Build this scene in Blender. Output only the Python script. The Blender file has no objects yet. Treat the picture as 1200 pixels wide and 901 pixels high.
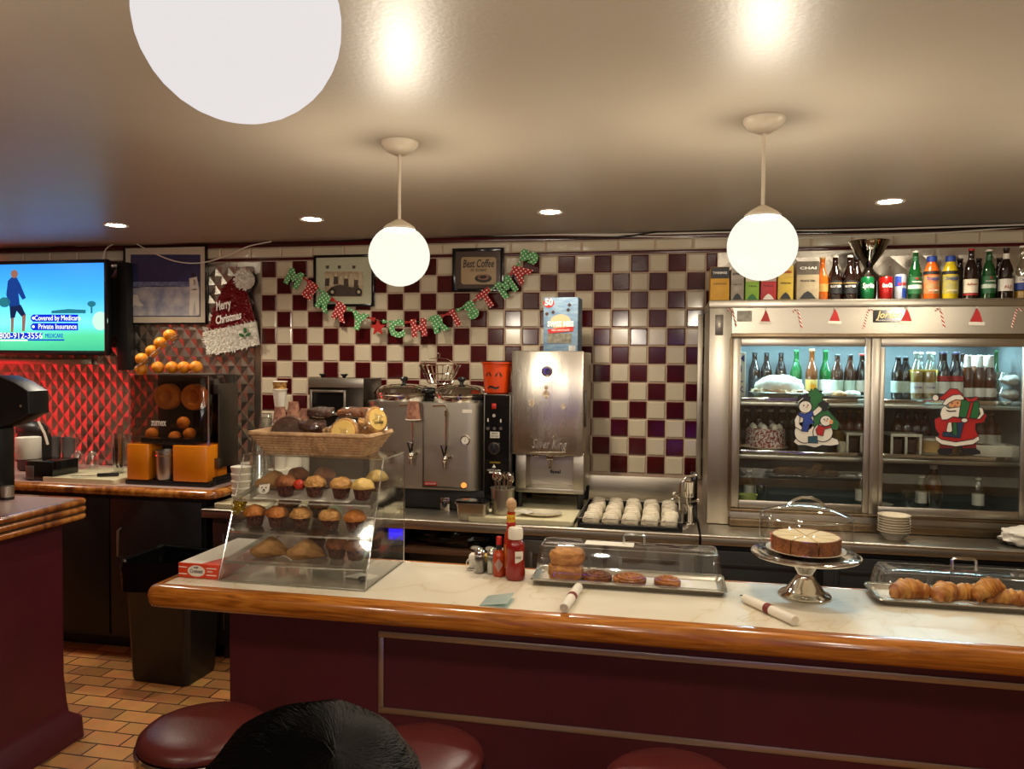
import bpy, bmesh, math, random
from mathutils import Vector, Matrix, noise
random.seed(7)
SC = bpy.context.scene
COL = SC.collection
PI = math.pi

# ------------------------------------------------------------------ camera, exposure, world
FPX, YAW, PITCH, ROLL, EYE = 900.0, 0.1991, 0.031, 0.0082, Vector((0, 0, 1.72))
FW = Vector((-math.sin(YAW)*math.cos(PITCH), math.cos(YAW)*math.cos(PITCH), -math.sin(PITCH)))
RT = Vector((math.cos(YAW), math.sin(YAW), 0))
UP = RT.cross(FW)
CR = RT*math.cos(ROLL) + UP*math.sin(ROLL)
CU = UP*math.cos(ROLL) - RT*math.sin(ROLL)
cam = bpy.data.cameras.new('camera')
cam.sensor_width = 36; cam.lens = FPX/1200*36; cam.clip_start = 0.05
camo = bpy.data.objects.new('camera', cam); COL.objects.link(camo)
camo.matrix_world = Matrix(((CR.x, CU.x, -FW.x, EYE.x), (CR.y, CU.y, -FW.y, EYE.y), (CR.z, CU.z, -FW.z, EYE.z), (0, 0, 0, 1)))
SC.camera = camo
SC.view_settings.view_transform = 'Standard'
SC.view_settings.look = 'None'
SC.view_settings.gamma = 1
SC.view_settings.use_curve_mapping = False
SC.view_settings.exposure = 0.45
GLOBE_GLOW = 0.84     # how bright the opal glass itself looks
GLOBE_W = 46.0        # watts of light every globe gives
DOWN_W = 34.0        # watts of every recessed downlight
w = bpy.data.worlds.new('night'); SC.world = w; w.use_nodes = True
w.node_tree.nodes['Background'].inputs[0].default_value = (0.02, 0.022, 0.03, 1)
w.node_tree.nodes['Background'].inputs[1].default_value = 0.3
SC.cycles.max_bounces = 10; SC.cycles.transparent_max_bounces = 24
SC.cycles.glossy_bounces = 4; SC.cycles.diffuse_bounces = 4
SC.cycles.sample_clamp_indirect = 6
SC.cycles.caustics_reflective = False; SC.cycles.caustics_refractive = False
try:
    SC.cycles.use_denoising = True
except Exception: pass

def lamp(name, kind, loc, energy, color, rot=(0, 0, 0), **kw):
    l = bpy.data.lights.new(name, kind); l.energy = energy; l.color = color
    for k, v in kw.items(): setattr(l, k, v)
    o = bpy.data.objects.new(name, l); o.location = loc; o.rotation_euler = rot; COL.objects.link(o)
    return o
def ray(px, py):
    return FW*FPX + CR*(px-600) - CU*(py-450.5)
def at_y(px, py, y):
    d = ray(px, py); return EYE + d*((y-EYE.y)/d.y)
def at_z(px, py, z):
    d = ray(px, py); return EYE + d*((z-EYE.z)/d.z)

# ------------------------------------------------------------------ materials
def lin(c):
    if isinstance(c, str):
        c = [int(c[i:i+2], 16)/255 for i in (0, 2, 4)]
        c = [x/12.92 if x <= .04045 else ((x+.055)/1.055)**2.4 for x in c]
    return (c[0], c[1], c[2], 1)
def newmat(name):
    m = bpy.data.materials.new(name); m.use_nodes = True
    nt = m.node_tree; b = nt.nodes['Principled BSDF']
    return m, nt, b
def pm(name, col, rough=.5, metal=0, col2=None, scale=12, stretch=(1, 1, 1), bump=0, bscale=None, coat=0, emis=0, spec=.5, detail=4, contrast=.5, sheen=0, aniso=0):
    m, nt, b = newmat(name); N = nt.nodes; L = nt.links
    c = lin(col); b.inputs['Base Color'].default_value = c
    b.inputs['Roughness'].default_value = rough; b.inputs['Metallic'].default_value = metal
    b.inputs['Coat Weight'].default_value = coat; b.inputs['Coat Roughness'].default_value = .06
    b.inputs['Specular IOR Level'].default_value = spec
    if sheen: b.inputs['Sheen Weight'].default_value = sheen
    if aniso: b.inputs['Anisotropic'].default_value = aniso
    if emis:
        b.inputs['Emission Color'].default_value = c; b.inputs['Emission Strength'].default_value = emis
    if col2 or bump:
        tc = N.new('ShaderNodeTexCoord'); mp = N.new('ShaderNodeMapping'); mp.inputs['Scale'].default_value = stretch
        L.new(tc.outputs['Object'], mp.inputs[0])
        def nz(s, d):
            n = N.new('ShaderNodeTexNoise'); n.inputs['Scale'].default_value = s; n.inputs['Detail'].default_value = d
            L.new(mp.outputs[0], n.inputs['Vector']); return n
        if col2:
            n = nz(scale, detail); r = N.new('ShaderNodeValToRGB')
            r.color_ramp.elements[0].position = .5-contrast*.4; r.color_ramp.elements[1].position = .5+contrast*.4
            r.color_ramp.elements[0].color = c; r.color_ramp.elements[1].color = lin(col2)
            L.new(n.outputs[0], r.inputs[0]); L.new(r.outputs[0], b.inputs['Base Color'])
            if emis: L.new(r.outputs[0], b.inputs['Emission Color'])
        if bump:
            n = nz(bscale or scale, 3); bp = N.new('ShaderNodeBump'); bp.inputs['Strength'].default_value = bump; bp.inputs['Distance'].default_value = .01
            L.new(n.outputs[0], bp.inputs['Height']); L.new(bp.outputs[0], b.inputs['Normal'])
    return m
def clear(name, tint=(1, 1, 1), base=.05, edge=.55, rough=.03, gcol=(1, 1, 1), power=3.0):
    """thin clear glass or plastic: see-through with an angle dependent sheen"""
    m = bpy.data.materials.new(name); m.use_nodes = True; nt = m.node_tree; N = nt.nodes; L = nt.links
    N.remove(N['Principled BSDF']); out = N['Material Output']
    t = N.new('ShaderNodeBsdfTransparent'); t.inputs[0].default_value = lin(tint)
    g = N.new('ShaderNodeBsdfGlossy'); g.inputs[0].default_value = lin(gcol); g.inputs['Roughness'].default_value = rough
    lw = N.new('ShaderNodeLayerWeight'); lw.inputs[0].default_value = .5
    p = N.new('ShaderNodeMath'); p.operation = 'POWER'; p.inputs[1].default_value = power
    a = N.new('ShaderNodeMath'); a.operation = 'MULTIPLY_ADD'; a.inputs[1].default_value = edge; a.inputs[2].default_value = base
    mx = N.new('ShaderNodeMixShader')
    L.new(lw.outputs['Facing'], p.inputs[0]); L.new(p.outputs[0], a.inputs[0]); L.new(a.outputs[0], mx.inputs[0])
    L.new(t.outputs[0], mx.inputs[1]); L.new(g.outputs[0], mx.inputs[2]); L.new(mx.outputs[0], out.inputs[0])
    return m
def emit(name, col, s):
    m = bpy.data.materials.new(name); m.use_nodes = True; nt = m.node_tree; N = nt.nodes
    N.remove(N['Principled BSDF']); e = N.new('ShaderNodeEmission'); e.inputs[0].default_value = lin(col); e.inputs[1].default_value = s
    nt.links.new(e.outputs[0], N['Material Output'].inputs[0]); return m
def steelmat(name, col, rough=.26, stretch=(2, 2, 60), bump=.012, scale=8):
    m, nt, b = newmat(name); N = nt.nodes; L = nt.links
    b.inputs['Base Color'].default_value = lin(col); b.inputs['Metallic'].default_value = 1
    tc = N.new('ShaderNodeTexCoord'); mp = N.new('ShaderNodeMapping'); mp.inputs['Scale'].default_value = stretch
    n = N.new('ShaderNodeTexNoise'); n.inputs['Scale'].default_value = scale; n.inputs['Detail'].default_value = 5
    r = N.new('ShaderNodeMapRange'); r.inputs[3].default_value = rough*.7; r.inputs[4].default_value = rough*1.4
    bp = N.new('ShaderNodeBump'); bp.inputs['Strength'].default_value = bump; bp.inputs['Distance'].default_value = .01
    L.new(tc.outputs['Object'], mp.inputs[0]); L.new(mp.outputs[0], n.inputs['Vector']); L.new(n.outputs[0], r.inputs[0])
    L.new(r.outputs[0], b.inputs['Roughness']); L.new(n.outputs[0], bp.inputs['Height']); L.new(bp.outputs[0], b.inputs['Normal'])
    return m
def ramp_mat(name, axis, stops, rough=.5, emis=0, metal=0):
    """colour bands along one object axis (printed pattern)"""
    m, nt, b = newmat(name); N = nt.nodes; L = nt.links
    tc = N.new('ShaderNodeTexCoord'); sp = N.new('ShaderNodeSeparateXYZ'); r = N.new('ShaderNodeValToRGB')
    L.new(tc.outputs['Generated'], sp.inputs[0]); L.new(sp.outputs[axis], r.inputs[0])
    el = r.color_ramp.elements
    while len(el) < len(stops): el.new(.5)
    for e, (p, c) in zip(el, stops): e.position = p; e.color = lin(c)
    L.new(r.outputs[0], b.inputs['Base Color']); b.inputs['Roughness'].default_value = rough; b.inputs['Metallic'].default_value = metal
    if emis:
        L.new(r.outputs[0], b.inputs['Emission Color']); b.inputs['Emission Strength'].default_value = emis
    return m

def floor_mat():
    m, nt, b = newmat('quarry_tile'); N = nt.nodes; L = nt.links
    tc = N.new('ShaderNodeTexCoord'); br = N.new('ShaderNodeTexBrick')
    br.inputs['Color1'].default_value = lin('b57c3c'); br.inputs['Color2'].default_value = lin('83562a'); br.inputs['Mortar'].default_value = lin('3a2416')
    br.inputs['Scale'].default_value = 1; br.inputs['Mortar Size'].default_value = .0045; br.inputs['Mortar Smooth'].default_value = .1
    br.inputs['Brick Width'].default_value = .205; br.inputs['Row Height'].default_value = .105; br.inputs['Bias'].default_value = -.1
    nz = N.new('ShaderNodeTexNoise'); nz.inputs['Scale'].default_value = 9; nz.inputs['Detail'].default_value = 6
    mx = N.new('ShaderNodeMix'); mx.data_type = 'RGBA'; mx.blend_type = 'MULTIPLY'; mx.inputs[0].default_value = .55
    L.new(tc.outputs['Object'], br.inputs['Vector']); L.new(tc.outputs['Object'], nz.inputs['Vector'])
    L.new(br.outputs['Color'], mx.inputs[6]); L.new(nz.outputs['Color'], mx.inputs[7])
    hs = N.new('ShaderNodeHueSaturation'); hs.inputs['Value'].default_value = 1.65; hs.inputs['Saturation'].default_value = .95
    L.new(mx.outputs[2], hs.inputs['Color']); L.new(hs.outputs[0], b.inputs['Base Color'])
    bp = N.new('ShaderNodeBump'); bp.inputs['Strength'].default_value = .5; bp.inputs['Distance'].default_value = .004; bp.invert = True
    L.new(br.outputs['Fac'], bp.inputs['Height']); L.new(bp.outputs[0], b.inputs['Normal'])
    b.inputs['Roughness'].default_value = .42
    return m
def wood_mat(name, a, b_, c, axis_scale=(1.2, 14, 14), rough=.22, dist=2.5):
    m, nt, b = newmat(name); N = nt.nodes; L = nt.links
    tc = N.new('ShaderNodeTexCoord'); mp = N.new('ShaderNodeMapping'); mp.inputs['Scale'].default_value = axis_scale
    n = N.new('ShaderNodeTexNoise'); n.inputs['Scale'].default_value = 2.2; n.inputs['Detail'].default_value = 7; n.inputs['Distortion'].default_value = dist
    r = N.new('ShaderNodeValToRGB'); el = r.color_ramp.elements; el.new(.5)
    for e, (p, cc) in zip(el, ((.3, a), (.5, b_), (.72, c))): e.position = p; e.color = lin(cc)
    L.new(tc.outputs['Object'], mp.inputs[0]); L.new(mp.outputs[0], n.inputs['Vector']); L.new(n.outputs[0], r.inputs[0]); L.new(r.outputs[0], b.inputs['Base Color'])
    b.inputs['Roughness'].default_value = rough; b.inputs['Coat Weight'].default_value = .6; b.inputs['Coat Roughness'].default_value = .08
    return m
def marble_mat():
    m, nt, b = newmat('cream_marble'); N = nt.nodes; L = nt.links
    tc = N.new('ShaderNodeTexCoord'); n = N.new('ShaderNodeTexNoise'); n.inputs['Scale'].default_value = 2.6; n.inputs['Detail'].default_value = 8; n.inputs['Distortion'].default_value = 1.6
    a = N.new('ShaderNodeMath'); a.operation = 'SUBTRACT'; a.inputs[1].default_value = .5
    ab = N.new('ShaderNodeMath'); ab.operation = 'ABSOLUTE'
    r = N.new('ShaderNodeValToRGB'); el = r.color_ramp.elements; el.new(.5)
    for e, (p, cc) in zip(el, ((0, 'cdbd9c'), (.014, 'dacfb8'), (.2, 'e2d9c6'))): e.position = p; e.color = lin(cc)
    L.new(tc.outputs['Object'], n.inputs['Vector']); L.new(n.outputs[0], a.inputs[0]); L.new(a.outputs[0], ab.inputs[0]); L.new(ab.outputs[0], r.inputs[0]); L.new(r.outputs[0], b.inputs['Base Color'])
    b.inputs['Roughness'].default_value = .3
    return m
def dot_mat(name, bg, dot, s=62):
    """polka dots"""
    m, nt, b = newmat(name); N = nt.nodes; L = nt.links
    tc = N.new('ShaderNodeTexCoord'); mp = N.new('ShaderNodeMapping'); mp.inputs['Scale'].default_value = (s, s, s); mp.inputs['Rotation'].default_value = (0, .6, 0)
    sp = N.new('ShaderNodeSeparateXYZ'); L.new(tc.outputs['Object'], mp.inputs[0]); L.new(mp.outputs[0], sp.inputs[0])
    def fr(o):
        f = N.new('ShaderNodeMath'); f.operation = 'FRACT'; L.new(o, f.inputs[0])
        s_ = N.new('ShaderNodeMath'); s_.operation = 'SUBTRACT'; s_.inputs[1].default_value = .5; L.new(f.outputs[0], s_.inputs[0])
        p = N.new('ShaderNodeMath'); p.operation = 'MULTIPLY'; L.new(s_.outputs[0], p.inputs[0]); L.new(s_.outputs[0], p.inputs[1]); return p.outputs[0]
    ad = N.new('ShaderNodeMath'); ad.operation = 'ADD'; L.new(fr(sp.outputs[0]), ad.inputs[0]); L.new(fr(sp.outputs[2]), ad.inputs[1])
    lt = N.new('ShaderNodeMath'); lt.operation = 'LESS_THAN'; lt.inputs[1].default_value = 0.05; L.new(ad.outputs[0], lt.inputs[0])
    mx = N.new('ShaderNodeMix'); mx.data_type = 'RGBA'; mx.inputs[6].default_value = lin(bg); mx.inputs[7].default_value = lin(dot)
    L.new(lt.outputs[0], mx.inputs[0]); L.new(mx.outputs[2], b.inputs['Base Color']); b.inputs['Roughness'].default_value = .7
    return m

M = {}
M['ceiling'] = pm('ceiling_paint', 'aea392', .4, bump=.06, bscale=70, spec=.6, col2='a69b8a', scale=1.5)
M['plaster'] = pm('plaster', 'b9a586', .7, col2='ae9a7c', scale=3)
M['grout'] = pm('grout', 'bfa38c', .8, col2='a98d78', scale=20)
M['tile_white'] = pm('cream_tile', 'cfc2a8', .12, col2='c4b69a', scale=3, spec=.6)
M['tile_red'] = pm('maroon_tile', '4a0a10', .12, col2='38060b', scale=5, spec=.6)
M['trim_red'] = pm('maroon_trim', '4d0c12', .2, col2='3d080d', scale=5)
M['floor'] = floor_mat()
M['steel'] = steelmat('brushed_steel', 'b9b2a4', .34)
M['steel_h'] = steelmat('brushed_steel_along', 'b9b2a4', .32, stretch=(2, 60, 60))
M['steel_dark'] = steelmat('dull_steel', '6a655e', .38)
M['quilt'] = steelmat('quilted_steel', 'bdb6a8', .3, stretch=(10, 10, 10), bump=.03)
M['chrome'] = steelmat('chrome', 'dcd8d0', .07, stretch=(1, 1, 1), bump=.01)
M['black'] = pm('black_plastic', '0c0c0d', .35, col2='121213', scale=8)
M['black_gloss'] = pm('gloss_black', '0a0a0b', .12, col2='101012', scale=5)
M['black_matt'] = pm('black_laminate', '0b0a0a', .5, col2='0f0e0d', scale=6)
M['white'] = pm('white_plastic', 'e4ddcd', .35, col2='d9d1bf', scale=6)
M['paper'] = pm('white_paper', 'e6dfd0', .8, col2='dad2c2', scale=12, bump=.1, bscale=60)
M['ceramic'] = pm('white_ceramic', 'ddd2ba', .2, col2='d5c9b0', scale=5, coat=.3)
M['board'] = pm('cutting_board_plastic', 'd8cfac', .5, col2='cbc19c', scale=14)
M['maroon'] = pm('maroon_laminate', '521321', .45, col2='48101c', scale=4)
M['vinyl'] = pm('oxblood_vinyl', '5a211e', .33, col2='4c1a17', scale=6, bump=.06, bscale=120)
M['wood'] = wood_mat('varnished_wood', '7e4410', 'aa641c', 'c27e30')
M['wood_burl'] = wood_mat('streaked_wood', '5e2a0c', 'a05c1e', 'c88a40', axis_scale=(7, 7, 2), dist=1.2)
M['marble'] = marble_mat()
M['laminate'] = pm('grey_pink_laminate', 'a89a90', .3, col2='b98f8a', scale=4)
M['acrylic'] = clear('clear_acrylic', (.985, .99, .985), .05, .6, .04)
M['acrylic_edge'] = clear('acrylic_edge', (.75, .78, .76), .3, .5, .12)
M['glass'] = clear('clear_glass', (.92, .94, .93), .15, .8, .05, power=2)
M['door_glass'] = clear('door_glass', (.93, .96, .95), .06, .6, .015)
M['smoke'] = clear('smoked_plastic', (.62, .52, .45), .05, .5, .05)
M['wrap'] = clear('cling_film', (.96, .94, .92), .1, .6, .12, power=2)
M['orange'] = pm('orange_peel', 'ea9620', .4, col2='dc820f', scale=9, bump=.25, bscale=160)
M['orange_dull'] = pm('orange_inside', 'f0a040', .5, col2='c8701a', scale=12)
M['orange_plastic'] = pm('orange_plastic', 'd9800f', .35, col2='d2790c', scale=4)
M['globe'] = emit('glowing_opal_glass', (1, .96, .80), GLOBE_GLOW)
def opal(m, through=.25):
    nt = m.node_tree; N = nt.nodes; e = [n for n in N if n.type == 'EMISSION'][0]
    t = N.new('ShaderNodeBsdfTransparent'); mx = N.new('ShaderNodeMixShader'); mx.inputs[0].default_value = through
    nt.links.new(e.outputs[0], mx.inputs[1]); nt.links.new(t.outputs[0], mx.inputs[2]); nt.links.new(mx.outputs[0], N['Material Output'].inputs[0])
opal(M['globe'])
M['paint_white'] = pm('white_enamel', 'd8cdb8', .35, col2='cfc4ae', scale=8)
M['downlight'] = emit('downlight_lens', (1, .92, .76), 30)
M['crust'] = pm('baked_crust', 'c0792e', .6, col2='8a4a18', scale=26, bump=.8, bscale=90)
M['crust_dark'] = pm('dark_crust', '9a5a26', .6, col2='5e2f12', scale=30, bump=.9, bscale=90)
M['crust_gold'] = pm('golden_crust', 'd0a05a', .6, col2='a06a30', scale=30, bump=.9, bscale=90)
M['bun_crust'] = pm('bun_crust', 'd0924a', .6, col2='9c5c26', scale=18, bump=.6, bscale=80)
M['choc'] = pm('chocolate_cake', '2c150b', .6, col2='4a2614', scale=18, bump=.5, bscale=50)
M['muffin_paper'] = pm('brown_muffin_paper', '6a4234', .8, col2='3c2018', scale=110, contrast=.2)
M['cream'] = pm('whipped_cream', 'ece6da', .6, col2='ddd4c2', scale=20, bump=.4, bscale=30)
M['wicker'] = pm('wicker', 'c9a67c', .6, col2='a17c54', scale=30, bump=.4, bscale=50)
M['kraft'] = pm('printed_brown_paper', 'a5735a', .7, col2='7c4e3c', scale=45, contrast=.25)
M['red'] = pm('red', 'b3180f', .45, col2='a0130c', scale=10)
M['green'] = pm('green', '1f6b32', .5, col2='195a29', scale=10)
M['blue'] = pm('blue', '1e3f9a', .5, col2='183482', scale=10)
M['yellow'] = pm('yellow', 'd8b024', .5, col2='c99f1c', scale=10)
M['ink'] = pm('black_ink', '15110f', .6)
M['white_ink'] = pm('white_ink', 'efe9dc', .6)
M['dots_green'] = dot_mat('green_dotted_card', '4a9a56', 'f0e8d4', 50)
M['dots_red'] = dot_mat('red_dotted_card', 'a8161a', 'f4e4d4', 50)
M['hair'] = pm('black_hair', '050404', .5, col2='0c0908', scale=30, stretch=(1, 8, 1), spec=.16)
M['skin'] = pm('skin', 'b98260', .5, col2='a97250', scale=6)
M['shirt'] = pm('dark_cotton', '1c2230', .85, col2='161b26', scale=30)
M['denim'] = pm('denim', '1b2740', .85, col2='141d30', scale=40)

# ------------------------------------------------------------------ mesh helpers
def BM(): return bmesh.new()
def obj(name, bm, mat, parent=None, loc=None, rz=0, smooth=38, flat=False):
    me = bpy.data.meshes.new(name)
    bmesh.ops.recalc_face_normals(bm, faces=bm.faces)
    bm.to_mesh(me); bm.free()
    for m in (mat if isinstance(mat, (list, tuple)) else [mat]):
        me.materials.append(M[m] if isinstance(m, str) else m)
    if not flat:
        me.polygons.foreach_set('use_smooth', [True]*len(me.polygons))
        me.set_sharp_from_angle(angle=math.radians(smooth))
    o = bpy.data.objects.new(name, me); COL.objects.link(o)
    if parent: o.parent = parent
    if loc is not None: o.location = loc
    o.rotation_euler = (0, 0, rz)
    return o
def tag(o, label=None, cat=None, group=None, kind=None):
    if label: o['label'] = label
    if cat: o['category'] = cat
    if group: o['group'] = group
    if kind: o['kind'] = kind
    return o
def thing(name, label, cat, loc=(0, 0, 0), rz=0, group=None):
    o = bpy.data.objects.new(name, None); COL.objects.link(o); o.empty_display_size = .05
    o.location = loc; o.rotation_euler = (0, 0, rz)
    return tag(o, label, cat, group)
def struct(name, bm, mat, parent=None, **k):
    o = obj(name, bm, mat, parent, **k)
    if not parent: o['kind'] = 'structure'
    return o
KIDS = {}
def copy_tree(o, label=None, loc=None, rz=None, parent=None):
    c = o.copy(); COL.objects.link(c)
    if parent: c.parent = parent
    for ch in list(o.children): copy_tree(ch, parent=c)
    if label: c['label'] = label
    if loc is not None: c.location = loc
    if rz is not None: c.rotation_euler = (0, 0, rz)
    return c
class Repeat:
    """first placing uses the prototype itself, later ones are copies"""
    def __init__(s, make): s.make = make; s.p = None
    def put(s, label, loc, rz=0):
        if s.p is None:
            s.p = s.make(); s.p['label'] = label; s.p.location = loc; s.p.rotation_euler = (0, 0, rz); return s.p
        return copy_tree(s.p, label, loc, rz)
def box(bm, x0, x1, y0, y1, z0, z1, bev=0, seg=2, mi=0):
    vs = [bm.verts.new((x, y, z)) for x in (x0, x1) for y in (y0, y1) for z in (z0, z1)]
    fs = [bm.faces.new([vs[i] for i in q]) for q in ((0, 1, 3, 2), (4, 6, 7, 5), (0, 4, 5, 1), (2, 3, 7, 6), (0, 2, 6, 4), (1, 5, 7, 3))]
    for f in fs: f.material_index = mi
    if bev:
        es = list({e for f in fs for e in f.edges})
        r = bmesh.ops.bevel(bm, geom=es, offset=bev, segments=seg, affect='EDGES', profile=.5)
        for f in r['faces']: f.material_index = mi
    return vs
def cbox(bm, c, s, **k): return box(bm, c[0]-s[0]/2, c[0]+s[0]/2, c[1]-s[1]/2, c[1]+s[1]/2, c[2]-s[2]/2, c[2]+s[2]/2, **k)
def lathe(bm, prof, c=(0, 0, 0), seg=24, mi=0, sy=1, fl=None):
    rings = []
    for r, z in prof:
        if r < 1e-6: rings.append([bm.verts.new((c[0], c[1], c[2]+z))])
        else:
            ring = []
            for i in range(seg):
                a = 2*PI*i/seg; rr = r*(fl(a, z) if fl else 1)
                ring.append(bm.verts.new((c[0]+rr*math.cos(a), c[1]+rr*math.sin(a)*sy, c[2]+z)))
            rings.append(ring)
    for a, b in zip(rings, rings[1:]):
        for i in range(seg):
            j = (i+1) % seg
            q = [a[0]] if len(a) == 1 else [a[i], a[j]]
            q += [b[0]] if len(b) == 1 else [b[j], b[i]]
            if len(q) > 2: bm.faces.new(q).material_index = mi
    return rings
def disc(r0, z0, z1, r1=None, bev=0):
    r1 = r0 if r1 is None else r1
    if bev: return [(0, z0), (r0-bev, z0), (r0, z0+bev), (r1, z1-bev), (r1-bev, z1), (0, z1)]
    return [(0, z0), (r0, z0), (r1, z1), (0, z1)]
def tube(bm, pts, r, seg=8, closed=False, mi=0):
    pts = [Vector(p) for p in pts]; n = len(pts); rings = []
    up = None
    for i, p in enumerate(pts):
        if closed: t = pts[(i+1) % n]-pts[i-1]
        else: t = pts[min(i+1, n-1)]-pts[max(i-1, 0)]
        t.normalize()
        if up is None:
            up = Vector((0, 0, 1)) if abs(t.z) < .9 else Vector((1, 0, 0))
        a = t.cross(up)
        if a.length < 1e-5: a = t.cross(Vector((0, 1, .01)))
        a.normalize(); b = a.cross(t); up = b.copy()
        rr = r[i] if isinstance(r, (list, tuple)) else r
        rings.append([bm.verts.new(p+(a*math.cos(2*PI*k/seg)+b*math.sin(2*PI*k/seg))*rr) for k in range(seg)])
    prs = list(zip(rings, rings[1:]))
    if closed: prs.append((rings[-1], rings[0]))
    for a, b in prs:
        for k in range(seg):
            j = (k+1) % seg; bm.faces.new((a[k], a[j], b[j], b[k])).material_index = mi
    if not closed:
        bm.faces.new(rings[0]).material_index = mi; bm.faces.new(rings[-1]).material_index = mi
def cyl(bm, p0, p1, r, seg=16, mi=0): tube(bm, [p0, p1], r, seg, mi=mi)
def blob(bm, c, s, nu=20, nv=12, amp=0, fq=3, seed=0, flat=None, mi=0, e=1):
    """rounded lump; flat = lowest z kept (a flat underside)"""
    rings = []
    for j in range(nv+1):
        ph = PI*j/nv-PI/2; ring = []
        for i in range(1 if j in (0, nv) else nu):
            a = 2*PI*i/nu
            d = Vector((math.cos(ph)*math.cos(a), math.cos(ph)*math.sin(a), math.sin(ph)))
            k = 1+amp*noise.noise(d*fq+Vector((seed*7.3, seed*3.1, seed)))
            if e != 1: d = Vector([math.copysign(abs(q)**e, q) for q in d])
            z = d.z*s[2]*k
            if flat is not None: z = max(z, flat)
            ring.append(bm.verts.new((c[0]+d.x*s[0]*k, c[1]+d.y*s[1]*k, c[2]+z)))
        rings.append(ring)
    for a, b in zip(rings, rings[1:]):
        for i in range(nu):
            j = (i+1) % nu
            q = ([a[0]] if len(a) == 1 else [a[i], a[j]])+([b[0]] if len(b) == 1 else [b[j], b[i]])
            bm.faces.new(q).material_index = mi
def prism(bm, poly, a0, a1, axis='y', mi=0, bev=0):
    f = {'y': lambda p, t: (p[0], t, p[1]), 'x': lambda p, t: (t, p[0], p[1]), 'z': lambda p, t: (p[0], p[1], t)}[axis]
    A = [bm.verts.new(f(p, a0)) for p in poly]; B = [bm.verts.new(f(p, a1)) for p in poly]; n = len(poly)
    fs = [bm.faces.new(A), bm.faces.new(B)]+[bm.faces.new((A[i], A[(i+1) % n], B[(i+1) % n], B[i])) for i in range(n)]
    for q in fs: q.material_index = mi
    if bev:
        es = list(fs[0].edges)+list(fs[1].edges)
        bmesh.ops.bevel(bm, geom=es, offset=bev, segments=2, affect='EDGES', profile=.5)
def rrect(x0, x1, y0, y1, r, n=6):
    out = []
    for cx, cy, a in ((x1-r, y1-r, 0), (x0+r, y1-r, PI/2), (x0+r, y0+r, PI), (x1-r, y0+r, 1.5*PI)):
        out += [(cx+r*math.cos(a+PI/2*i/n), cy+r*math.sin(a+PI/2*i/n)) for i in range(n+1)]
    return out
def ell(cx, cy, rx, ry, n=24): return [(cx+rx*math.cos(2*PI*i/n), cy+ry*math.sin(2*PI*i/n)) for i in range(n)]
def star(cx, cy, R, r, n=5, a0=PI/2): return [(cx+(R if i % 2 == 0 else r)*math.cos(a0+PI*i/n), cy+(R if i % 2 == 0 else r)*math.sin(a0+PI*i/n)) for i in range(2*n)]
def frame(bm, x0, x1, z0, z1, y0, y1, t, bev=.003):
    box(bm, x0, x0+t, y0, y1, z0, z1, bev); box(bm, x1-t, x1, y0, y1, z0, z1, bev)
    box(bm, x0+t, x1-t, y0, y1, z0, z0+t, bev); box(bm, x0+t, x1-t, y0, y1, z1-t, z1, bev)
def text(name, body, size, mat, parent=None, loc=(0, 0, 0), width=None, bend=0, rot=0, shear=0, depth=.0006, tilt=0, bold=0, flat=False, face=0):
    """lettering standing upright facing -y, wrapped round a cylinder of radius bend when given"""
    cu = bpy.data.curves.new('lettering', 'FONT'); cu.body = body; cu.size = size; cu.align_x = 'CENTER'; cu.align_y = 'CENTER'
    cu.extrude = depth; cu.shear = shear; cu.offset = bold; cu.resolution_u = 2
    t = bpy.data.objects.new('lettering', cu); COL.objects.link(t)
    dg = bpy.context.evaluated_depsgraph_get(); dg.update()
    me = bpy.data.meshes.new_from_object(t.evaluated_get(dg)); COL.objects.unlink(t); bpy.data.objects.remove(t); bpy.data.curves.remove(cu)
    bm = BM(); bm.from_mesh(me); bpy.data.meshes.remove(me)
    xs = [v.co.x for v in bm.verts]; k = 1
    if width and xs: k = width/(max(xs)-min(xs))
    for v in bm.verts:
        x, y, z = v.co.x*k, v.co.y, v.co.z
        x, y = x*math.cos(rot)-y*math.sin(rot), x*math.sin(rot)+y*math.cos(rot)
        if flat: v.co = (x, y, z)
        elif bend:
            a = x/bend+face; v.co = ((bend+z)*math.sin(a), -(bend+z)*math.cos(a), y)
        else: v.co = (x, -z, y)
    o = obj(name, bm, mat, parent, loc, flat=True)
    if tilt: o.rotation_euler = (0, 0, tilt)
    return o
ORD = ['first', 'second', 'third', 'fourth', 'fifth', 'sixth', 'seventh', 'eighth', 'ninth', 'tenth', 'eleventh', 'twelfth', 'thirteenth', 'fourteenth']
def nth(i, n, end='left'):
    if i == 0: return 'leftmost'
    if i == n-1: return 'rightmost'
    return ORD[i]+' from left'

# ------------------------------------------------------------------ room shell
XL, XR, YF, YB, ZC = -5.6, 3.3, -3.6, 4.679, 2.487
bm = BM(); box(bm, XL-.1, XR+.1, YF-.1, YB+.1, -.1, 0); struct('floor', bm, 'floor')
bm = BM(); box(bm, XL-.1, XR+.1, YF-.1, YB+.1, ZC, ZC+.1); struct('ceiling', bm, 'ceiling')
bm = BM(); box(bm, XL, XR, YB, YB+.1, 0, ZC); wall_back = struct('wall_back', bm, 'grout')
bm = BM(); box(bm, XL-.1, XL, YF-.1, YB+.1, 0, ZC); struct('wall_left', bm, 'plaster')
bm = BM(); box(bm, XR, XR+.1, YF-.1, YB+.1, 0, ZC); struct('wall_right', bm, 'plaster')
bm = BM(); box(bm, XL, XR, YF-.1, YF, 0, ZC); struct('wall_front', bm, 'plaster')
TILE, TX0, TZ0 = .11, -2.6444, 2.364
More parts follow.
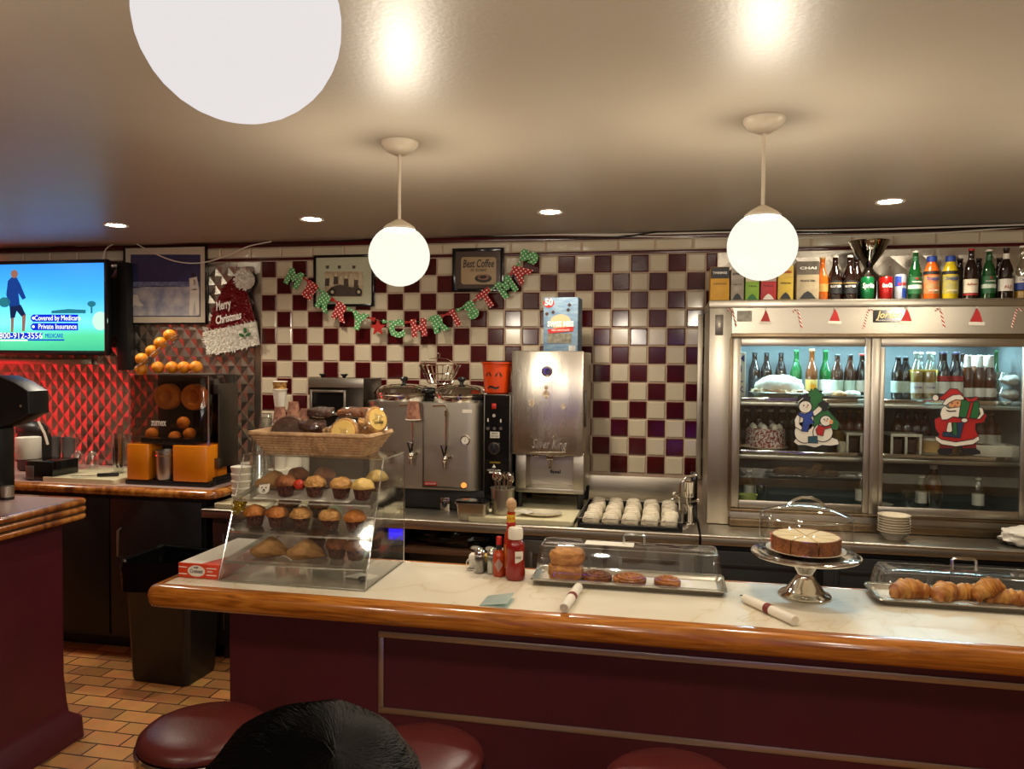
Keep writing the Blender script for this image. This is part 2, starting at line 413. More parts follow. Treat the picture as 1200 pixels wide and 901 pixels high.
def pillow(bm, x0, x1, z0, z1, mi, y=4.6785, h=.006, b=.007):
    tx, tz = random.uniform(-.009, .009), random.uniform(-.009, .009)
    o = [bm.verts.new((x, y+.001, z)) for x, z in ((x0, z0), (x1, z0), (x1, z1), (x0, z1))]
    cx, cz = (x0+x1)/2, (z0+z1)/2
    i = [bm.verts.new((x, y-h+(x-cx)*tx+(z-cz)*tz, z)) for x, z in ((x0+b, z0+b), (x1-b, z0+b), (x1-b, z1-b), (x0+b, z1-b))]
    bm.faces.new(i).material_index = mi
    for k in range(4): bm.faces.new((o[k], o[(k+1) % 4], i[(k+1) % 4], i[k])).material_index = mi
bm = BM()
for c in range(27):
    for r in range(12):
        x1 = TX0+(c+1)*TILE if c < 26 else TX0+26.6*TILE
        pillow(bm, TX0+c*TILE+.003, x1-.003, TZ0-(r+1)*TILE+.003, TZ0-r*TILE-.003, (c+r) % 2)
struct('checker_tiles', bm, ['tile_red', 'tile_white'], wall_back, smooth=5)
bm = BM()
x = XL+.02
while x < XR-.22:
    pillow(bm, x+.003, x+.217, 2.387, 2.452, 0); x += .22
struct('border_tiles', bm, 'tile_white', wall_back, smooth=5)
bm = BM()
box(bm, XL, XR, 4.668, 4.679, 2.366, 2.385, .004); box(bm, XL, XR, 4.66, 4.679, 2.454, 2.4868, .004)
struct('trim_1', bm, 'trim_red')
# quilted steel panels
def quilted(name, x0, x1, z0, z1, w=.085, h=.1, y=4.679, pk=.01):
    bm = BM(); box(bm, x0, x1, y-.004, y, z0, z1)
    P = {}; PK = pk
    def V(i, j):
        if (i, j) not in P:
            pk = (i % 2 == 0 and j % 2 == 1) or (i % 2 == 1 and j % 2 == 0)
            X = min(max(x0+i*w/2, x0), x1); Zz = min(max(z0+j*h/2, z0), z1)
            P[(i, j)] = bm.verts.new((X, y-.0045-(PK if pk else 0), Zz))
        return P[(i, j)]
    ni, nj = int((x1-x0)/(w/2)), int((z1-z0)/(h/2))
    for i in range(ni):
        for j in range(nj):
            a, b, c, d = V(i, j), V(i+1, j), V(i+1, j+1), V(i, j+1)
            pk = lambda p, q: (p+q) % 2 == 1
            if pk(i, j): bm.faces.new((a, b, d)); bm.faces.new((b, c, d))
            else: bm.faces.new((a, b, c)); bm.faces.new((a, c, d))
    bmesh.ops.remove_doubles(bm, verts=bm.verts, dist=1e-5)
    return bm
t2 = struct('wall_back_quilted_panel', quilted('q', XL+.01, TX0-.004, .95, 2.36, .095, .12, pk=.0075), 'quilt', wall_back, smooth=14)
struct('wall_back_quilted_strip', quilted('q', TX0+26.62*TILE, XR-.01, 1.2, 2.362, .17, .15, pk=.007), 'quilt', wall_back, smooth=14)
bm = BM(); box(bm, .175, .205, 4.655, 4.676, 1.03, 2.0, .004); struct('trim_2', bm, 'steel')
# storefront window with a violet light rope behind the guests
bm = BM(); frame(bm, -2.0, .95, .3, 2.1, YF, YF+.05, .07); win = struct('window_1', bm, 'black_matt')
bm = BM(); box(bm, -1.93, .88, YF+.01, YF+.02, .37, 2.03); struct('pane', bm, pm('night_glass', '06070a', .05), win)
bm = BM(); tube(bm, [(-1.9, YF+.075, .4), (.85, YF+.075, .4), (.85, YF+.075, 2.0), (-1.9, YF+.075, 2.0)], .016, 8, closed=True)
struct('light_rope', bm, emit('violet_light_rope', (.22, .1, 1), 9), win)

t = thing('neon_sign', 'red glowing sign on the left wall outside the frame, mirrored in the quilted steel', 'sign', (XL+.01, 3.65, 1.25))
bm = BM(); box(bm, 0, .05, -.55, .55, -.45, .45, .01); obj('backing', bm, 'black', t)
for k in range(7):
    bm = BM(); cyl(bm, (.075, -.5, -.39+.13*k), (.075, .5, -.39+.13*k), .022, 8); obj('neon_tube', bm, emit('red_neon', (1, .02, .03), 5) if k == 0 else bpy.data.materials['red_neon'], t)

# ------------------------------------------------------------------ ceiling lights
def make_pendant():
    t = thing('pendant_lamp', '', 'lamp', group='opal globe pendants')
    bm = BM(); lathe(bm, [(0, ZC-.045), (.02, ZC-.045), (.05, ZC-.03), (.066, ZC-.008), (.066, ZC-.0005), (0, ZC-.0005)], seg=28); obj('canopy', bm, 'paint_white', t)
    bm = BM(); cyl(bm, (0, 0, ZC-.04), (0, 0, 2.205), .006, 10); obj('rod', bm, 'paint_white', t)
    bm = BM(); lathe(bm, [(0, 2.215), (.012, 2.215), (.045, 2.196), (.056, 2.186), (.056, 2.178), (0, 2.178)], seg=28); obj('fitter', bm, 'paint_white', t)
    bm = BM(); pr = [(.0, 2.181), (.052, 2.181)]
    R = .108
    for i in range(17):
        a = math.radians(60-150*i/16); pr.append((R*math.cos(a), 2.088+R*math.sin(a)))
    pr[-1] = (0, 2.088-R); lathe(bm, pr, seg=36); obj('globe', bm, 'globe', t, smooth=80)
    return t
pend = Repeat(make_pendant)
for x, y, l in ((-.46, .77, 'largest opal globe pendant, near the camera at the top edge'),
                (-.936, 2.6, 'opal globe pendant hanging over the muffin display case'),
                (.289, 2.55, 'opal globe pendant hanging over the domed cake stand'),
                (.77, .77, 'added opal globe pendant giving fill, outside the frame to the right, over the guests'),  # this and the following globes are added out of view as fill light
                (-1.75, .77, 'added opal globe pendant giving fill, outside the frame to the left, over the guests'),
                (1.55, 2.55, 'added opal globe pendant giving fill, outside the frame over the far end of the bar'),
                (-.46, -1.2, 'added opal globe pendant giving fill, behind the camera, middle of its row'),
                (1.1, -1.2, 'added opal globe pendant giving fill, behind the camera, right of its row'),
                (-2.1, -1.2, 'added opal globe pendant giving fill, behind the camera, left of its row')):
    o = pend.put(l, (x, y, 0))
    if y == .77 and x == -.46: BIG = o
    lamp('pendant_bulb', 'POINT', (x, y, 2.088), GLOBE_W*(1.1 if y > .5 else 1.1), (1, .88, .70), shadow_soft_size=.07)
cool = M['globe'].copy(); cool.name = 'cool_opal_glass'; [n for n in cool.node_tree.nodes if n.type == 'EMISSION'][0].inputs[0].default_value = (.74, .70, .70, 1)
for ch in BIG.children:
    if ch.name.startswith('globe'):
        ch.material_slots[0].link = 'OBJECT'; ch.material_slots[0].material = cool
def make_down():
    t = thing('downlight', '', 'ceiling light', group='recessed downlights')
    bm = BM(); lathe(bm, [(.05, -.002), (.066, -.006), (.068, -.0005), (.05, -.0005)], seg=28)
    obj('trim_ring', bm, 'paint_white', t)
    bm = BM(); lathe(bm, [(0, -.003), (.05, -.003), (.05, -.0008), (0, -.0008)], seg=28); obj('lens', bm, 'downlight', t)
    return t
dn = Repeat(make_down)
for x, l in ((-3.14, 'recessed downlight in the ceiling above the television'), (-1.92, 'recessed downlight above the framed car picture'),
             (-.6, 'recessed downlight above the cocoa box on the dispenser'), (1.02, 'recessed downlight above the glass-door refrigerator'), (-4.4, 'recessed downlight outside the frame at left')):
    dn.put(l, (x, 3.93, ZC))
    lamp('downlight_beam', 'SPOT', (x, 3.93, ZC-.03), DOWN_W, (1, .88, .70), spot_size=2.5, spot_blend=.9, shadow_soft_size=.05)

# ------------------------------------------------------------------ bar counter
t = thing('bar_counter', 'long curved-edge bar counter with cream marble top and maroon front', 'counter', (0, 2.58, 0))
def sweep(bm, path, prof, z0=0):
    """path: list of (x, y, nx, ny) ; prof: list of (outward, z)"""
    R = [[bm.verts.new((x+nx*o, y+ny*o, z)) for o, z in prof] for x, y, nx, ny in path]
    n = len(prof)
    for a, b in zip(R, R[1:]):
        for k in range(n): bm.faces.new((a[k], a[(k+1) % n], b[(k+1) % n], b[k]))
    bm.faces.new(R[0]); bm.faces.new(R[-1])
def yl(y): return y-2.58
bm = BM(); prism(bm, [(-1.695, yl(2.345)), (2.6, yl(2.345)), (2.6, yl(2.81)), (-1.695, yl(2.81))], .90, .94, 'z'); obj('marble_top', bm, 'marble', t)
bm = BM()
path = [(2.6, yl(2.345), 0, -1)]
for i in range(9):
    a = math.radians(-90-90*i/8); path.append((-1.695, yl(2.345), math.cos(a), math.sin(a)))
path += [(-1.695, yl(2.81), -1, 0)]
prof = [(0, .9402), (.022, .9402), (.04, .935), (.05, .922), (.053, .905), (.05, .886), (.042, .872), (.028, .866), (0, .866)]
sweep(bm, path, prof); box(bm, -1.74, 2.6, yl(2.811), yl(2.835), .88, .9402, .006)
obj('wooden_edge', bm, 'wood', t, smooth=50)
bm = BM(); box(bm, -1.59, 2.6, 0, .19, 0, .868); obj('front_panel', bm, 'maroon', t)
bm = BM(); box(bm, -1.588, 2.6, .19, .2, .0, .868); obj('back_panel', bm, 'steel', t)  # unseen rear face, added in steel so the worktop edge reflects lighter
bm = BM(); box(bm, -1.0, 2.6, -.006, 0, .727, .749, .002); obj('steel_strip', bm, 'steel_h', t)
bm = BM(); box(bm, -1.0, 2.6, -.006, 0, .452, .474, .002); obj('steel_strip', bm, 'steel_h', t)
bm = BM(); box(bm, -1.0, -.98, -.006, 0, .474, .727, .002); obj('steel_strip', bm, 'steel_h', t)

def make_stool():
    t = thing('bar_stool', '', 'stool', group='round bar stools')
    bm = BM(); lathe(bm, [(0, .61), (.17, .612), (.179, .617), (.181, .624), (.178, .634), (.166, .645), (.14, .653), (.08, .659), (0, .66)], seg=40); obj('seat', bm, 'vinyl', t, smooth=60)
    bm = BM(); lathe(bm, [(0, .53), (.15, .53), (.178, .545), (.186, .575), (.187, .607), (.181, .613), (0, .611)], seg=40); obj('seat_band', bm, 'chrome', t)
    bm = BM(); lathe(bm, [(0, .03), (.05, .03), (.04, .06), (.035, .5), (.07, .531), (0, .531)], seg=24); obj('pedestal', bm, 'chrome', t)
    bm = BM(); lathe(bm, [(0, 0), (.2, 0), (.2, .012), (.16, .028), (.05, .04), (0, .04)], seg=32); obj('base', bm, 'chrome', t)
    return t
st = Repeat(make_stool)
for x, l in ((-1.31, 'round oxblood bar stool at the end of the bar, leftmost, by the tiled floor'), (-.655, 'round oxblood bar stool partly hidden by the dark-haired head'),
             (.03, 'round oxblood bar stool of which only the rim of the seat shows, rightmost')):
    st.put(l, (x, 1.99, 0))

# ------------------------------------------------------------------ host counter, left foreground
t = thing('host_counter', 'maroon counter with banded streaked-wood edge at far left', 'counter', (-2.57, 3.04, 0))
pl = rrect(-1.5, 0, -2.4, 0, .035)
bm = BM(); prism(bm, rrect(-1.49, -.03, -2.39, -.03, .02), 1.0, 1.08, 'z'); obj('top', bm, 'laminate', t)
for i, z in enumerate((1.0775, 1.0445, 1.0115)):
    bm = BM(); P = []
    x0, x1, y0, y1, r = -1.49, -.028, -2.39, -.028, .02
    for cx, cy, a0 in ((x1-r, y1-r, 0), (x0+r, y1-r, 90), (x0+r, y0+r, 180), (x1-r, y0+r, 270)):
        P += [(cx+r*math.cos(math.radians(a0+15*k)), cy+r*math.sin(math.radians(a0+15*k)), math.cos(math.radians(a0+15*k)), math.sin(math.radians(a0+15*k))) for k in range(7)]
    P.append(P[0])
    sweep(bm, P, [(-.01, z+.003), (.02, z+.003), (.027, z-.004), (.028, z-.011), (.026, z-.018), (.02, z-.0225), (-.01, z-.0225)])
    obj('wood_band', bm, 'wood_burl', t, smooth=50)
bm = BM(); prism(bm, rrect(-1.48, -.011, -2.38, -.011, .02), .992, 1.072, 'z'); obj('metal_inlay', bm, 'steel_dark', t)
bm = BM()
# body with flared foot
def skirt(d, z): return [bm.verts.new((x, y, z)) for x, y in rrect(-1.44-d, -.055+d, -2.3-d, -.085+d, .04)]
R = [skirt(d, z) for d, z in ((0, .99), (0, .3), (.008, .17), (.014, .12), (.05, .09), (.055, 0))]
for a, b in zip(R, R[1:]):
    for k in range(len(a)): bm.faces.new((a[k], a[(k+1) % len(a)], b[(k+1) % len(a)], b[k]))
bm.faces.new(R[0]); bm.faces.new(R[-1]); obj('body', bm, 'maroon', t, smooth=50)

# ------------------------------------------------------------------ juice counter (black, streaked-wood top) and steel counters
t = thing('side_counter', 'black cupboard counter with streaked-wood top under the orange juicer', 'counter', (-3.3, 4.2, 0))
bm = BM(); box(bm, -1.4, .785, -.30, .455, .925, .97); obj('top', bm, 'laminate', t)
bm = BM(); sweep(bm, [(-1.4, -.30, 0, -1), (.765, -.30, 0, -1), (.785, -.29, .8, -.6), (.79, -.27, 1, 0), (.79, .455, 1, 0)],
      [(-.02, .9705), (.012, .9705), (.03, .962), (.038, .948), (.03, .93), (.012, .92), (-.02, .92)]); obj('wooden_edge', bm, 'wood_burl', t, smooth=50)
bm = BM(); box(bm, -1.4, .74, -.28, .45, .08, .925); box(bm, -1.4, .74, -.22, .45, 0, .08); obj('cabinet', bm, 'black_matt', t)
for x0, x1, hx in ((-1.0, -.32, -.36), (-.31, .12, -.27), (.13, .72, .2)):
    bm = BM(); box(bm, x0, x1, -.30, -.281, .1, .9, .004); d = obj('door', bm, 'black_matt', t)
    bm = BM(); tube(bm, [(hx, -.3, .56), (hx, -.325, .57), (hx, -.325, .72), (hx, -.3, .73)], .007, 8); obj('handle', bm, 'steel', d)

t = thing('back_counter', 'steel worktop behind the bar carrying the coffee urn and cocoa dispenser', 'worktop', (-1.2, 4.2, 0))
bm = BM(); box(bm, -1.335, 1.365, -.355, .455, .845, .879, .004); obj('worktop', bm, 'steel_h', t)
bm = BM(); cyl(bm, (-1.335, -.36, .872), (1.365, -.36, .872), .009, 10); box(bm, -1.335, 1.365, -.366, -.355, .83, .872, .003); obj('front_edge', bm, 'steel_h', t)
bm = BM(); box(bm, -2.4, .165, 4.658, 4.672, .881, 1.03, .003); struct('trim_3', bm, 'steel')
t = thing('back_counter', 'steel worktop running along below the glass-door refrigerator', 'worktop', (1.3, 4.2, 0))
bm = BM(); box(bm, -1.125, 1.2, -.355, .455, .845, .879, .004); obj('worktop', bm, 'steel_h', t)
bm = BM(); cyl(bm, (-1.125, -.36, .872), (1.2, -.36, .872), .009, 10); box(bm, -1.125, 1.2, -.366, -.355, .83, .872, .003); obj('front_edge', bm, 'steel_h', t)

def cabinet(x0, x1, label, doors, mt, open_=False):
    t = thing('under_counter_cabinet', label, 'cabinet', ((x0+x1)/2, 4.25, 0)); h = (x1-x0)/2
    bm = BM()
    if open_:
        box(bm, -h, -h+.02, -.36, .4, .1, .843); box(bm, h-.02, h, -.36, .4, .1, .843); box(bm, -h+.02, h-.02, .38, .4, .1, .843); box(bm, -h+.02, h-.02, -.36, .38, .1, .12)
    else: box(bm, -h, h, -.36, .4, .1, .843)
    box(bm, -h+.03, h-.03, -.3, .38, 0, .1); obj('body', bm, mt, t)
    if open_:
        bm = BM(); box(bm, -h+.021, h-.021, -.35, .37, .685, .715, .003); obj('shelf', bm, pm('brown_shelf', '6a4a34', .5, col2='5a3e2a'), t)
    for k in range(doors):
        a = -h+2*h*k/doors+.012; b = -h+2*h*(k+1)/doors-.012
        bm = BM(); box(bm, a, b, -.385, -.361, .14, .8, .006); d = obj('door', bm, mt, t)
        bm = BM(); frame(bm, a+.05, b-.05, .2, .74, -.392, -.386, .025); obj('door_moulding', bm, mt, d)
        bm = BM(); tube(bm, [(b-.03, -.385, .55), (b-.03, -.41, .56), (b-.03, -.41, .66), (b-.03, -.385, .67)], .006, 8); obj('handle', bm, 'steel', d)
    return t
cabinet(-2.5, -1.62, 'grey steel cabinet with framed door at the counter end by the black bin', 2, 'steel_dark')
cabinet(-1.61, -.76, 'open steel bay under the coffee urn with a brown shelf', 0, 'steel_dark', True)
cabinet(-.75, .16, 'dull steel cabinet below the tray of white cups', 2, 'steel_dark')
cabinet(.175, 2.4, 'black cabinet row below the glass-door refrigerator', 4, 'black_matt')

# ------------------------------------------------------------------ refrigerator
FX0, FX1, FY = .212, 1.83, 4.1
t = fridge = thing('display_refrigerator', 'large steel refrigerator with two glass sliding doors full of bottles and cakes', 'refrigerator', (FX0, FY, .88))
def fz(z): return z-.88
W = FX1-FX0
bm = BM()
box(bm, 0, .112, 0, .565, fz(.882), fz(2.0), .004); box(bm, W-.112, W, 0, .565, fz(.882), fz(2.0), .004)
box(bm, .112, W-.112, .0, .565, fz(1.868), fz(2.0)); box(bm, .112, W-.112, .55, .565, fz(.95), fz(1.868))
box(bm, .112, W-.112, .02, .55, fz(.882), fz(.955), .004)
obj('body', bm, 'steel', t)
bm = BM(); box(bm, -.004, W+.004, -.012, .57, fz(2.0), fz(2.04), .005); obj('top_panel', bm, 'steel_h', t)
bm = BM(); box(bm, .112, W-.112, -.008, .01, fz(1.846), fz(1.87), .003); box(bm, .105, .118, -.008, .02, fz(.955), fz(1.846), .003); box(bm, .112, W-.112, -.004, .03, fz(.95), fz(.966), .003); box(bm, .112, W-.112, -.03, .02, fz(.882), fz(.92), .004)
obj('door_track', bm, pm('bronze_steel', '86745c', .35, metal=1, col2='7a6850'), t)
bm = BM(); box(bm, .113, W-.113, .54, .549, fz(.957), fz(1.866)); box(bm, .113, .118, .04, .54, fz(.957), fz(1.866)); box(bm, W-.118, W-.113, .04, .54, fz(.957), fz(1.866)); box(bm, .118, W-.118, .04, .54, fz(1.858), fz(1.866)); box(bm, .118, W-.118, .04, .54, fz(.957), fz(.962))
obj('liner', bm, pm('grey_liner', '6f7574', .4, col2='656b6a', metal=.3), t)
for x0, x1, y, lab in ((.118, .80, .012, 'left'), (.785, W-.115, -.006, 'right')):
    bm = BM(); T = .042
    frame(bm, x0, x1, fz(.968), fz(1.847), y, y+.016, T, .004)
    if lab == 'right': box(bm, x0+T, x0+T+.02, y+.003, y+.015, fz(.968+T), fz(1.844-T), .002)
    d = obj('sliding_door', bm, 'steel', t)
    bm = BM(); box(bm, x0+T-.005, x1-T+.005, y+.006, y+.010, fz(.968+T-.005), fz(1.844-T+.005)); obj('glass_pane', bm, 'door_glass', d)
for z in (1.54, 1.262):
    bm = BM()
    box(bm, .13, W-.13, .10, .52, fz(z)-.004, fz(z))  # solid sheet added to block the cabinet light from the compartments below
    box(bm, .12, W-.12, .092, .1, fz(z)-.022, fz(z), .002); box(bm, .12, W-.12, .52, .53, fz(z)-.022, fz(z))
    for k in range(7): x = .14+k*(W-.28)/6; box(bm, x-.004, x+.004, .1, .52, fz(z)-.012, fz(z)-.004)
    obj('shelf', bm, 'chrome', t)
    bm = BM(); box(bm, .12, W-.12, .082, .092, fz(z)-.045, fz(z)-.024, .003); obj('shelf_rail', bm, 'steel_h', t)
bm = BM(); cyl(bm, (.2, .11, fz(1.852)), (W-.2, .11, fz(1.852)), .005, 10); obj('light_tube', bm, emit('cool_tube', (.5, .85, 1), 14), t)
lamp('refrigerator_light', 'AREA', (FX0+W/2, FY+.25, 1.848), 20, (.5, .84, 1), shape='RECTANGLE', size=1.2, size_y=.05)
# switch plate and small sign on the pillar and header
bm = BM(); box(bm, .028, .068, -.004, 0, fz(1.86), fz(1.965), .003); sw = obj('thermostat_plate', bm, 'steel_dark', t)
bm = BM(); box(bm, .042, .054, -.009, -.004, fz(1.9), fz(1.925), .002); obj('switch', bm, 'white', sw)
bm = BM(); box(bm, .135, .21, -.002, 0, fz(1.93), fz(1.985)); obj('notice', bm, pm('grey_print', '7d7a70', .5, col2='a9a494', scale=50), t)
BQ = at_y(1042, 370.5, FY); BQx, BQz = BQ.x-FX0, BQ.z-.88
bm = BM(); box(bm, BQx-.075, BQx+.075, -.003, 0, BQz-.03, BQz+.03); bd = obj('name_badge', bm, 'black_gloss', t)
text('badge_lettering', 'Jordon', .05, pm('badge_gold', 'd8c480', .4), bd, (BQx, -.004, BQz+.006), width=.12, shear=.3, bold=.0008)
text('badge_lettering', 'REFRIGERATION', .008, 'white_ink', bd, (BQx, -.004, BQz-.021), width=.12)

# ------------------------------------------------------------------ television and wall pictures
def px_on(y):
    """wall-plane coordinates of a spot seen in the photograph"""
    return lambda px, py: (at_y(px, py, y).x, at_y(px, py, y).z)
def rel(P, o): return [(p[0]-o[0], p[1]-o[1]) for p in P]
Q = px_on(4.5)
tr = Q(122, 307); br_ = Q(122, 411)
TH = tr[1]-br_[1]; TW = TH*16/9
TVX, TVZ = tr[0]-TW/2, (tr[1]+br_[1])/2
t = thing('television', 'flat screen television showing a man on a golf course', 'television', (TVX, 4.5, TVZ))
bm = BM(); frame(bm, -TW/2-.02, TW/2+.02, -TH/2-.03, TH/2+.02, 0, .03, .024); box(bm, -TW/2-.015, TW/2+.015, .012, .05, -TH/2-.02, TH/2+.015, .004); obj('bezel', bm, 'black', t)
bm = BM(); box(bm, TW/2+.022, TW/2+.10, .09, .158, -TH/2-.13, TH/2+.01, .004); box(bm, -.3, TW/2+.022, .10, .15, -.2, .2); box(bm, -.2, .2, .05, .10, -.15, .15); obj('wall_mount', bm, 'black_matt', t)
sky = ramp_mat('screen_picture', 2, [(0, '2f9a78'), (.17, '44b486'), (.24, '4fc0b0'), (.32, '62c8f0'), (.62, '3aa6ee'), (1, '2a86e4')], rough=.3, emis=1.0)
bm = BM(); box(bm, -TW/2, TW/2, .004, .0115, -TH/2, TH/2); scr = obj('screen', bm, sky, t)
def T(px, py): q = Q(px, py); return (q[0]-TVX, q[1]-TVZ)
def pic(name, poly, m, y=.003, th=.001, par=None): bm = BM(); prism(bm, poly, y-th, y); return obj(name, bm, m, par or scr, flat=True)
e_man = emit('screen_navy', '1c3f8c', .8); e_dark = emit('screen_dark', '1d2a50', .7); e_skin = emit('screen_skin', '9a6a58', .8); e_blue = emit('screen_blue', '1028c8', 1.0); e_wh = emit('screen_white', 'f4f8ff', 1.1); e_tree = emit('screen_tree', '2a7a88', .8); e_pale = emit('screen_pale', 'c8e8d8', .9)
pic('golfer_torso', [T(*p) for p in ((9, 329), (13, 325), (19, 325), (23, 332), (30, 349), (26, 351), (21, 343), (23, 358), (11, 360), (7, 345))], e_man)
pic('golfer_head', [T(*p) for p in ell(16.5, 321, 4.2, 5, 14)], e_skin)
pic('golfer_shorts', [T(*p) for p in ((11, 359), (24, 357), (30, 369), (25, 371), (19, 364), (17, 372), (12, 373))], e_dark)
pic('golfer_leg', [T(*p) for p in ((12.5, 373), (16, 372), (15, 389), (12.5, 389))], e_skin)
pic('golfer_leg', [T(*p) for p in ((25.5, 370), (30, 368), (28.5, 388), (25.5, 388))], e_skin)
pic('distant_tree', [T(*p) for p in ell(107, 356, 5, 3.5, 10)], e_tree); pic('distant_tree', [T(*p) for p in ((106, 357), (108, 357), (108, 367), (106, 367))], e_tree)
pic('distant_tree', [T(*p) for p in ell(5, 354, 7, 6, 10)], e_tree); pic('low_shrubs', [T(*p) for p in ((60, 364), (80, 362), (100, 363), (100, 367), (60, 367))], e_tree)
pic('golf_ball', [T(*p) for p in ell(117, 376, 9, 11, 20)], e_pale)
for a, b, s in ((368.5, 377, 'Covered by Medicare'), (378.5, 387, 'Private Insurance')):
    k = pic('caption_bar', [T(*p) for p in ((38, a), (91, a), (91, b), (38, b))], e_blue)
    c = T(67, (a+b)/2); text('caption', s, .05, e_wh, k, (c[0], .0015, c[1]), width=(.36 if 'Cov' in s else .30))
    pic('tick_mark', [T(*p) for p in ell(39, (a+b)/2, 3.4, 3.6, 14)], e_blue, y=.0022); pic('tick_dot', [T(*p) for p in ell(39, (a+b)/2, 1.6, 1.7, 10)], e_wh, y=.0012)
k = pic('phone_bar', [T(*p) for p in ((0, 390), (50, 390), (46, 397), (0, 397))], e_blue)
c = T(24, 393.5); text('phone_number', '800-912-3556', .06, e_wh, k, (c[0], .0015, c[1]), width=.345)
pic('underline', [T(*p) for p in ((0, 398), (32, 398), (32, 399.5), (0, 399.5))], e_wh); pic('underline', [T(*p) for p in ((32, 397.5), (75, 397.5), (75, 399), (32, 399))], e_blue)
c = T(63, 393.5); text('station_name', 'MEDICARE', .04, e_blue, scr, (c[0], .0028, c[1]), width=.14)
# steel rail under the television
a, b = at_y(-40, 424, 4.56), at_y(96, 424, 4.56)
t = thing('steel_rail', 'narrow steel rail on the quilted wall below the television', 'rail', ((a.x+b.x)/2, 4.56, b.z))
L_ = (b.x-a.x)/2
bm = BM(); box(bm, -L_, L_, -.01, .09, -.018, .018, .003); obj('rail', bm, 'steel_h', t)

def framed(name, label, p0, p1, y0, frame_m, mat_m, fw, mw, tilt=0):
    """picture frame hung on the wall: returns the thing, its half size"""
    Qw = px_on(y0); a = Qw(*p0); b = Qw(*p1)
    cx, cz, hw, hh = (a[0]+b[0])/2, (a[1]+b[1])/2, (b[0]-a[0])/2, (a[1]-b[1])/2
    t = thing(name, label, 'picture', (cx, y0, cz))
    bm = BM(); frame(bm, -hw, hw, -hh, hh, 0, .022, fw, .003); obj('frame', bm, frame_m, t)
    bm = BM(); box(bm, -hw+fw*.8, hw-fw*.8, .010, .02, -hh+fw*.8, hh-fw*.8); mt = obj('mat_board', bm, mat_m, t)
    bm = BM(); box(bm, -hw+fw*.8, hw-fw*.8, .003, .0045, -hh+fw*.8, hh-fw*.8); obj('glazing', bm, clear('picture_glass', (1, 1, 1), .03, .3, .03), t)
    def W(px, py): q = Qw(px, py); return (q[0]-cx, q[1]-cz)
    return t, mt, W, hw, hh
def flat(name, poly, m, par, y=.0095, th=.0012): bm = BM(); prism(bm, poly, y-th, y); return obj(name, bm, m, par, flat=True)
t, mt, W, hw, hh = framed('framed_photograph', 'large framed blue-toned baseball photograph with two players', (144, 289), (242, 380), 4.645, 'black_gloss', pm('pale_mat', 'd3c6ae', .8, col2='cabca3'), .012, .02)
ph = flat('photograph', [W(*p) for p in ((152, 298), (234, 298), (234, 371), (152, 371))], pm('night_sky_print', '1a1e4c', .5, col2='2c3162', scale=10), mt)
flat('stadium_lights', [W(*p) for p in ((153, 330), (233, 330), (233, 336), (153, 336))], pm('print_mid_blue', '4a517c', .5, col2='8088a8', scale=40), mt, y=.0082)
flat('ground', [W(*p) for p in ((153, 338), (175, 335), (233, 336), (233, 370), (153, 370))], pm('print_pale', 'cfcac0', .5, col2='8488a4', scale=12), mt, y=.0082)
for poly in (((221, 326), (230, 324), (232, 336), (229, 340), (222, 339)), ((222, 339), (232, 338), (233, 368), (229, 369), (227.5, 350), (225, 369), (221, 369))): flat('batter', [W(*p) for p in poly], 'paper', mt, y=.007)
flat('batter_cap', [W(*p) for p in ell(226, 322, 2.4, 2.6, 10)], 'ink', mt, y=.007)
c = W(227, 331); text('jersey_number', '3', .045, 'ink', mt, (c[0], .0055, c[1]))
flat('crouching_player', [W(*p) for p in ((153, 352), (156, 345), (161, 346), (162, 353), (168, 358), (163, 359), (157, 357), (154, 361))], 'paper', mt, y=.007)

t, mt, W, hw, hh = framed('framed_photograph', 'framed sepia photograph of a crowd round an old open racing car', (367, 299), (438, 359), 4.645, 'black_gloss', pm('green_white_mat', 'c3c4a6', .8, col2='bcbd9f'), .017, .05)
ph = flat('photograph', [W(*p) for p in ((380, 318), (425, 318), (425, 348), (380, 348))], pm('sepia_print', 'a08a68', .6, col2='c8b692', scale=30), mt)
sep = pm('sepia_dark', '3c3026', .6, col2='52443a', scale=60); sel = pm('sepia_light', 'd6c8a8', .6, col2='c4b28e', scale=60)
flat('car_body', [W(*p) for p in ((382, 342), (388, 336), (398, 333), (408, 336), (420, 337), (424, 342), (423, 347), (384, 347))], sep, mt, y=.0082)
for x in (389, 420): flat('car_wheel', [W(*p) for p in ell(x, 342, 4, 4.6, 16)], 'ink', mt, y=.007); flat('wheel_hub', [W(*p) for p in ell(x, 342, 1.8, 2, 10)], sel, mt, y=.0057)
for i, x in enumerate((383, 388, 393, 399, 405, 411, 417, 422)):
    hb = 324+2*math.sin(i*2.3); flat('onlooker', [W(*p) for p in ((x-2.3, hb+2), (x+2.3, hb+2), (x+3, hb+11), (x-3, hb+11))], sel if i % 2 else sep, mt, y=.0088-.0001*i)
    flat('onlooker_head', [W(*p) for p in ell(x, hb, 1.6, 2, 8)], sel, mt, y=.0075)
for x in (381, 395, 412): flat('pit_sign', [W(*p) for p in ((x, 311), (x+4, 311), (x+3.6, 314.5), (x+.4, 314.5))], sep, mt)

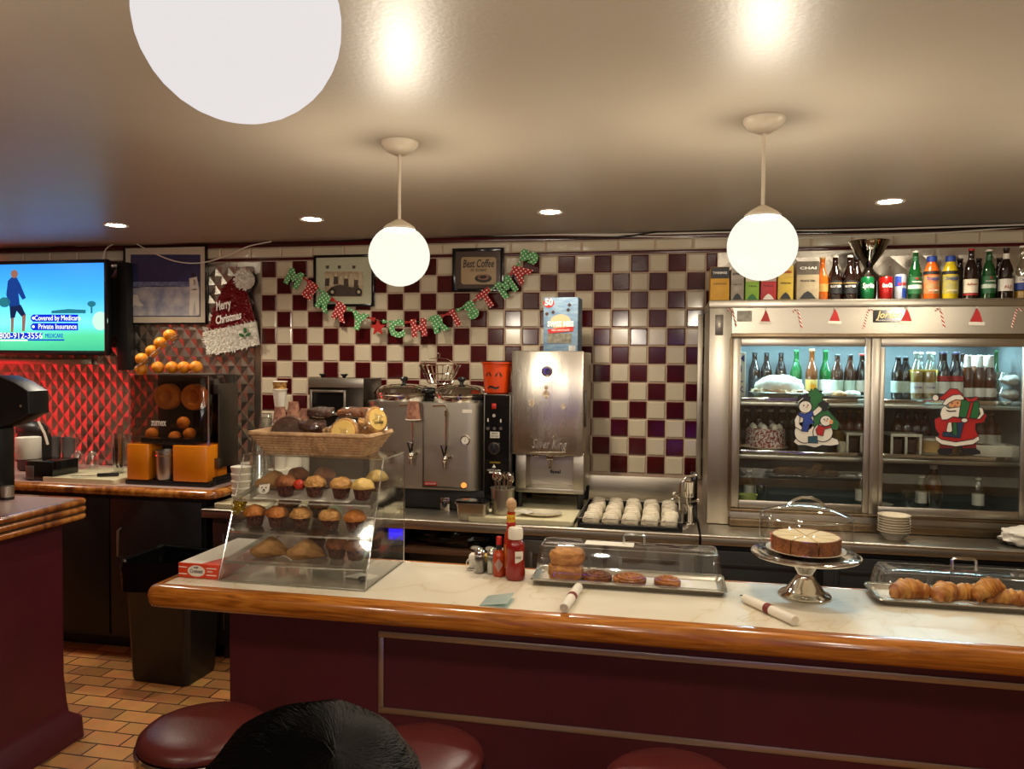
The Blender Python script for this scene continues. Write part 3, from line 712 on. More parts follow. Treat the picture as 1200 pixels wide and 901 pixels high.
t, mt, W, hw, hh = framed('framed_sign', 'small black framed coffee sign above the coffee urn', (530, 291), (590, 341.5), 4.645, 'black_gloss', pm('dark_walnut_print', '3a2a22', .7, col2='4a382e', scale=8, stretch=(1, 1, 12)), .02, .03)
flat('coffee_card', [W(*p) for p in rrect(540, 581, 301, 333, 3, 3)], pm('kraft_card', 'a58b66', .7, col2='b79c76', scale=10), mt)
c = W(560, 309); text('sign_lettering', 'Best Coffee', .07, 'ink', mt, (c[0], .0075, c[1]), width=.2, shear=.25, bold=.0012)
c = W(560, 316); text('sign_lettering', 'in town', .035, 'ink', mt, (c[0], .0075, c[1]), width=.1, shear=.25)
flat('cup_drawing', [W(*p) for p in ell(566, 326, 10, 5, 20)], 'ink', mt, y=.008); flat('cup_rim', [W(*p) for p in ell(566, 324.5, 7, 3.4, 20)], 'kraft', mt, y=.0068); flat('cup_coffee', [W(*p) for p in ell(566, 324.5, 4.5, 2, 16)], 'ink', mt, y=.0056)

# ------------------------------------------------------------------ tinsel holiday hat
Qh = px_on(4.64); O = Qh(272, 372)
def H(px, py): q = Qh(px, py); return (q[0]-O[0], q[1]-O[1])
t = thing('holiday_hat_sign', 'red and white tinsel holiday hat wall sign with a lettered greeting', 'decoration', (O[0], 4.64, O[1]))
def tinsel(poly, n, L, y0, y1, seed):
    bm = BM(); prism(bm, poly, y0, y1, bev=.004); r = random.Random(seed)
    xs = [p[0] for p in poly]; zs = [p[1] for p in poly]
    def inside(x, z):
        c = False
        for (x1, z1), (x2, z2) in zip(poly, poly[1:]+poly[:1]):
            if (z1 > z) != (z2 > z) and x < (x2-x1)*(z-z1)/(z2-z1)+x1: c = not c
        return c
    k = 0
    while k < n:
        x, z = r.uniform(min(xs), max(xs)), r.uniform(min(zs), max(zs))
        if not inside(x, z): continue
        k += 1; a = r.uniform(0, 6.28); d = Vector((math.cos(a), -r.uniform(.1, .9), math.sin(a)))*L; s = Vector((-math.sin(a), r.uniform(-.3, .3), math.cos(a)))*L*.22
        p = Vector((x, y0, z)); bm.faces.new([bm.verts.new(q) for q in (p-s, p+s, p+d+s*.6, p+d-s*.6)])
    return bm
tin_r = pm('red_tinsel', '8a0e16', .3, metal=.25, col2='5a080c', scale=80); tin_w = pm('white_tinsel', 'f0ebdc', .45, col2='d8d2c2', scale=80)
obj('red_cone', tinsel([H(*p) for p in ((276, 324), (283, 328), (290, 345), (299, 376), (246, 388), (251, 362), (262, 338), (270, 328))], 900, .014, -.012, .012, 1), tin_r, t, flat=True)
obj('white_brim', tinsel([H(*p) for p in ((240, 389), (300, 377), (304, 404), (275, 411), (245, 416))], 1000, .017, -.018, .012, 2), tin_w, t, flat=True)
obj('pompom', tinsel([H(*p) for p in ell(288, 328, 10, 11, 18)], 420, .02, -.018, .012, 3), tin_w, t, flat=True)
bm = BM()
for cx, cy, a in ((287, 393, 2.6), (294.5, 392.5, .5), (291, 387.5, 1.6)): 
    c = H(cx, cy); prism(bm, [(c[0]+.019*math.cos(b)*math.cos(a)-.009*math.sin(b)*math.sin(a), c[1]+.019*math.cos(b)*math.sin(a)+.009*math.sin(b)*math.cos(a)) for b in [i*PI/6 for i in range(12)]], -.045, -.036)
obj('holly_leaves', bm, 'green', t)
c = H(264, 358); text('greeting', 'Merry', .085, 'white_ink', t, (c[0], -.03, c[1]), width=.115, shear=.3, rot=.2, bold=.002)
c = H(270, 373); text('greeting', 'Christmas', .075, 'white_ink', t, (c[0], -.03, c[1]), width=.19, shear=.3, rot=.2, bold=.002)
bm = BM(); c = H(278, 306); c2 = H(276, 326); tube(bm, [(c[0], .0, c[1]), (c2[0], 0, c2[1])], .0015, 6); obj('hanging_string', bm, 'red', t)

# ------------------------------------------------------------------ letter garland
LET = [('M', 344, 327, -28), ('E', 362.5, 341, -33), ('R', 379, 354, -32), ('R', 398, 366, -24), ('Y', 420, 377, -16), ('*', 443, 384, 0), ('C', 465, 386, 4), ('H', 491, 385, 6), ('R', 514, 380, 18),
       ('I', 534, 373, 26), ('S', 553, 364, 28), ('T', 571, 351, 36), ('M', 594, 337, 36), ('A', 610, 320, 52), ('S', 621, 301, 70)]
Qg = px_on(4.60); O = Qg(465, 384)
t = thing('letter_garland', 'polka-dot letter garland spelling a holiday greeting strung across the checkered tiles', 'garland', (O[0], 4.60, O[1]))
pts = []
for i, (ch, px, py, a) in enumerate(LET):
    q = Qg(px, py); x, z = q[0]-O[0], q[1]-O[1]; r = math.radians(a)
    m = 'dots_green' if i % 2 == 0 else 'dots_red'
    pts.append((x-math.sin(r)*.045, .022, z+math.cos(r)*.045))
    if ch == '*':
        bm = BM(); prism(bm, star(x, z, .055, .024), -.004, .002); obj('star', bm, 'red', t, flat=True)
    else: text('letter', ch, .135, m, t, (x, 0, z), rot=r, depth=.002, bold=.011)
bm = BM(); tube(bm, pts, .0025, 6); obj('string', bm, 'green', t)
for i in range(len(pts)-1):
    a, b = Vector(pts[i]), Vector(pts[i+1]); m_ = (a+b)/2; d = (b-a).normalized(); n = Vector((-d.z, 0, d.x)); L = min(.035, (b-a).length*.4)
    bm = BM(); prism(bm, [((m_+s*d*L+w*n).x, (m_+s*d*L+w*n).z) for s, w in ((-1, .012), (0, .003), (1, .012), (1, -.016), (0, -.004), (-1, -.016))], .012, .016); obj('bow', bm, 'red' if i % 2 == 0 else 'dots_green', t, flat=True)

# ------------------------------------------------------------------ cables along the ceiling line
def cable(name, label, pix, y, r, m):
    bm = BM(); P = []
    c = [at_y(px, py, y) for px, py in pix]
    for i in range(len(c)-1):
        p0, p1, p2, p3 = c[max(i-1, 0)], c[i], c[i+1], c[min(i+2, len(c)-1)]
        for k in range(8):
            s = k/8; P.append(.5*((2*p1)+(p2-p0)*s+(2*p0-5*p1+4*p2-p3)*s*s+(3*p1-p0-3*p2+p3)*s**3))
    P.append(c[-1]); o = P[0].copy(); tube(bm, [p-o for p in P], r, 6)
    return tag(obj(name, bm, m, loc=o), label, 'cable')
cable('cable', 'white cable running along the ceiling line from the television to the refrigerator', ((-20, 290), (90, 288), (200, 283), (336, 281), (470, 278), (600, 275.5), (760, 274), (900, 271), (1010, 269), (1210, 263)), 4.64, .005, 'white')
cable('cable', 'black cable running along the ceiling line above the checkered tiles', ((-20, 294), (60, 290), (150, 284.5), (336, 286), (500, 277), (700, 279), (800, 270), (1000, 272), (1210, 265)), 4.625, .005, 'black')
cable('cable', 'white cable looping down across the baseball photograph', ((120, 312), (124, 292), (140, 284), (156, 284), (175, 294), (205, 306), (235, 308), (265, 300), (290, 289), (318, 283)), 4.605, .004, 'white')
cable('cable', 'thin white cable drooping along the white border tiles above the bottles', ((640, 275), (760, 277), (880, 280), (1000, 277), (1100, 273), (1210, 265)), 4.652, .004, 'white')

# ------------------------------------------------------------------ orange juicer and the side counter
SZ = .97
t = thing('orange_juicer', 'tall automatic orange juicer with smoked cover and two orange fronts', 'juicer', (-2.86, 4.0, SZ))
JW = .27
bm = BM(); box(bm, -JW, JW, .03, .31, 0, .035, .008); box(bm, -JW-.01, JW+.01, -.012, .05, 0, .028, .006); obj('base', bm, 'black', t)
bm = BM(); box(bm, -JW+.01, JW-.01, .26, .31, .035, .655, .01); box(bm, -JW+.01, JW-.01, .05, .26, .035, .05); obj('back_housing', bm, pm('dark_grey_housing', '2c2723', .3, metal=.4, col2='38322c'), t)
bm = BM(); box(bm, JW-.01, JW-.004, .1, .31, .1, .6, .002); box(bm, JW-.02, JW+.02, .07, .1, .54, .6, .003); box(bm, JW-.02, JW+.02, .07, .1, .1, .16, .003); obj('side_panel', bm, 'steel_dark', t)
bm = BM(); cyl(bm, (JW-.02, .02, .2), (JW-.02, .02, .65), .005, 10); cyl(bm, (JW-.02, .02, .645), (.1, .02, .645), .005, 8); obj('hinge_rod', bm, 'chrome', t)
# smoked cover as a shell with rounded corners
bm = BM()
a = rrect(-JW, JW-.03, -.0, .25, .04); b = [p for p in a]
A = [bm.verts.new((x, y, .24)) for x, y in a]; B = [bm.verts.new((x, y, .62)) for x, y in a]; Ct = [bm.verts.new((x*.97, y*.94+.01, .648)) for x, y in a]
for R0, R1 in ((A, B), (B, Ct)):
    for k in range(len(a)): bm.faces.new((R0[k], R0[(k+1) % len(a)], R1[(k+1) % len(a)], R1[k]))
bm.faces.new(Ct); obj('smoked_cover', bm, 'smoke', t)
text('lettering', 'zumex', .06, 'white_ink', t, (-.06, -.003, .37), width=.1, bold=.001)
bm = BM(); box(bm, -.2, .16, .02, .24, .245, .275, .006); obj('drip_tray', bm, 'black_gloss', t)
bm = BM()
for cx, cz in ((-.11, .515), (.07, .515)): lathe(bm, [(.0, -.02), (.03, -.02), (.045, .0), (.075, .0), (.08, -.02), (.08, -.05), (0, -.05)], (0, 0, 0), 24)
vs = list(bm.verts); h = len(vs)//2
for i, v in enumerate(vs):
    cx = -.11 if i < h else .07; x, y, z = v.co; v.co = (cx+x, .13-z, .515+y)
obj('squeezing_drum', bm, 'orange_dull', t)
for sx, x0, x1 in ((-1, -JW, -.125), (1, .035, JW-.015)):
    bm = BM(); pl = [(x0, -.004), (x0+.012, -.012), (x1-.012, -.012), (x1, -.004), (x1, .2), (x0, .2)]
    prism(bm, pl, .03, .24, 'z', bev=.004); obj('peel_bin', bm, 'orange_plastic', t)
bm = BM(); box(bm, -.125, .035, .12, .2, .03, .24); obj('spout_recess', bm, 'black', t)
def orange(): 
    bm = BM(); blob(bm, (0, 0, 0), (.0375, .0375, .036), 18, 12, .03, 2.5); return tag(obj('orange', bm, 'orange'), '', 'orange', 'oranges of the juicer')
org = Repeat(orange)
fy = 4.12
for px, py, l in ((185, 430.5, 'orange leftmost of the row of four on the juicer top'), (201.5, 430.5, 'second orange from left in the row on the juicer top'), (215.5, 430.5, 'third orange from left in the row on the juicer top'), (229.5, 430, 'brightest orange, rightmost of the row on the juicer top'),
                  (199, 393, 'topmost orange in the sloping wire feeder of the juicer'), (188, 402, 'second orange from the top in the sloping wire feeder'), (178, 411.5, 'third orange from the top in the sloping wire feeder'), (166, 420.5, 'lowest orange at the foot of the wire feeder')):
    p = at_y(px, py, fy); org.put(l, p)
p = at_y(165.5, 433, fy+.02); org.put('half-hidden orange under the foot of the wire feeder', p)
for px, py, l in ((178, 508, 'orange behind the smoked cover, lower left'), (215, 495, 'orange behind the smoked cover, upper of the right pair'), (222, 508, 'orange behind the smoked cover, lower of the right pair'), (205, 512, 'orange behind the smoked cover, lower middle')):
    p = at_y(px, py, 4.13); org.put(l, p)
bm = BM(); O = Vector((-2.86, 4.0, SZ))
for dy in (-.036, .036):
    P = [at_y(200, 386, fy)+Vector((.03, dy, -.055)), at_y(188, 402, fy)+Vector((0.0, dy, -.045)), at_y(166, 421, fy)+Vector((-.0, dy, -.045)), at_y(163, 432, fy)+Vector((-.03, dy, -.02)), Vector((at_y(163, 432, fy).x-.03, fy+dy, SZ+.655))]
    tube(bm, [p-O for p in P], .002, 6)
P = at_y(178, 411, fy)-O; tube(bm, [(P.x+.02, fy-O.y, P.z-.045), (P.x+.02, fy-O.y, .65)], .004, 6)
P = at_y(200, 386, fy)-O; tube(bm, [(P.x+.03, fy-O.y-.036, P.z-.055), (P.x+.05, fy-O.y, P.z-.03), (P.x+.03, fy-O.y+.036, P.z-.055)], .003, 6)
box(bm, -.19, .20, .08, .17, .652, .658, .002); obj('wire_feeder', bm, 'steel', t)
# steel juice cup
t = thing('juice_cup', 'brushed steel cup standing under the spout between the orange fronts', 'cup', (-2.905, 4.05, SZ+.031))
bm = BM(); lathe(bm, [(0, 0), (.055, 0), (.058, .005), (.062, .165), (.065, .168), (.065, .172), (.06, .172), (.056, .01), (0, .01)], seg=30); obj('body', bm, 'steel', t)
bm = BM(); lathe(bm, [(.0625, .14), (.066, .141), (.066, .149), (.0625, .15)], seg=30); obj('rim_bead', bm, 'chrome', t)

# board, glasses and bins at the left end
bm = BM(); prism(bm, rrect(-.25, .25, -.2, .25, .02), 0, .028, 'z', bev=.004)
p = at_z(102, 566, SZ+.002); CB = tag(obj('cutting_board', bm, 'board', loc=(-3.43, 4.15, SZ+.0003)), 'cream cutting board lying left of the orange juicer', 'cutting board')
def wine():
    t = thing('wine_glass', '', 'glass', group='upturned wine glasses')
    bm = BM(); lathe(bm, [(.033, 0), (.04, .03), (.043, .06), (.036, .09), (.012, .108), (.006, .115)], seg=24); obj('bowl', bm, 'glass', t)
    bm = BM(); lathe(bm, [(0, .112), (.005, .114), (.0035, .13), (.0035, .185), (.006, .195), (.034, .2), (.034, .2025), (0, .203)], seg=24); obj('stem', bm, 'glass', t); return t
wg = Repeat(wine)
for px, l in ((91, 'upturned wine glass on the cutting board, left of two'), (108, 'upturned wine glass on the cutting board, right of two')):
    wg.put(l, (at_y(px, 540, 4.3).x, 4.3, SZ+.0305))
def tumbler():
    bm = BM(); lathe(bm, [(.030, 0), (.038, .12), (.036, .12), (.028, .006), (0, .006)], seg=20); return tag(obj('tumbler', bm, 'glass'), '', 'glass', 'nested clear tumblers')
tb = Repeat(tumbler); x = at_y(139, 540, 4.2).x
for i in range(5): tb.put(['lowest clear tumbler of the stack beside the juicer', 'second lowest clear tumbler of the stack beside the juicer', 'middle clear tumbler of the stack beside the juicer', 'second highest clear tumbler of the stack beside the juicer', 'topmost clear tumbler of the stack beside the juicer'][i], (x, 4.2, SZ+.0305+.032*i))
gb = pm('grey_plastic', '6e6a68', .4, col2='5f5c5b')
for i, (px, w_) in enumerate(((58, .042), (75, .04))):
    p = at_y(px, 545, 4.42); bm = BM()
    lathe(bm, [(0, 0), (w_*.9, 0), (w_, .2), (w_+.004, .21), (w_, .21), (w_*.85, .01), (0, .01)], seg=20)
    tag(obj('utensil_bin', bm, gb, loc=(p.x, 4.46, SZ+.0005)), ['grey plastic canister behind the cutting board, left one', 'grey plastic canister behind the cutting board, nearer the wine glasses'][i], 'canister')
p = at_z(143, 556, SZ+.03); t = thing('knife', 'black-handled knife lying on the cutting board against the juicer', 'knife', (p.x-.02, 4.06, SZ+.031), .5)
bm = BM(); box(bm, -.07, .05, -.011, .011, 0, .02, .006); obj('handle', bm, 'black', t)
bm = BM(); prism(bm, [(-.07, -.008), (-.07, .012), (-.2, .012), (-.22, .008), (-.19, -.006)], .006, .008, 'z'); obj('blade', bm, 'chrome', t)
# receipt printer with paper roll
p = at_z(36, 566, SZ); t = thing('receipt_printer', 'low black receipt printer on the side counter below a paper roll', 'printer', (p.x, 4.05, SZ))
bm = BM(); box(bm, -.11, .085, -.09, .12, 0, .12, .008); obj('body', bm, 'black_gloss', t)
bm = BM(); box(bm, -.1, -.045, -.095, -.089, .01, .09, .002); obj('front_slot', bm, pm('printer_grey', '5a504c', .4), t)
p = at_y(32, 538, 4.05); bm = BM(); lathe(bm, [(.018, 0), (.068, 0), (.07, .004), (.07, .128), (.068, .132), (.02, .132), (.018, .13), (.018, 0)], seg=30)
tag(obj('paper_roll', bm, 'paper', loc=(p.x, 4.06, SZ+.1203)), 'thick white paper roll standing on the black printer', 'paper roll')
p = at_y(30, 505, 4.25); t = thing('card_reader', 'dark rounded counter device with a white cord behind the paper roll', 'device', (p.x, 4.32, SZ))
bm = BM(); box(bm, -.1, .05, -.05, .1, 0, .25, .02); blob(bm, (-.02, .0, .27), (.11, .07, .06), 18, 10); obj('body', bm, pm('charcoal_plastic', '23201e', .4, col2='2b2725'), t)
bm = BM(); a, b = at_y(45, 494, 4.2), at_y(56, 521, 4.2); o = t.location; tube(bm, [a-o, (a+b)/2-o+Vector((.01, 0, .0)), b-o], .008, 8); obj('cord', bm, 'white', t)
# register screen on the host counter
p = at_z(14, 583, 1.08); t = thing('register_screen', 'black cash register screen leaning over the corner of the host counter', 'register', (-2.99, 2.93, 1.0805))
QQ = px_on(2.93)
def G(px, py): q = QQ(px, py); return (q[0]+2.99, q[1]-1.0805)
bm = BM(); prism(bm, [G(*p) for p in ((-60, 448), (-5, 440), (8, 440), (26, 448), (43, 458), (44, 484), (20, 497), (8, 500), (-60, 520))], -.05, .07, bev=.008); obj('screen_housing', bm, 'black', t)
bm = BM(); a = G(-30, 500); b = G(7, 573); box(bm, a[0], b[0], -.03, .05, .015, a[1], .005); obj('stand', bm, 'black', t)
c = G(13, 575); bm = BM(); lathe(bm, [(0, .012), (.026, .012), (.026, .06), (0, .06)], (c[0], -.02, 0)); obj('steel_foot', bm, 'steel', t)
bm = BM(); lathe(bm, [(0, 0), (.027, 0), (.027, .012), (0, .012)], (c[0], -.02, 0)); box(bm, a[0], b[0]-.002, -.03, .05, 0, .015, .003); obj('rubber_foot', bm, 'black_matt', t)
bm = BM(); c = G(36, 475); lathe(bm, [(0, 0), (.006, 0), (.006, .004), (0, .004)]); 
for v in bm.verts: v.co = (c[0]+v.co.x, -.051-v.co.z, c[1]+v.co.y)
obj('screw', bm, 'chrome', t)

# black bin with liner
t = thing('waste_bin', 'black plastic waste bin with a crumpled black liner on the tiled floor', 'bin', (-2.6, 3.68, 0), -.05)
bm = BM()
def ring(s, z): return [bm.verts.new((x*s, y*s, z)) for x, y in rrect(-.205, .205, -.15, .15, .035)]
R = [ring(s, z) for s, z in ((.82, 0), (.85, .02), (.98, .6), (1.03, .61), (1.03, .63), (.97, .63), (.8, .03))]
for a, b in zip(R, R[1:]):
    for k in range(len(a)): bm.faces.new((a[k], a[(k+1) % len(a)], b[(k+1) % len(a)], b[k]))
bm.faces.new(R[0]); bm.faces.new(R[-1]); obj('body', bm, 'black', t)
bm = BM(); R = []
for s, z, am in ((1.05, .5, .05), (1.07, .56, .05), (1.08, .62, .04), (1.05, .66, .03), (.95, .655, .03), (.9, .5, .04)):
    P = []
    rr = rrect(-.205, .205, -.15, .15, .035, 12)
    for i, (x, y) in enumerate(rr): k = s+am*noise.noise(Vector((x*22, y*22, z*9))); P.append(bm.verts.new((x*k, y*k, z+.04*noise.noise(Vector((x*14, y*14, 3+z))))))
    R.append(P)
for a, b in zip(R, R[1:]):
    for k in range(len(a)): bm.faces.new((a[k], a[(k+1) % len(a)], b[(k+1) % len(a)], b[k]))
obj('liner', bm, pm('black_film', '0b0b0c', .15, bump=.6, bscale=24), t, smooth=25)

# ------------------------------------------------------------------ coffee urn
CZ = .8795
t = thing('coffee_urn', 'wide twin steel coffee urn with two domed lids and black-handled taps', 'coffee urn', (-1.34, 4.12, CZ))
UX = .352
bm = BM(); prism(bm, rrect(-UX, UX, 0, .36, .1, 8), .115, .60, 'z'); prism(bm, rrect(-UX-.004, UX+.004, -.004, .364, .1, 8), .588, .603, 'z'); prism(bm, rrect(-UX-.004, UX+.004, -.004, .364, .1, 8), .115, .125, 'z'); obj('body', bm, 'steel', t, smooth=50)
bm = BM(); box(bm, -UX+.0, UX, .03, .35, 0, .115, .01); obj('base', bm, 'black_matt', t)
for x, nm in ((-.175, 'left'), (.175, 'right')):
    bm = BM(); lathe(bm, [(0, .600), (.168, .600), (.172, .61), (.172, .635), (.178, .64), (.178, .65), (.17, .655), (.16, .672), (.13, .688), (.07, .697), (0, .7)], (x, .18, 0), 40); l = obj('lid', bm, 'chrome', t)
    bm = BM(); lathe(bm, [(0, .698), (.012, .698), (.01, .712), (.022, .722), (.024, .733), (.018, .742), (0, .744)], (x, .18, 0), 20); obj('lid_knob', bm, 'black', l)
bm = BM(); box(bm, -.08, .08, .1, .24, .60, .66, .008); blob(bm, (0, .12, .665), (.05, .04, .02)); obj('spray_head', bm, 'black_gloss', t)
bm = BM(); box(bm, -.0, .008, -.004, 0, .13, .58, .001); box(bm, .0, UX-.1, -.006, 0, .125, .135, .001); obj('seam', bm, 'steel_dark', t)
def tap(x, z):
    bm = BM(); cyl(bm, (x, 0, z), (x, -.05, z), .012, 12); cyl(bm, (x, -.045, z+.01), (x, -.045, z-.05), .011, 12); blob(bm, (x, -.045, z), (.018, .018, .018)); 
    cyl(bm, (x, -.005, z), (x+.03, -.03, z+.01), .008, 8); o = obj('tap', bm, 'chrome', t)
    bm = BM(); P = [(x-.005, -.045, z+.015), (x-.005, -.05, z+.03), (x-.017, -.055, z+.075), (x+.014, -.055, z+.075), (x+.005, -.05, z+.03)]; tube(bm, P, .0055, 8, closed=True); obj('tap_handle', bm, 'black', o)
    bm = BM(); cyl(bm, (x, -.012, z+.01), (x, -.012, .56), .0085, 12); tube(bm, [(x, -.012, .56), (x, -.012, .585), (x-.012, -.012, .59), (x-.08, -.01, .585)], .005, 8); cyl(bm, (x, -.012, .53), (x, -.012, .56), .012, 12); obj('sight_gauge', bm, 'chrome', o)
U = px_on(4.11)
for px, py in ((523, 537), (484, 533)): q = U(px, py); tap(q[0]+1.34, q[1]-CZ)
q = U(545, 516); bm = BM(); lathe(bm, [(0, 0), (.028, 0), (.028, .012), (.024, .014), (.022, .011), (0, .011)], seg=28)
for v in bm.verts: v.co = (q[0]+1.34+v.co.x, -v.co.z, q[1]-CZ+v.co.y)
g = obj('thermometer', bm, 'chrome', t)
bm = BM(); prism(bm, ell(q[0]+1.34, q[1]-CZ, .021, .021), -.0125, -.012); d = obj('dial', bm, 'paper', g)
bm = BM(); prism(bm, [(q[0]+1.34-.002, q[1]-CZ-.008), (q[0]+1.34+.002, q[1]-CZ-.008), (q[0]+1.34+.004, q[1]-CZ+.016)], -.0135, -.013); obj('needle', bm, 'ink', g)
q = U(504, 567); bm = BM(); cbox(bm, (q[0]+1.34, -.001, q[1]-CZ), (.075, .002, .022)); lb = obj('red_label', bm, 'red', t)
text('label_lettering', 'CAUTION HOT', .014, 'white_ink', lb, (q[0]+1.34, -.0025, q[1]-CZ), width=.066)
q = U(543, 569); bm = BM(); blob(bm, (q[0]+1.34, 0, q[1]-CZ), (.016, .012, .016)); obj('indicator_light', bm, emit('amber_lamp', (1, .22, .04), 1.6), t)
q = U(547, 482); bm = BM(); cbox(bm, (q[0]+1.34, -.001, q[1]-CZ), (.055, .002, .018)); obj('sticker', bm, 'paper', t)
q = px_on(4.13)(522, 591); bm = BM(); cbox(bm, (q[0]+1.34, .015, q[1]-CZ), (.055, .04, .085), bev=.006); k = obj('valve_plate', bm, 'chrome', t)
bm = BM(); blob(bm, (q[0]+1.34, -.012, q[1]-CZ+.005), (.014, .014, .022)); obj('valve_knob', bm, 'black', k)
# wire basket on the urn
t = thing('wire_basket', 'flared wire basket standing on the urn between its lids', 'basket', (-1.19, 4.24, CZ+.7))
p = at_y(515, 447, 4.24); t.location = (p.x, 4.25, CZ+.702)
bm = BM()
for k in range(22):
    a = 2*PI*k/22; tube(bm, [(0, 0, .003), (.065*math.cos(a), .065*math.sin(a), .003), (.12*math.cos(a), .12*math.sin(a), .11)], .0022, 5)
for r, z in ((.065, .003), (.095, .06), (.12, .11)): tube(bm, [(r*math.cos(2*PI*k/28), r*math.sin(2*PI*k/28), z) for k in range(28)], .0028, 6, closed=True)
obj('wires', bm, 'chrome', t)
bm = BM(); tube(bm, [(-.11, -.02, .11), (-.06, -.02, .145), (.0, -.02, .15), (.05, -.02, .145), (.11, -.02, .11)], .0025, 6); tube(bm, [(0, -.02, .15), (.005, -.02, .175), (-.012, -.02, .18)], .003, 6); obj('handle', bm, 'chrome', t)

# ------------------------------------------------------------------ brewer control tower, orange pail
p0 = at_y(566, 600, 4.1); p1 = at_y(598.5, 462, 4.1); BX = (p0.x+p1.x)/2; BW = (p1.x-p0.x)/2-.001
t = thing('coffee_brewer', 'narrow black brewer control tower between urn and cocoa dispenser', 'brewer', (BX, 4.1, CZ+.026)); TZ = 1.535-CZ-.026
bm = BM(); box(bm, -BW, BW, .004, .34, 0, TZ, .006); obj('housing', bm, 'black', t)
bm = BM(); frame(bm, -BW, BW, .0, TZ, -.004, .006, .006, .002); obj('edge_trim', bm, 'steel_dark', t)
bm = BM(); box(bm, -BW+.007, BW-.007, -.001, .003, .008, TZ-.008); f = obj('control_panel', bm, 'black_gloss', t)
def B(px, py): q = px_on(4.1)(px, py); return (q[0]-BX, q[1]-CZ-.026)
q = B(579, 476); bm = BM(); cbox(bm, (q[0], -.004, q[1]), (.026, .008, .03), bev=.003); obj('start_button', bm, 'red', f)
q = B(579, 487); bm = BM(); prism(bm, ell(q[0], q[1], .009, .009), -.006, -.001); obj('indicator', bm, 'steel', f)
for px, py in ((572, 492), (587, 493)): q = B(px, py); bm = BM(); cbox(bm, (q[0], -.003, q[1]), (.006, .004, .018)); obj('toggle', bm, 'white', f)
for px in (572, 579.5, 587): q = B(px, 502); bm = BM(); prism(bm, ell(q[0], q[1], .009, .009), -.005, -.001); obj('indicator', bm, 'steel_dark', f)
q = B(580, 509.5); bm = BM(); cbox(bm, (q[0], -.002, q[1]), (.052, .002, .034)); lb = obj('label', bm, 'paper', f); text('label_lettering', 'BREW', .014, 'ink', lb, (q[0], -.0035, q[1]+.008)); text('label_lettering', 'PRESS START', .01, 'ink', lb, (q[0], -.0035, q[1]-.007), width=.044)
q = B(579.5, 525); bm = BM(); prism(bm, ell(q[0], q[1], .033, .033, 30), -.008, -.001); k = obj('dial', bm, 'chrome', f)
bm = BM(); prism(bm, ell(q[0], q[1], .028, .028, 30), -.013, -.0082); box(bm, q[0]-.005, q[0]+.005, -.018, -.013, q[1]-.026, q[1]+.026, .002); obj('dial_knob', bm, 'black', k)
q = B(580, 542); text('lettering', 'CAUTION', .013, 'yellow', f, (q[0], -.002, q[1])); q = B(579, 546.5); bm = BM(); prism(bm, star(q[0], q[1], .012, .006, 3), -.003, -.001); obj('warning_mark', bm, 'white_ink', f)
q = B(579, 551); text('lettering', 'HOT LIQUIDS', .012, 'white_ink', f, (q[0], -.002, q[1]), width=.075); q = B(579, 553.5); bm = BM(); cbox(bm, (q[0], -.002, q[1]), (.055, .002, .008)); obj('plate', bm, 'white_ink', f)
p = at_y(582.5, 461, 4.2); t = thing('pumpkin_pail', 'orange plastic pail with a black drawn face on the brewer tower', 'pail', (p.x, 4.2, 1.5355))
bm = BM(); lathe(bm, [(0, 0), (.062, 0), (.07, .008), (.084, .165), (.09, .168), (.09, .178), (.083, .178), (.079, .165), (.066, .012), (0, .012)], seg=32); obj('body', bm, pm('pumpkin_orange', 'd8480c', .4, col2='cc3f08', scale=6), t)
bm = BM(); lathe(bm, [(.084, .177), (.092, .178), (.092, .184), (.084, .184)], seg=32); obj('rim', bm, 'black', t)
for ch, x, z, s in (('^', -.035, .11, .09), ('^', .025, .11, .09), ('~', -.005, .05, .12)): text('face_marking', ch, s, 'ink', t, (0, 0, z-.01), bend=.0795, face=x/.08, bold=.001)

# ------------------------------------------------------------------ white board, utensils, pan, plate
bm = BM(); prism(bm, rrect(-.28, .28, 0, .74, .02), 0, .0245, 'z', bev=.004)
tag(obj('cutting_board', bm, 'board', loc=(-.735, 3.862, CZ+.0004)), 'long cream cutting board on the steel worktop under the dispenser', 'cutting board')
p = at_y(589, 598, 3.98); t = thing('utensil_holder', 'steel canister of spoons and forks standing on the cream board', 'utensil holder', (p.x, 3.98, CZ+.0252))
bm = BM(); lathe(bm, [(0, 0), (.052, 0), (.057, .005), (.063, .135), (.066, .137), (.066, .141), (.06, .141), (.054, .01), (0, .01)], seg=30); obj('canister', bm, 'steel', t)
r = random.Random(4)
UT = t.location.copy()
for k in range(11):
    a = 2*PI*k/11; x, y = .04*math.cos(a), .04*math.sin(a); h = .17+.035*r.random()
    bm = BM(); tp = Vector((x*1.25, y*1.25, h)); tube(bm, [(x*.6, y*.6, .0), tuple(tp)], .003, 6); 
    if k % 3: blob(bm, tuple(tp), (.013, .006, .022), 12, 8)
    else:
        for d in (-.008, 0, .008): tube(bm, [tuple(tp), (tp.x+d, tp.y, tp.z+.03)], .0018, 5)
    n = 'spoon' if k % 3 else 'fork'
    tag(obj(n, bm, 'chrome', loc=UT+Vector((0, 0, .011))), 'steel %s standing in the canister by the brewer tower' % n, n, 'cutlery in the steel canister')
p = at_y(553, 606, 3.9); t = thing('steel_pan', 'small deep steel pan with a dark lid below the coffee urn', 'pan', (p.x, 3.93, CZ+.0003))
bm = BM()
def ring(hx, hy, z): return [bm.verts.new(q+(z,)) for q in rrect(-hx, hx, -hy, hy, .02)]
R = [ring(a, b, z) for a, b, z in ((.065, .05, 0), (.072, .056, .008), (.08, .064, .088), (.088, .072, .09), (.088, .072, .094), (.078, .062, .094), (.068, .05, .01))]
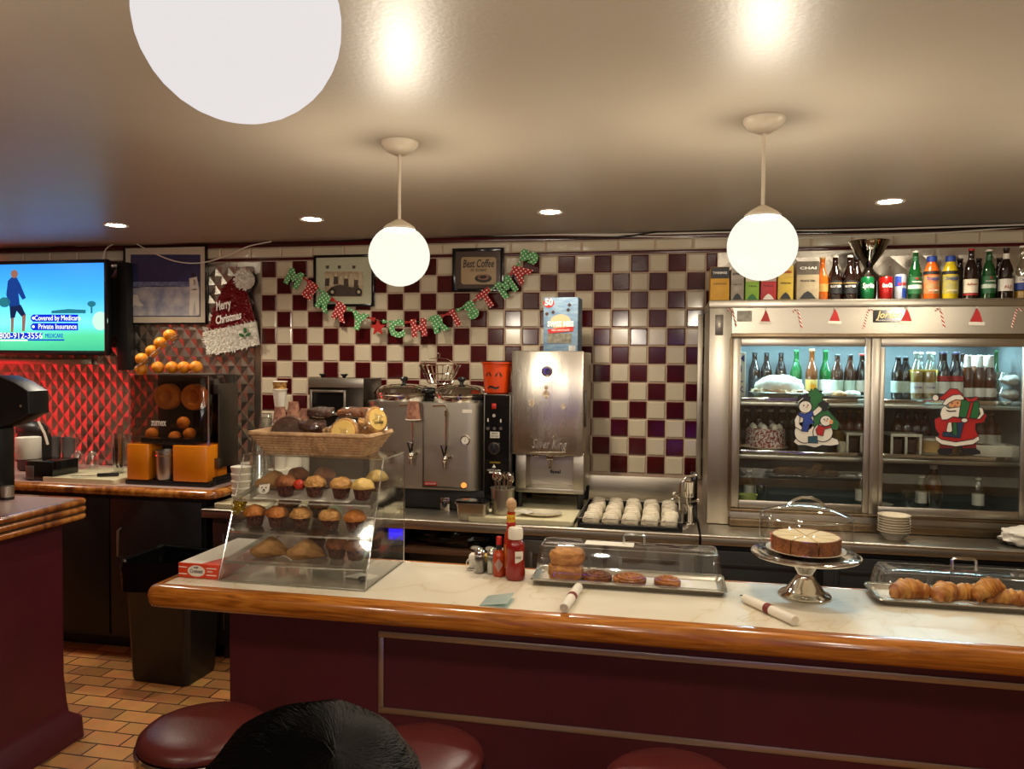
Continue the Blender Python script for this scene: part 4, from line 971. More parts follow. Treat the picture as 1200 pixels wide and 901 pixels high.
for a, b in zip(R, R[1:]):
    for k in range(len(a)): bm.faces.new((a[k], a[(k+1) % len(a)], b[(k+1) % len(a)], b[k]))
bm.faces.new(R[0]); bm.faces.new(R[-1]); obj('tray', bm, 'steel', t)
bm = BM(); prism(bm, rrect(-.085, .085, -.069, .069, .02), .0945, .105, 'z', bev=.003); obj('lid', bm, 'black_gloss', t)
bm = BM(); lathe(bm, [(0, 0), (.06, 0), (.105, .012), (.11, .018), (.1, .018), (.06, .008), (0, .007)], seg=36, sy=.75); p = at_z(636, 598, CZ+.03)
tag(obj('oval_plate', bm, 'ceramic', loc=(p.x+.01, 3.99, CZ+.0253)), 'white oval plate on the cream board under the cocoa dispenser', 'plate')
bm = BM(); prism(bm, [(-.06, -.03), (.01, -.05), (.03, .03), (-.035, .05)], 0, .0015, 'z'); o = obj('paper_slip', bm, 'paper', loc=(p.x-.06, 3.96, CZ+.0445)); o.rotation_euler = (0, .12, 0); tag(o, 'white paper slip lying on the edge of the oval plate', 'paper')

# ------------------------------------------------------------------ cocoa dispenser
t = thing('cocoa_dispenser', 'tall steel drink dispenser with a dented door and embossed crest', 'dispenser', (-.635, 4.12, CZ+.0253))
DZ = CZ+.0253
dent = steelmat('dented_steel', 'd2ccc0', .26, stretch=(6, 1, 1.2), bump=.25, scale=1.6)
bm = BM(); box(bm, -.2, .195, -.0, .03, 1.208-DZ, 1.775-DZ, .006); dr = obj('door', bm, dent, t)
bm = BM(); box(bm, -.185, .195, .031, .42, 1.215-DZ, 1.77-DZ, .006); box(bm, -.185, -.125, .06, .42, .105, 1.215-DZ, .003); box(bm, .135, .195, .06, .42, .105, 1.215-DZ, .003); box(bm, -.125, .135, .2, .42, .105, 1.215-DZ); box(bm, -.185, .195, .06, .2, .085, .112, .003); obj('cabinet', bm, 'steel', t)
for x in (-.165, .175):
    for y in (.09, .39): bm = BM(); lathe(bm, [(0, 0), (.016, 0), (.022, .085), (0, .085)], (x, y, 0), 14); obj('leg', bm, 'black', t)
bm = BM(); box(bm, -.02, .02, .1, .19, 1.17-DZ, 1.214-DZ, .004); box(bm, -.1, -.06, .1, .14, 1.185-DZ, 1.214-DZ, .003); box(bm, .02, .09, .1, .14, 1.19-DZ, 1.214-DZ, .003); cyl(bm, (.0, .12, 1.12-DZ), (.0, .12, 1.17-DZ), .008, 10); obj('spout', bm, 'chrome', t)
text('lettering', 'fasal', .026, 'ink', t, (.02, .198, 1.09-DZ), width=.06, bold=.001)
def Dq(px, py): q = px_on(4.12)(px, py); return (q[0]+.635, q[1]-DZ)
q = Dq(641, 435); bm = BM(); lathe(bm, [(.0, 0), (.03, 0), (.03, .006), (.02, .008), (.018, .002), (0, .002)], seg=26)
for v in bm.verts: v.co = (q[0]+v.co.x, -v.co.z, q[1]+v.co.y)
lk = obj('lock', bm, 'chrome', dr); bm = BM(); prism(bm, ell(q[0], q[1]-.004, .012, .01, 6), -.005, -.002); obj('keyhole', bm, 'black', lk)
c = Dq(643, 521); text('crest_lettering', 'Silver King', .07, 'steel', dr, (c[0], -.0015, c[1]), width=.19, shear=.3, depth=.002)
bm = BM(); P = [Dq(*p) for p in ((620, 517), (622, 511), (627, 516), (631, 508), (637, 515), (640, 506), (646, 514), (651, 508), (655, 515), (662, 512), (664, 519))]; tube(bm, [(x, -.001, z) for x, z in P], .002, 6); tube(bm, [(Dq(622, 530)[0], -.001, Dq(622, 530)[1]), (Dq(663, 530)[0], -.001, Dq(663, 530)[1])], .002, 6); obj('crest', bm, 'chrome', dr)
st_w = pm('sticker_cream', 'd8ccb4', .6, col2='a88870', scale=60, contrast=.2)
for i, (px, py, rx, ry) in enumerate(((623, 472, .016, .02), (640, 462, .02, .022), (640, 454, .011, .013), (660, 476, .014, .016))):
    c = Dq(px, py); bm = BM(); prism(bm, ell(c[0], c[1], rx, ry, 16), -.0012, 0); obj('sticker', bm, st_w, dr, flat=True)
bm = BM(); box(bm, .196, .206, .06, .09, 1.36-DZ, 1.55-DZ, .003); box(bm, .196, .202, .03, .12, 1.5-DZ, 1.56-DZ); obj('hinge', bm, 'steel_dark', t)
# cocoa box
p = at_y(659, 411, 4.28); a = at_y(637, 347, 4.28); b = at_y(677, 411, 4.28); bw, bh = (b.x-a.x)/2, a.z-b.z
t = thing('cocoa_box', 'blue cocoa packet box with a red 50 badge on top of the dispenser', 'box', ((a.x+b.x)/2, 4.28, 1.7705), -.05)
bm = BM(); box(bm, -bw, bw, 0, .15, 0, bh, .002); bx = obj('carton', bm, pm('icy_blue_print', '4f7090', .5, col2='8298a6', scale=14, stretch=(1, 1, 4)), t)
def Cb(u, v): return (-bw+2*bw*u, bh*v)
def pc(poly, m, y=-.001): bm = BM(); prism(bm, [Cb(*p) for p in poly], y-.0006, y); return obj('print_patch', bm, m, bx, flat=True)
pc(ell(.15, .9, .16, .085), 'red'); text('print_lettering', '50', .05, 'white_ink', bx, (Cb(.15, .91)[0], -.0022, Cb(.15, .91)[1]), width=.045, bold=.002)
pc(ell(.5, .55, .3, .14), pm('mug_tan', 'b99a70', .5, col2='c8ac84')); pc([(.12, .42), (.9, .47), (.86, .38), (.16, .34)], 'red', -.0018)
text('print_lettering', 'SWISS MISS', .04, 'white_ink', bx, (Cb(.5, .51)[0], -.003, Cb(.5, .51)[1]), width=.15, bold=.0022)
text('print_lettering', 'MILK CHOCOLATE', .014, 'white_ink', bx, (Cb(.5, .40)[0], -.003, Cb(.5, .40)[1]), width=.1)
pc([(.12, .16), (.82, .16), (.82, .34), (.12, .34)], pm('packet_print', '8a8470', .6, col2='4c4a40', scale=40)); pc([(.74, .02), (.94, .02), (.94, .12), (.74, .12)], pm('barcode', 'd8d4cc', .6, col2='3a3a3a', scale=120, stretch=(1, 1, .02)))
for u, v in ((.75, .86), (.72, .77), (.28, .73), (.1, .7)): pc([(u-.06, v), (u, v+.04), (u+.06, v), (u, v-.04)], 'choc')

# ------------------------------------------------------------------ cup tray and chrome tap cluster
t = thing('cup_tray', 'shallow black tray of upturned cups on the steel worktop', 'tray', (-.165, 4.09, CZ+.0003))
bm = BM(); box(bm, -.27, .25, -.235, .3, 0, .008); box(bm, -.27, -.258, -.235, .3, .008, .05, .003); box(bm, .238, .25, -.235, .3, .008, .05, .003); box(bm, -.258, .238, -.235, -.223, .008, .022, .003); box(bm, -.258, .238, .288, .3, .008, .05, .003); obj('body', bm, 'black', t)
bm = BM(); frame(bm, -.272, .252, -.237, .302, 0, .004, .006, .001)
for v in bm.verts: v.co = (v.co.x, v.co.z, .051-v.co.y)
obj('rim_wire', bm, 'steel', t)
def mug():
    t = thing('coffee_cup', '', 'cup', group='upturned cups in the tray')
    bm = BM(); lathe(bm, [(.04, 0), (.043, .004), (.0425, .03), (.036, .055), (.03, .06), (.026, .0605), (.024, .057), (0, .057)], seg=24); obj('cup_body', bm, 'ceramic', t)
    bm = BM(); tube(bm, [(.0405*math.cos(-2.2), .0405*math.sin(-2.2), .042), (.06*math.cos(-2.2), .06*math.sin(-2.2), .04), (.064*math.cos(-2.2), .064*math.sin(-2.2), .022), (.0435*math.cos(-2.2), .0435*math.sin(-2.2), .012)], .0045, 8); obj('cup_handle', bm, 'ceramic', t); return t
mg = Repeat(mug)
RW = ['front', 'second', 'middle', 'fourth', 'back']
for rI in range(5):
    for c in range(5): mg.put('upturned white cup in the %s row of the black tray, %s' % (RW[rI], nth(c, 5)), (-.165+(-.205+.098*c)+(.0 if rI % 2 == 0 else .008), 4.09-.165+.104*rI, CZ+.0085))
t = thing('tap_cluster', 'chrome water tap and spray cluster on a black post by the refrigerator', 'tap', (.125, 4.1, CZ+.0003))
bm = BM(); box(bm, .005, .04, .02, .08, 0, .26, .006); obj('post', bm, 'black_gloss', t)
bm = BM(); lathe(bm, [(0, .14), (.026, .14), (.028, .145), (.03, .215), (.034, .22), (.034, .226), (0, .228)], (-.005, -.02, 0), 22); lathe(bm, [(0, 0), (.034, 0), (.034, .008), (.026, .012), (.024, .085), (.028, .095), (.012, .1), (.012, .14), (0, .14)], (-.005, -.02, 0), 22); obj('cylinder', bm, 'chrome', t)
bm = BM(); tube(bm, [(-.045, -.02, .01), (-.048, -.02, .1), (-.05, -.03, .2), (-.02, -.03, .245), (.03, .0, .25)], .008, 10); obj('pipe', bm, 'chrome', t)
for a, b in (((-.05, -.03, .13), (-.08, -.06, .16)), ((-.05, -.03, .16), (-.09, -.07, .13)), ((-.005, -.04, .115), (.04, -.06, .13)), ((-.04, -.03, .07), (-.075, -.06, .05))): bm = BM(); cyl(bm, a, b, .006, 8); blob(bm, b, (.011, .011, .011), 12, 8); obj('lever', bm, 'chrome', t)

# ------------------------------------------------------------------ pie warmer, paper cups, plastic cup stacks, tubs
a = at_y(362, 443, 4.3); b = at_y(426, 443, 4.3)
t = thing('hot_drink_machine', 'dark steel drink machine with a small window and two black knobs', 'machine', ((a.x+b.x)/2, 4.3, CZ+.0003)); hw = (b.x-a.x)/2; TZ = a.z-CZ
bm = BM(); box(bm, -hw, hw, 0, .3, .02, TZ, .008); obj('body', bm, pm('dark_steel', '3a332c', .28, metal=.8, col2='2e2822'), t)
for x in (-hw+.03, hw-.03): bm = BM(); lathe(bm, [(0, 0), (.015, 0), (.02, .02), (0, .02)], (x, .04, 0), 12); obj('foot', bm, 'black', t)
bm = BM(); frame(bm, -hw+.01, hw-.11, TZ-.22, TZ-.07, -.012, 0, .014, .003); box(bm, -hw-.002, hw+.002, -.006, 0, TZ-.055, TZ+.002, .003); d = obj('door_frame', bm, 'steel', t)
bm = BM(); box(bm, -hw+.022, hw-.122, -.004, -.001, TZ-.208, TZ-.082); obj('window', bm, 'black_gloss', d)
for x in (-hw*.65, hw*.15): bm = BM(); lathe(bm, [(0, TZ), (.008, TZ), (.012, TZ+.012), (.024, TZ+.022), (.02, TZ+.026), (0, TZ+.026)], (x, .06, 0), 16); obj('knob', bm, 'black', t)
cupm = {'white': 'paper', 'brown': 'kraft', 'gold': pm('gold_lattice_print', 'c89a50', .6, col2='8a5a24', scale=60, contrast=.2)}
def papercup(kind):
    def f():
        t = thing('paper_cup', '', 'cup', group='paper cups by the drink machine')
        bm = BM(); lathe(bm, [(0, .004), (.027, .004), (.027, 0), (.029, 0), (.041, .1), (.039, .1), (.027, .008), (0, .008)], seg=24); obj('cup_wall', bm, cupm[kind], t)
        bm = BM(); tube(bm, [(.041*math.cos(2*PI*k/24), .041*math.sin(2*PI*k/24), .1) for k in range(24)], .0028, 6, closed=True); obj('rolled_rim', bm, 'paper', t); return t
    return Repeat(f)
pw, pb, pg = papercup('white'), papercup('brown'), papercup('gold')
def flip(o): o.rotation_euler = (PI, 0, 0); o.location.z += .1029
p = at_y(328, 500, 4.1)
for k in range(7): pw.put('nested white paper cup, %s of the tall front stack' % ['lowest', 'second', 'third', 'fourth', 'fifth', 'sixth', 'topmost'][k], (p.x, 4.1, CZ+.0003+.026*k+.2))
tag(pw.p, None, 'cup')
bm = BM(); cyl(bm, (0, 0, 0), (0, 0, .1995), .06, 24); lathe(bm, [(.06, .17), (.068, .17), (.068, .1995), (.06, .1995)], seg=24); tag(obj('cup_canister', bm, 'white', loc=(p.x, 4.1, CZ+.0003)), 'white round tub holding up the tall stack of paper cups', 'tub')
z0 = CZ+.2003+.026*6+.1035
flip(pb.put('brown printed paper cup upturned on the tall white cup stack', (p.x, 4.1, z0))); pb.p.children[0]
o = pw.put('white paper cup standing on the upturned brown cup', (p.x, 4.1, z0+.1035)); o2 = pg.put('gold lattice paper cup topmost of the tall stack', (p.x, 4.1, z0+.1035+.045)); 
for (px, y, n, l) in ((344, 4.22, 4, 'middle'), (358, 4.4, 2, 'rear')):
    p = at_y(px, 480, y); base = CZ+.3
    bm = BM(); cyl(bm, (0, 0, 0), (0, 0, .2995), .055, 24); lathe(bm, [(.055, .28), (.06, .28), (.06, .2995), (.055, .2995)], seg=24); tag(obj('cup_canister', bm, 'white', loc=(p.x, y, CZ+.0003)), 'white round tub under the %s short stack of paper cups' % l, 'tub')
    for k in range(n): pw.put('nested white paper cup, number %s up in the %s short stack' % (['one', 'two', 'three', 'four'][k], l), (p.x, y, base+.026*k+.0005))
    flip(pb.put('brown printed paper cup upturned on the %s short stack' % l, (p.x, y, base+.026*(n-1)+.1045)))
o = pb.put('brown paper cup hung upside down on the urn sight gauge', (at_y(485, 490, 4.07).x, 4.06, at_y(485, 492, 4.07).z)); flip(o); o.location.z -= .0
def pcup():
    bm = BM(); lathe(bm, [(.047, 0), (.05, .004), (.047, .01), (.033, .14), (.031, .143), (0, .143)], seg=22); return tag(obj('plastic_cup', bm, M['glass']), '', 'cup', 'nested clear plastic cups')
pc_ = Repeat(pcup)
for s, (px, y, n) in enumerate(((303, 4.0, 11), (312, 4.28, 15))):
    p = at_y(px, 560, y)
    for k in range(n): pc_.put('clear plastic cup, %s in the %s upturned stack' % (('lowest' if k == 0 else 'topmost' if k == n-1 else '%s from bottom' % ORD[k]), ['front', 'rear'][s]), (p.x, y, CZ+.0003+.026*k))
for px, y, l in ((283, 3.95, 'white plastic tub stack left of the muffin case, left one'), (294, 4.1, 'white plastic tub stack behind the muffin case, right one')):
    p = at_y(px, 560, y); bm = BM(); pr = [(0, 0), (.045, 0)]
    for k in range(5): pr += [(.05+.002*k, .04*k+.035), (.055+.001*k, .04*k+.037), (.055+.001*k, .04*k+.043), (.049+.001*k, .04*k+.045)]
    pr += [(0, pr[-1][1])]; lathe(bm, pr, seg=24); tag(obj('plastic_tub', bm, 'white', loc=(p.x, y, CZ+.0265)), l, 'tub')
bm = BM(); prism(bm, rrect(-.3, .3, -.16, .16, .015), 0, .026, 'z', bev=.003); tag(obj('cutting_board', bm, 'board', loc=(at_z(330, 590, CZ).x, 4.03, CZ+.0003)), 'cream cutting board at the left end of the steel worktop', 'cutting board')
# things in the open bay
t = thing('black_bag', 'crumpled black bag on the brown shelf of the open bay', 'bag', (-1.12, 4.02, .7155))
bm = BM(); blob(bm, (0, 0, .045), (.24, .1, .055), 32, 16, .35, 3, 2, flat=-.044); obj('bag_body', bm, pm('black_film_bag', '0d0e10', .2, bump=.5, bscale=20), t, smooth=30)
bm = BM(); box(bm, -.05, .05, -.04, .04, 0, .03, .003); box(bm, -.045, .045, -.042, -.04, .03, .1, .001); tag(obj('blue_display', bm, ['black'], loc=(-1.42, 3.95, .7155)), 'small black unit with a blue glowing face on the brown shelf', 'display')
bm = BM(); box(bm, -.04, .04, -.0445, -.0425, .035, .095); o = obj('glowing_face', bm, emit('blue_glow', (.04, .02, 1), 1.2), bpy.data.objects['blue_display'])
r = random.Random(3); pts = [(-.98, 4.02), (-.9, 3.98), (-.85, 4.04)]
for i, (x, y) in enumerate(pts):
    bm = BM(); blob(bm, (0, 0, .012), (.028, .022, .012), 14, 8, .3, 3, i); tag(obj('foil_packet', bm, 'paper', loc=(x, 3.92, .7155)), 'small pale packet on the brown shelf in front of the black bag, %s' % nth(i, 3), 'packet')

# ------------------------------------------------------------------ bar top: muffin display case
BZ = .9402
t = case = thing('muffin_case', 'clear acrylic display case of muffins with three slanted shelves on the bar', 'display case', (-1.257, 2.6, BZ))
CW = .272; F0, F1, BK, TP = -.19, -.02, .2, .422
def panel(x0, x1):
    bm = BM(); prism(bm, [(F0, 0), (BK, 0), (BK, TP), (F1, TP)], x0, x1, 'x'); return bm
obj('side_panel', panel(-CW, -CW+.005), 'acrylic', t); obj('side_panel', panel(CW-.005, CW), 'acrylic', t)
bm = BM(); box(bm, -CW, CW, F1-.005, BK+.005, TP, TP+.006); obj('top_panel', bm, 'acrylic', t)
bm = BM(); box(bm, -CW, CW, F0, BK, 0, .006); obj('bottom_panel', bm, 'acrylic', t)
bm = BM(); prism(bm, [(F0, 0), (F0+.004, 0), (F1+.004, TP), (F1, TP)], -CW+.006, CW-.006, 'x'); obj('front_panel', bm, 'acrylic', t)
bm = BM(); 
for k in range(3): box(bm, -CW+.006, CW-.006, BK-.004, BK, .02+.135*k, .14+.135*k)
obj('rear_flap', bm, 'acrylic', t)
bm = BM()
for x in (-CW, CW):
    for a, b in (((F0, 0), (F1, TP)), ((F0, 0), (BK, 0)), ((BK, 0), (BK, TP)), ((F1, TP), (BK, TP))): cyl(bm, (x, a[0], a[1]+.003), (x, b[0], b[1]+.003), .0028, 6)
for y, z in ((F0, .003), (F1, TP), (BK, TP)): cyl(bm, (-CW, y, z+.003), (CW, y, z+.003), .0025, 6)
obj('polished_edges', bm, 'acrylic_edge', t)
SH = [(-.105, 1.208-BZ, .198, 1.254-BZ), (-.135, 1.10-BZ, .198, 1.145-BZ), (-.165, 1.000-BZ, .198, 1.032-BZ)]
for i, (y0, z0, y1, z1) in enumerate(SH):
    bm = BM(); prism(bm, [(y0, z0), (y1, z1), (y1, z1+.005), (y0, z0+.005)], -CW+.012, CW-.012, 'x'); sh = obj('shelf', bm, 'acrylic', t)
    bm = BM(); P = [(-CW+.012+(2*CW-.024)*k/16, y0-.004, z0+.006+.006*math.sin(PI*(k % 2))) for k in range(17)]
    tube(bm, [(x, y-.012*math.sin(PI*k/16), z) for k, (x, y, z) in enumerate(P)], .004, 6); obj('tray_lip', bm, 'acrylic_edge', sh)
    bm = BM(); prism(bm, [(y0+.02, z0+.0085), (y1-.03, z0+.0085+(z1-z0)*.88), (y1-.03, z0+.0095+(z1-z0)*.88), (y0+.02, z0+.0095)], -.2, .17, 'x'); obj('tray_liner', bm, M['wrap'] if i else 'paper', sh)
    for x in (-CW+.007, CW-.012): bm = BM(); prism(bm, [(y0, z0-.006), (y1, z1-.006), (y1, z1+.012), (y0, z0+.012)], x, x+.005, 'x'); obj('shelf_rail', bm, 'acrylic_edge', sh)
def shelf_z(i, y): y0, z0, y1, z1 = SH[i]; return BZ+z0+.0105+(z1-z0)*((y-2.6)-y0)/(y1-y0)
def muffin(top, paper, seed):
    def f():
        t = thing('muffin', '', 'muffin', group='muffins in the display case')
        fl = lambda a, z: 1+.05*math.cos(18*a)
        bm = BM(); lathe(bm, [(0, 0), (.021, 0), (.024, .002), (.033, .043), (.034, .046), (0, .044)], seg=54, fl=fl); obj('paper_case', bm, paper, t, smooth=60)
        bm = BM(); blob(bm, (0, 0, .044), (.041, .041, .032), 24, 14, .16, 2.6, seed, flat=-.004); obj('muffin_top', bm, top, t, smooth=80); return t
    return Repeat(f)
mA, mB, mC, mD = muffin('crust_gold', 'muffin_paper', 1), muffin('crust', 'muffin_paper', 2), muffin('crust_dark', 'muffin_paper', 3), muffin(pm('lemon_crumb', 'cfae62', .6, col2='a88444', scale=20, bump=.6, bscale=60), 'muffin_paper', 4)
def on_shelf(R, px, py, y, i, l, rz=0):
    x = at_y(px, py, y).x; return R.put(l, (x, y, shelf_z(i, y)), rz)
for k, (px, y, R, l) in enumerate(((335, 2.545, mC, 'muffin on the top shelf of the case, right behind the white bear sticker'), (350, 2.64, mC, 'dark muffin in the rear of the top shelf, behind the red bow'), (369, 2.55, mA, 'muffin on the top shelf of the case directly behind the red bow sticker'),
        (380, 2.65, mC, 'dark muffin in the rear of the top shelf, behind the yellow star'), (400, 2.545, mA, 'muffin on the top shelf next to the yellow star sticker'), (425, 2.54, mD, 'pale crumb muffin on the top shelf, front right'), (442, 2.64, mD, 'pale crumb muffin on the top shelf, rear right corner'))):
    on_shelf(R, px, 575, y, 0, l, k*.7)
for k, (px, y, R, l) in enumerate(((299, 2.52, mB, 'golden muffin on the middle shelf, leftmost, near the glitter star'), (325, 2.52, mB, 'golden muffin on the middle shelf, second in the front row'), (353, 2.52, mA, 'golden muffin on the middle shelf, middle of the front row'),
        (387, 2.515, mA, 'golden muffin on the middle shelf, fourth in the front row'), (416, 2.515, mB, 'golden muffin on the middle shelf, right end of the front row'), (339, 2.64, mB, 'golden muffin in the rear of the middle shelf, left one'), (374, 2.64, mB, 'golden muffin in the rear of the middle shelf, right one'))):
    on_shelf(R, px, 610, y, 1, l, k*.9)
for k, (px, y, R, l) in enumerate(((372, 2.63, mC, 'dark muffin in the rear of the lowest shelf, left one'), (395, 2.52, mC, 'dark muffin at the front of the lowest shelf, left one'), (417, 2.515, mC, 'dark muffin at the front of the lowest shelf, right one'), (437, 2.64, mC, 'dark muffin in the rear right corner of the lowest shelf'))):
    on_shelf(R, px, 645, y, 2, l, k*.8)
def scone():
    bm = BM()
    blob(bm, (0, 0, .022), (.06, .045, .028), 30, 16, .22, 2.4, 5, flat=-.021)
    for v in bm.verts:
        v.co.x *= 1.15-.5*max(0, v.co.y/.05); v.co.z *= 1.35-abs(v.co.x)*9
    return tag(obj('scone', bm, pm('scone_crust', 'c4965c', .7, col2='96662f', scale=16, bump=.5, bscale=50), smooth=80), '', 'scone', 'scones in the display case')
sc_ = Repeat(scone)
for px, py, y, i, l in ((316, 655, 2.5, 2, 'triangular golden scone at the left end of the lowest case shelf'), (358, 655, 2.5, 2, 'triangular golden scone on the lowest case shelf next to the dark muffins'), (321, 567, 2.62, 0, 'brown scone at the left end of the top case shelf')):
    on_shelf(sc_, px, py, y, i, l, .3)
# stickers on the slanted front of the case
def on_front(px, py):
    d = ray(px, py); n = Vector((0, -TP, F1-F0)); p0 = Vector((0, 2.6+F0-.003, BZ)); return EYE+d*((p0-EYE).dot(n)/d.dot(n))
TILT = math.atan2(F1-F0, TP)
def front_thing(name, label, cat, px, py):
    p = on_front(px, py); t = thing(name, label, cat, p); t.rotation_euler = (-TILT, 0, 0); return t
t = front_thing('bear_sticker', 'white bear-face paper sticker on the left of the case front', 'sticker', 309.5, 573)
bm = BM(); P = []
for k in range(40):
    a = 2*PI*k/40; r = .019; x, z = r*1.12*math.cos(a), r*.95*math.sin(a)
    for ex in (-.014, .015):
        if (x-ex)**2+(z-.013)**2 < .009**2: d = Vector((x-ex, z-.013)); d = d.normalized()*.008; x, z = ex+d.x, .013+abs(d.y)
    P.append((x, z))
prism(bm, P, -.002, -.0005); obj('face', bm, 'white', t)
for x, z, s in ((-.008, .004, .0028), (.008, .005, .0028), (.001, -.004, .004)): bm = BM(); prism(bm, ell(x, z, s, s, 10), -.0032, -.002); obj('feature', bm, 'ink', t)
bm = BM(); tube(bm, [(-.006, -.0025, -.009), (.001, -.0025, -.012), (.008, -.0025, -.008)], .001, 5); obj('feature', bm, 'ink', t)
t = front_thing('red_bow', 'round red bow stuck on the front of the muffin case', 'bow', 351, 568)
r = random.Random(2); bm = BM()
for k in range(60):
    d = Vector((r.uniform(-1, 1), r.uniform(-1.2, -.1), r.uniform(-1, 1))).normalized(); blob(bm, d*.014, (.006, .006, .006), 8, 6)
obj('loops', bm, pm('bow_red', 'd03a18', .3, col2='b02810', scale=30), t)
for px, py, R_, l, m in ((391, 570, .012, 'small yellow star sticker on the upper case front', 'yellow'),):
    t = front_thing('star_sticker', l, 'sticker', px, py); bm = BM(); prism(bm, star(0, 0, R_, R_*.5), -.002, -.0005); obj('star', bm, m, t)
t = front_thing('glitter_star', 'glittery gold star clipped to the left edge of the muffin case', 'ornament', 281, 593)
r = random.Random(6); bm = BM()
prism(bm, star(0, 0, .034, .02, 6), -.006, -.002)
for k in range(120):
    a = r.uniform(0, 6.28); q = r.uniform(.3, 1)*.03; p = Vector((q*math.cos(a), -.007, q*math.sin(a)*1.1)); d = Vector((r.uniform(-1, 1), -.7, r.uniform(-1, 1)))*.007; s = Vector((d.z, 0, -d.x))*.4
    bm.faces.new([bm.verts.new(v) for v in (p-s, p+s, p+d)])
obj('star', bm, pm('gold_glitter', 'c8aa3a', .25, metal=.7, col2='8a7220', scale=90), t, flat=True)
bm = BM(); lathe(bm, [(0, 0), (.012, 0), (.016, .006), (.014, .014), (0, .016)], seg=14); p = at_z(415, 684, BZ+.008); tag(obj('paper_tag', bm, 'ink', loc=(-1.03, 2.5, BZ+.0075)), 'small dark button lying inside the case bottom at right', 'button')
bm = BM(); prism(bm, [(-.06, -.01), (.05, -.03), (.06, .03), (-.02, .05)], 0, .001, 'z'); tag(obj('paper_napkin', bm, 'paper', loc=(-1.06, 2.55, BZ+.0065)), 'white paper scrap on the bottom panel of the muffin case', 'paper')

# wicker basket with wrapped bakes
BT = BZ+TP+.0065
t = thing('wicker_basket', 'long pale wicker basket of wrapped bakes on top of the muffin case', 'basket', (-1.27, 2.685, BT), -.02)
def wick(hx0, hy0, hx1, hy1, h):
    bm = BM(); nz = 8; pts = 46
    for j in range(nz):
        k = j/(nz-1); P = rrect(-(hx0+(hx1-hx0)*k), hx0+(hx1-hx0)*k, -(hy0+(hy1-hy0)*k), hy0+(hy1-hy0)*k, .02, 3)
        n = len(P); Q_ = []
        for i in range(n):
            a, b = Vector(P[i]), Vector(P[(i+1) % n]); m_ = max(1, int((b-a).length/.011))
            for s in range(m_):
                q = a+(b-a)*s/m_; c = q.normalized()
                w_ = .0034*(1 if (len(Q_)+j) % 2 else -1); Q_.append((q.x+c.x*w_, q.y+c.y*w_, .004+h*k))
        tube(bm, Q_, h/(nz-1)*.55, 6, closed=True)
    return bm
obj('woven_wall', wick(.19, .085, .235, .112, .068), 'wicker', t)
bm = BM(); P = rrect(-.24, .24, -.117, .117, .02, 4)
tube(bm, [(x, y, .076) for x, y in P], .0065, 8, closed=True); tube(bm, [(x, y, .080+.0015*((i) % 2)) for i, (x, y) in enumerate(P)], .005, 6, closed=True); obj('rim', bm, 'wicker', t)
bm = BM(); prism(bm, rrect(-.19, .19, -.085, .085, .02), 0, .006, 'z'); obj('bottom', bm, 'wicker', t)
# wrapped cookies and brownies: bake with a crinkled film part
def film(bm_pts, amp, seed, s, c=(0, 0, 0)):
    bm = BM(); blob(bm, c, s, 22, 14, amp, 4.5, seed); return bm
def cookie(name, label, m, loc, rot, R_=.058, icing=None):
    t = thing(name, label, 'cookie', loc); t.rotation_euler = rot
    bm = BM(); lathe(bm, [(0, -.007), (R_-.006, -.007), (R_, 0), (R_-.006, .008), (0, .01)], seg=32); c = obj('cookie', bm, m, t)
    if icing:
        bm = BM(); lathe(bm, [(0, .0095), (R_*.8, .0085), (R_*.78, .011), (0, .012)], seg=28); obj('icing', bm, icing, c)
        if icing == 'cream_yellow':
            text('piped_lettering', 'cookie', .022, 'ink', c, (0, -.01, .0125), width=.04, flat=True, shear=.2)
    obj('wrapper', film(None, .2, hash(label) % 50, (R_*1.1, R_*1.08, .012)), 'wrap', t, flat=True); return t
M['cream_yellow'] = pm('pale_icing', 'd8b968', .6, col2='c8a452', scale=20)
def wrapped_bar(label, m, loc, s, rot=(0, 0, 0)):
    t = thing('wrapped_brownie', label, 'brownie', loc); t.rotation_euler = rot
    bm = BM(); box(bm, -s[0], s[0], -s[1], s[1], -s[2], s[2], .006, 3)
    for v in bm.verts: v.co += Vector((0, 0, .004*noise.noise(v.co*40)))
    obj('bake', bm, m, t); bm = BM(); blob(bm, (0, 0, 0), (s[0]*1.22, s[1]*1.3, s[2]*1.5), 22, 14, .14, 4, 3); obj('wrapper', bm, 'wrap', t, flat=True); return t
def bp(px, py, y): return at_y(px, py, y)
cookie('wrapped_cookie', 'dark chocolate cookie wrapped in film at the left end of the basket', 'choc', bp(336, 505, 2.64), (1.05, 0, .1), .062)
cookie('wrapped_cookie', 'pale iced round cookie with dark lettering at the basket front', 'crust_gold', bp(403, 507, 2.625), (1.25, 0, 0), .056, 'cream_yellow')
cookie('wrapped_cookie', 'pale cookie standing on edge at the right end of the basket', 'crust_gold', bp(441, 492, 2.67), (1.35, 0, 1.05), .05, 'cream_yellow')
wrapped_bar('dark brownie bar wrapped in film, upper left of the basket pile', 'choc', bp(376, 483, 2.72), (.045, .03, .014), (.15, 0, 0))
wrapped_bar('dark brownie bar wrapped in film, lower left of the basket pile', 'choc', bp(366, 498, 2.67), (.045, .03, .013), (.2, 0, .1))
wrapped_bar('brown cake bar wrapped in film, top right of the basket pile', 'crust_dark', bp(414, 483, 2.73), (.055, .03, .013), (.15, 0, -.05))
wrapped_bar('nutty brown bar wrapped in film under the dark brownies', 'crust_dark', bp(362, 509, 2.66), (.045, .03, .013), (.2, .05, 0))
wrapped_bar('wrapped bake in crinkled film between the iced cookie and the right end', 'crust_gold', bp(428, 500, 2.69), (.03, .025, .025), (.3, .2, .4))

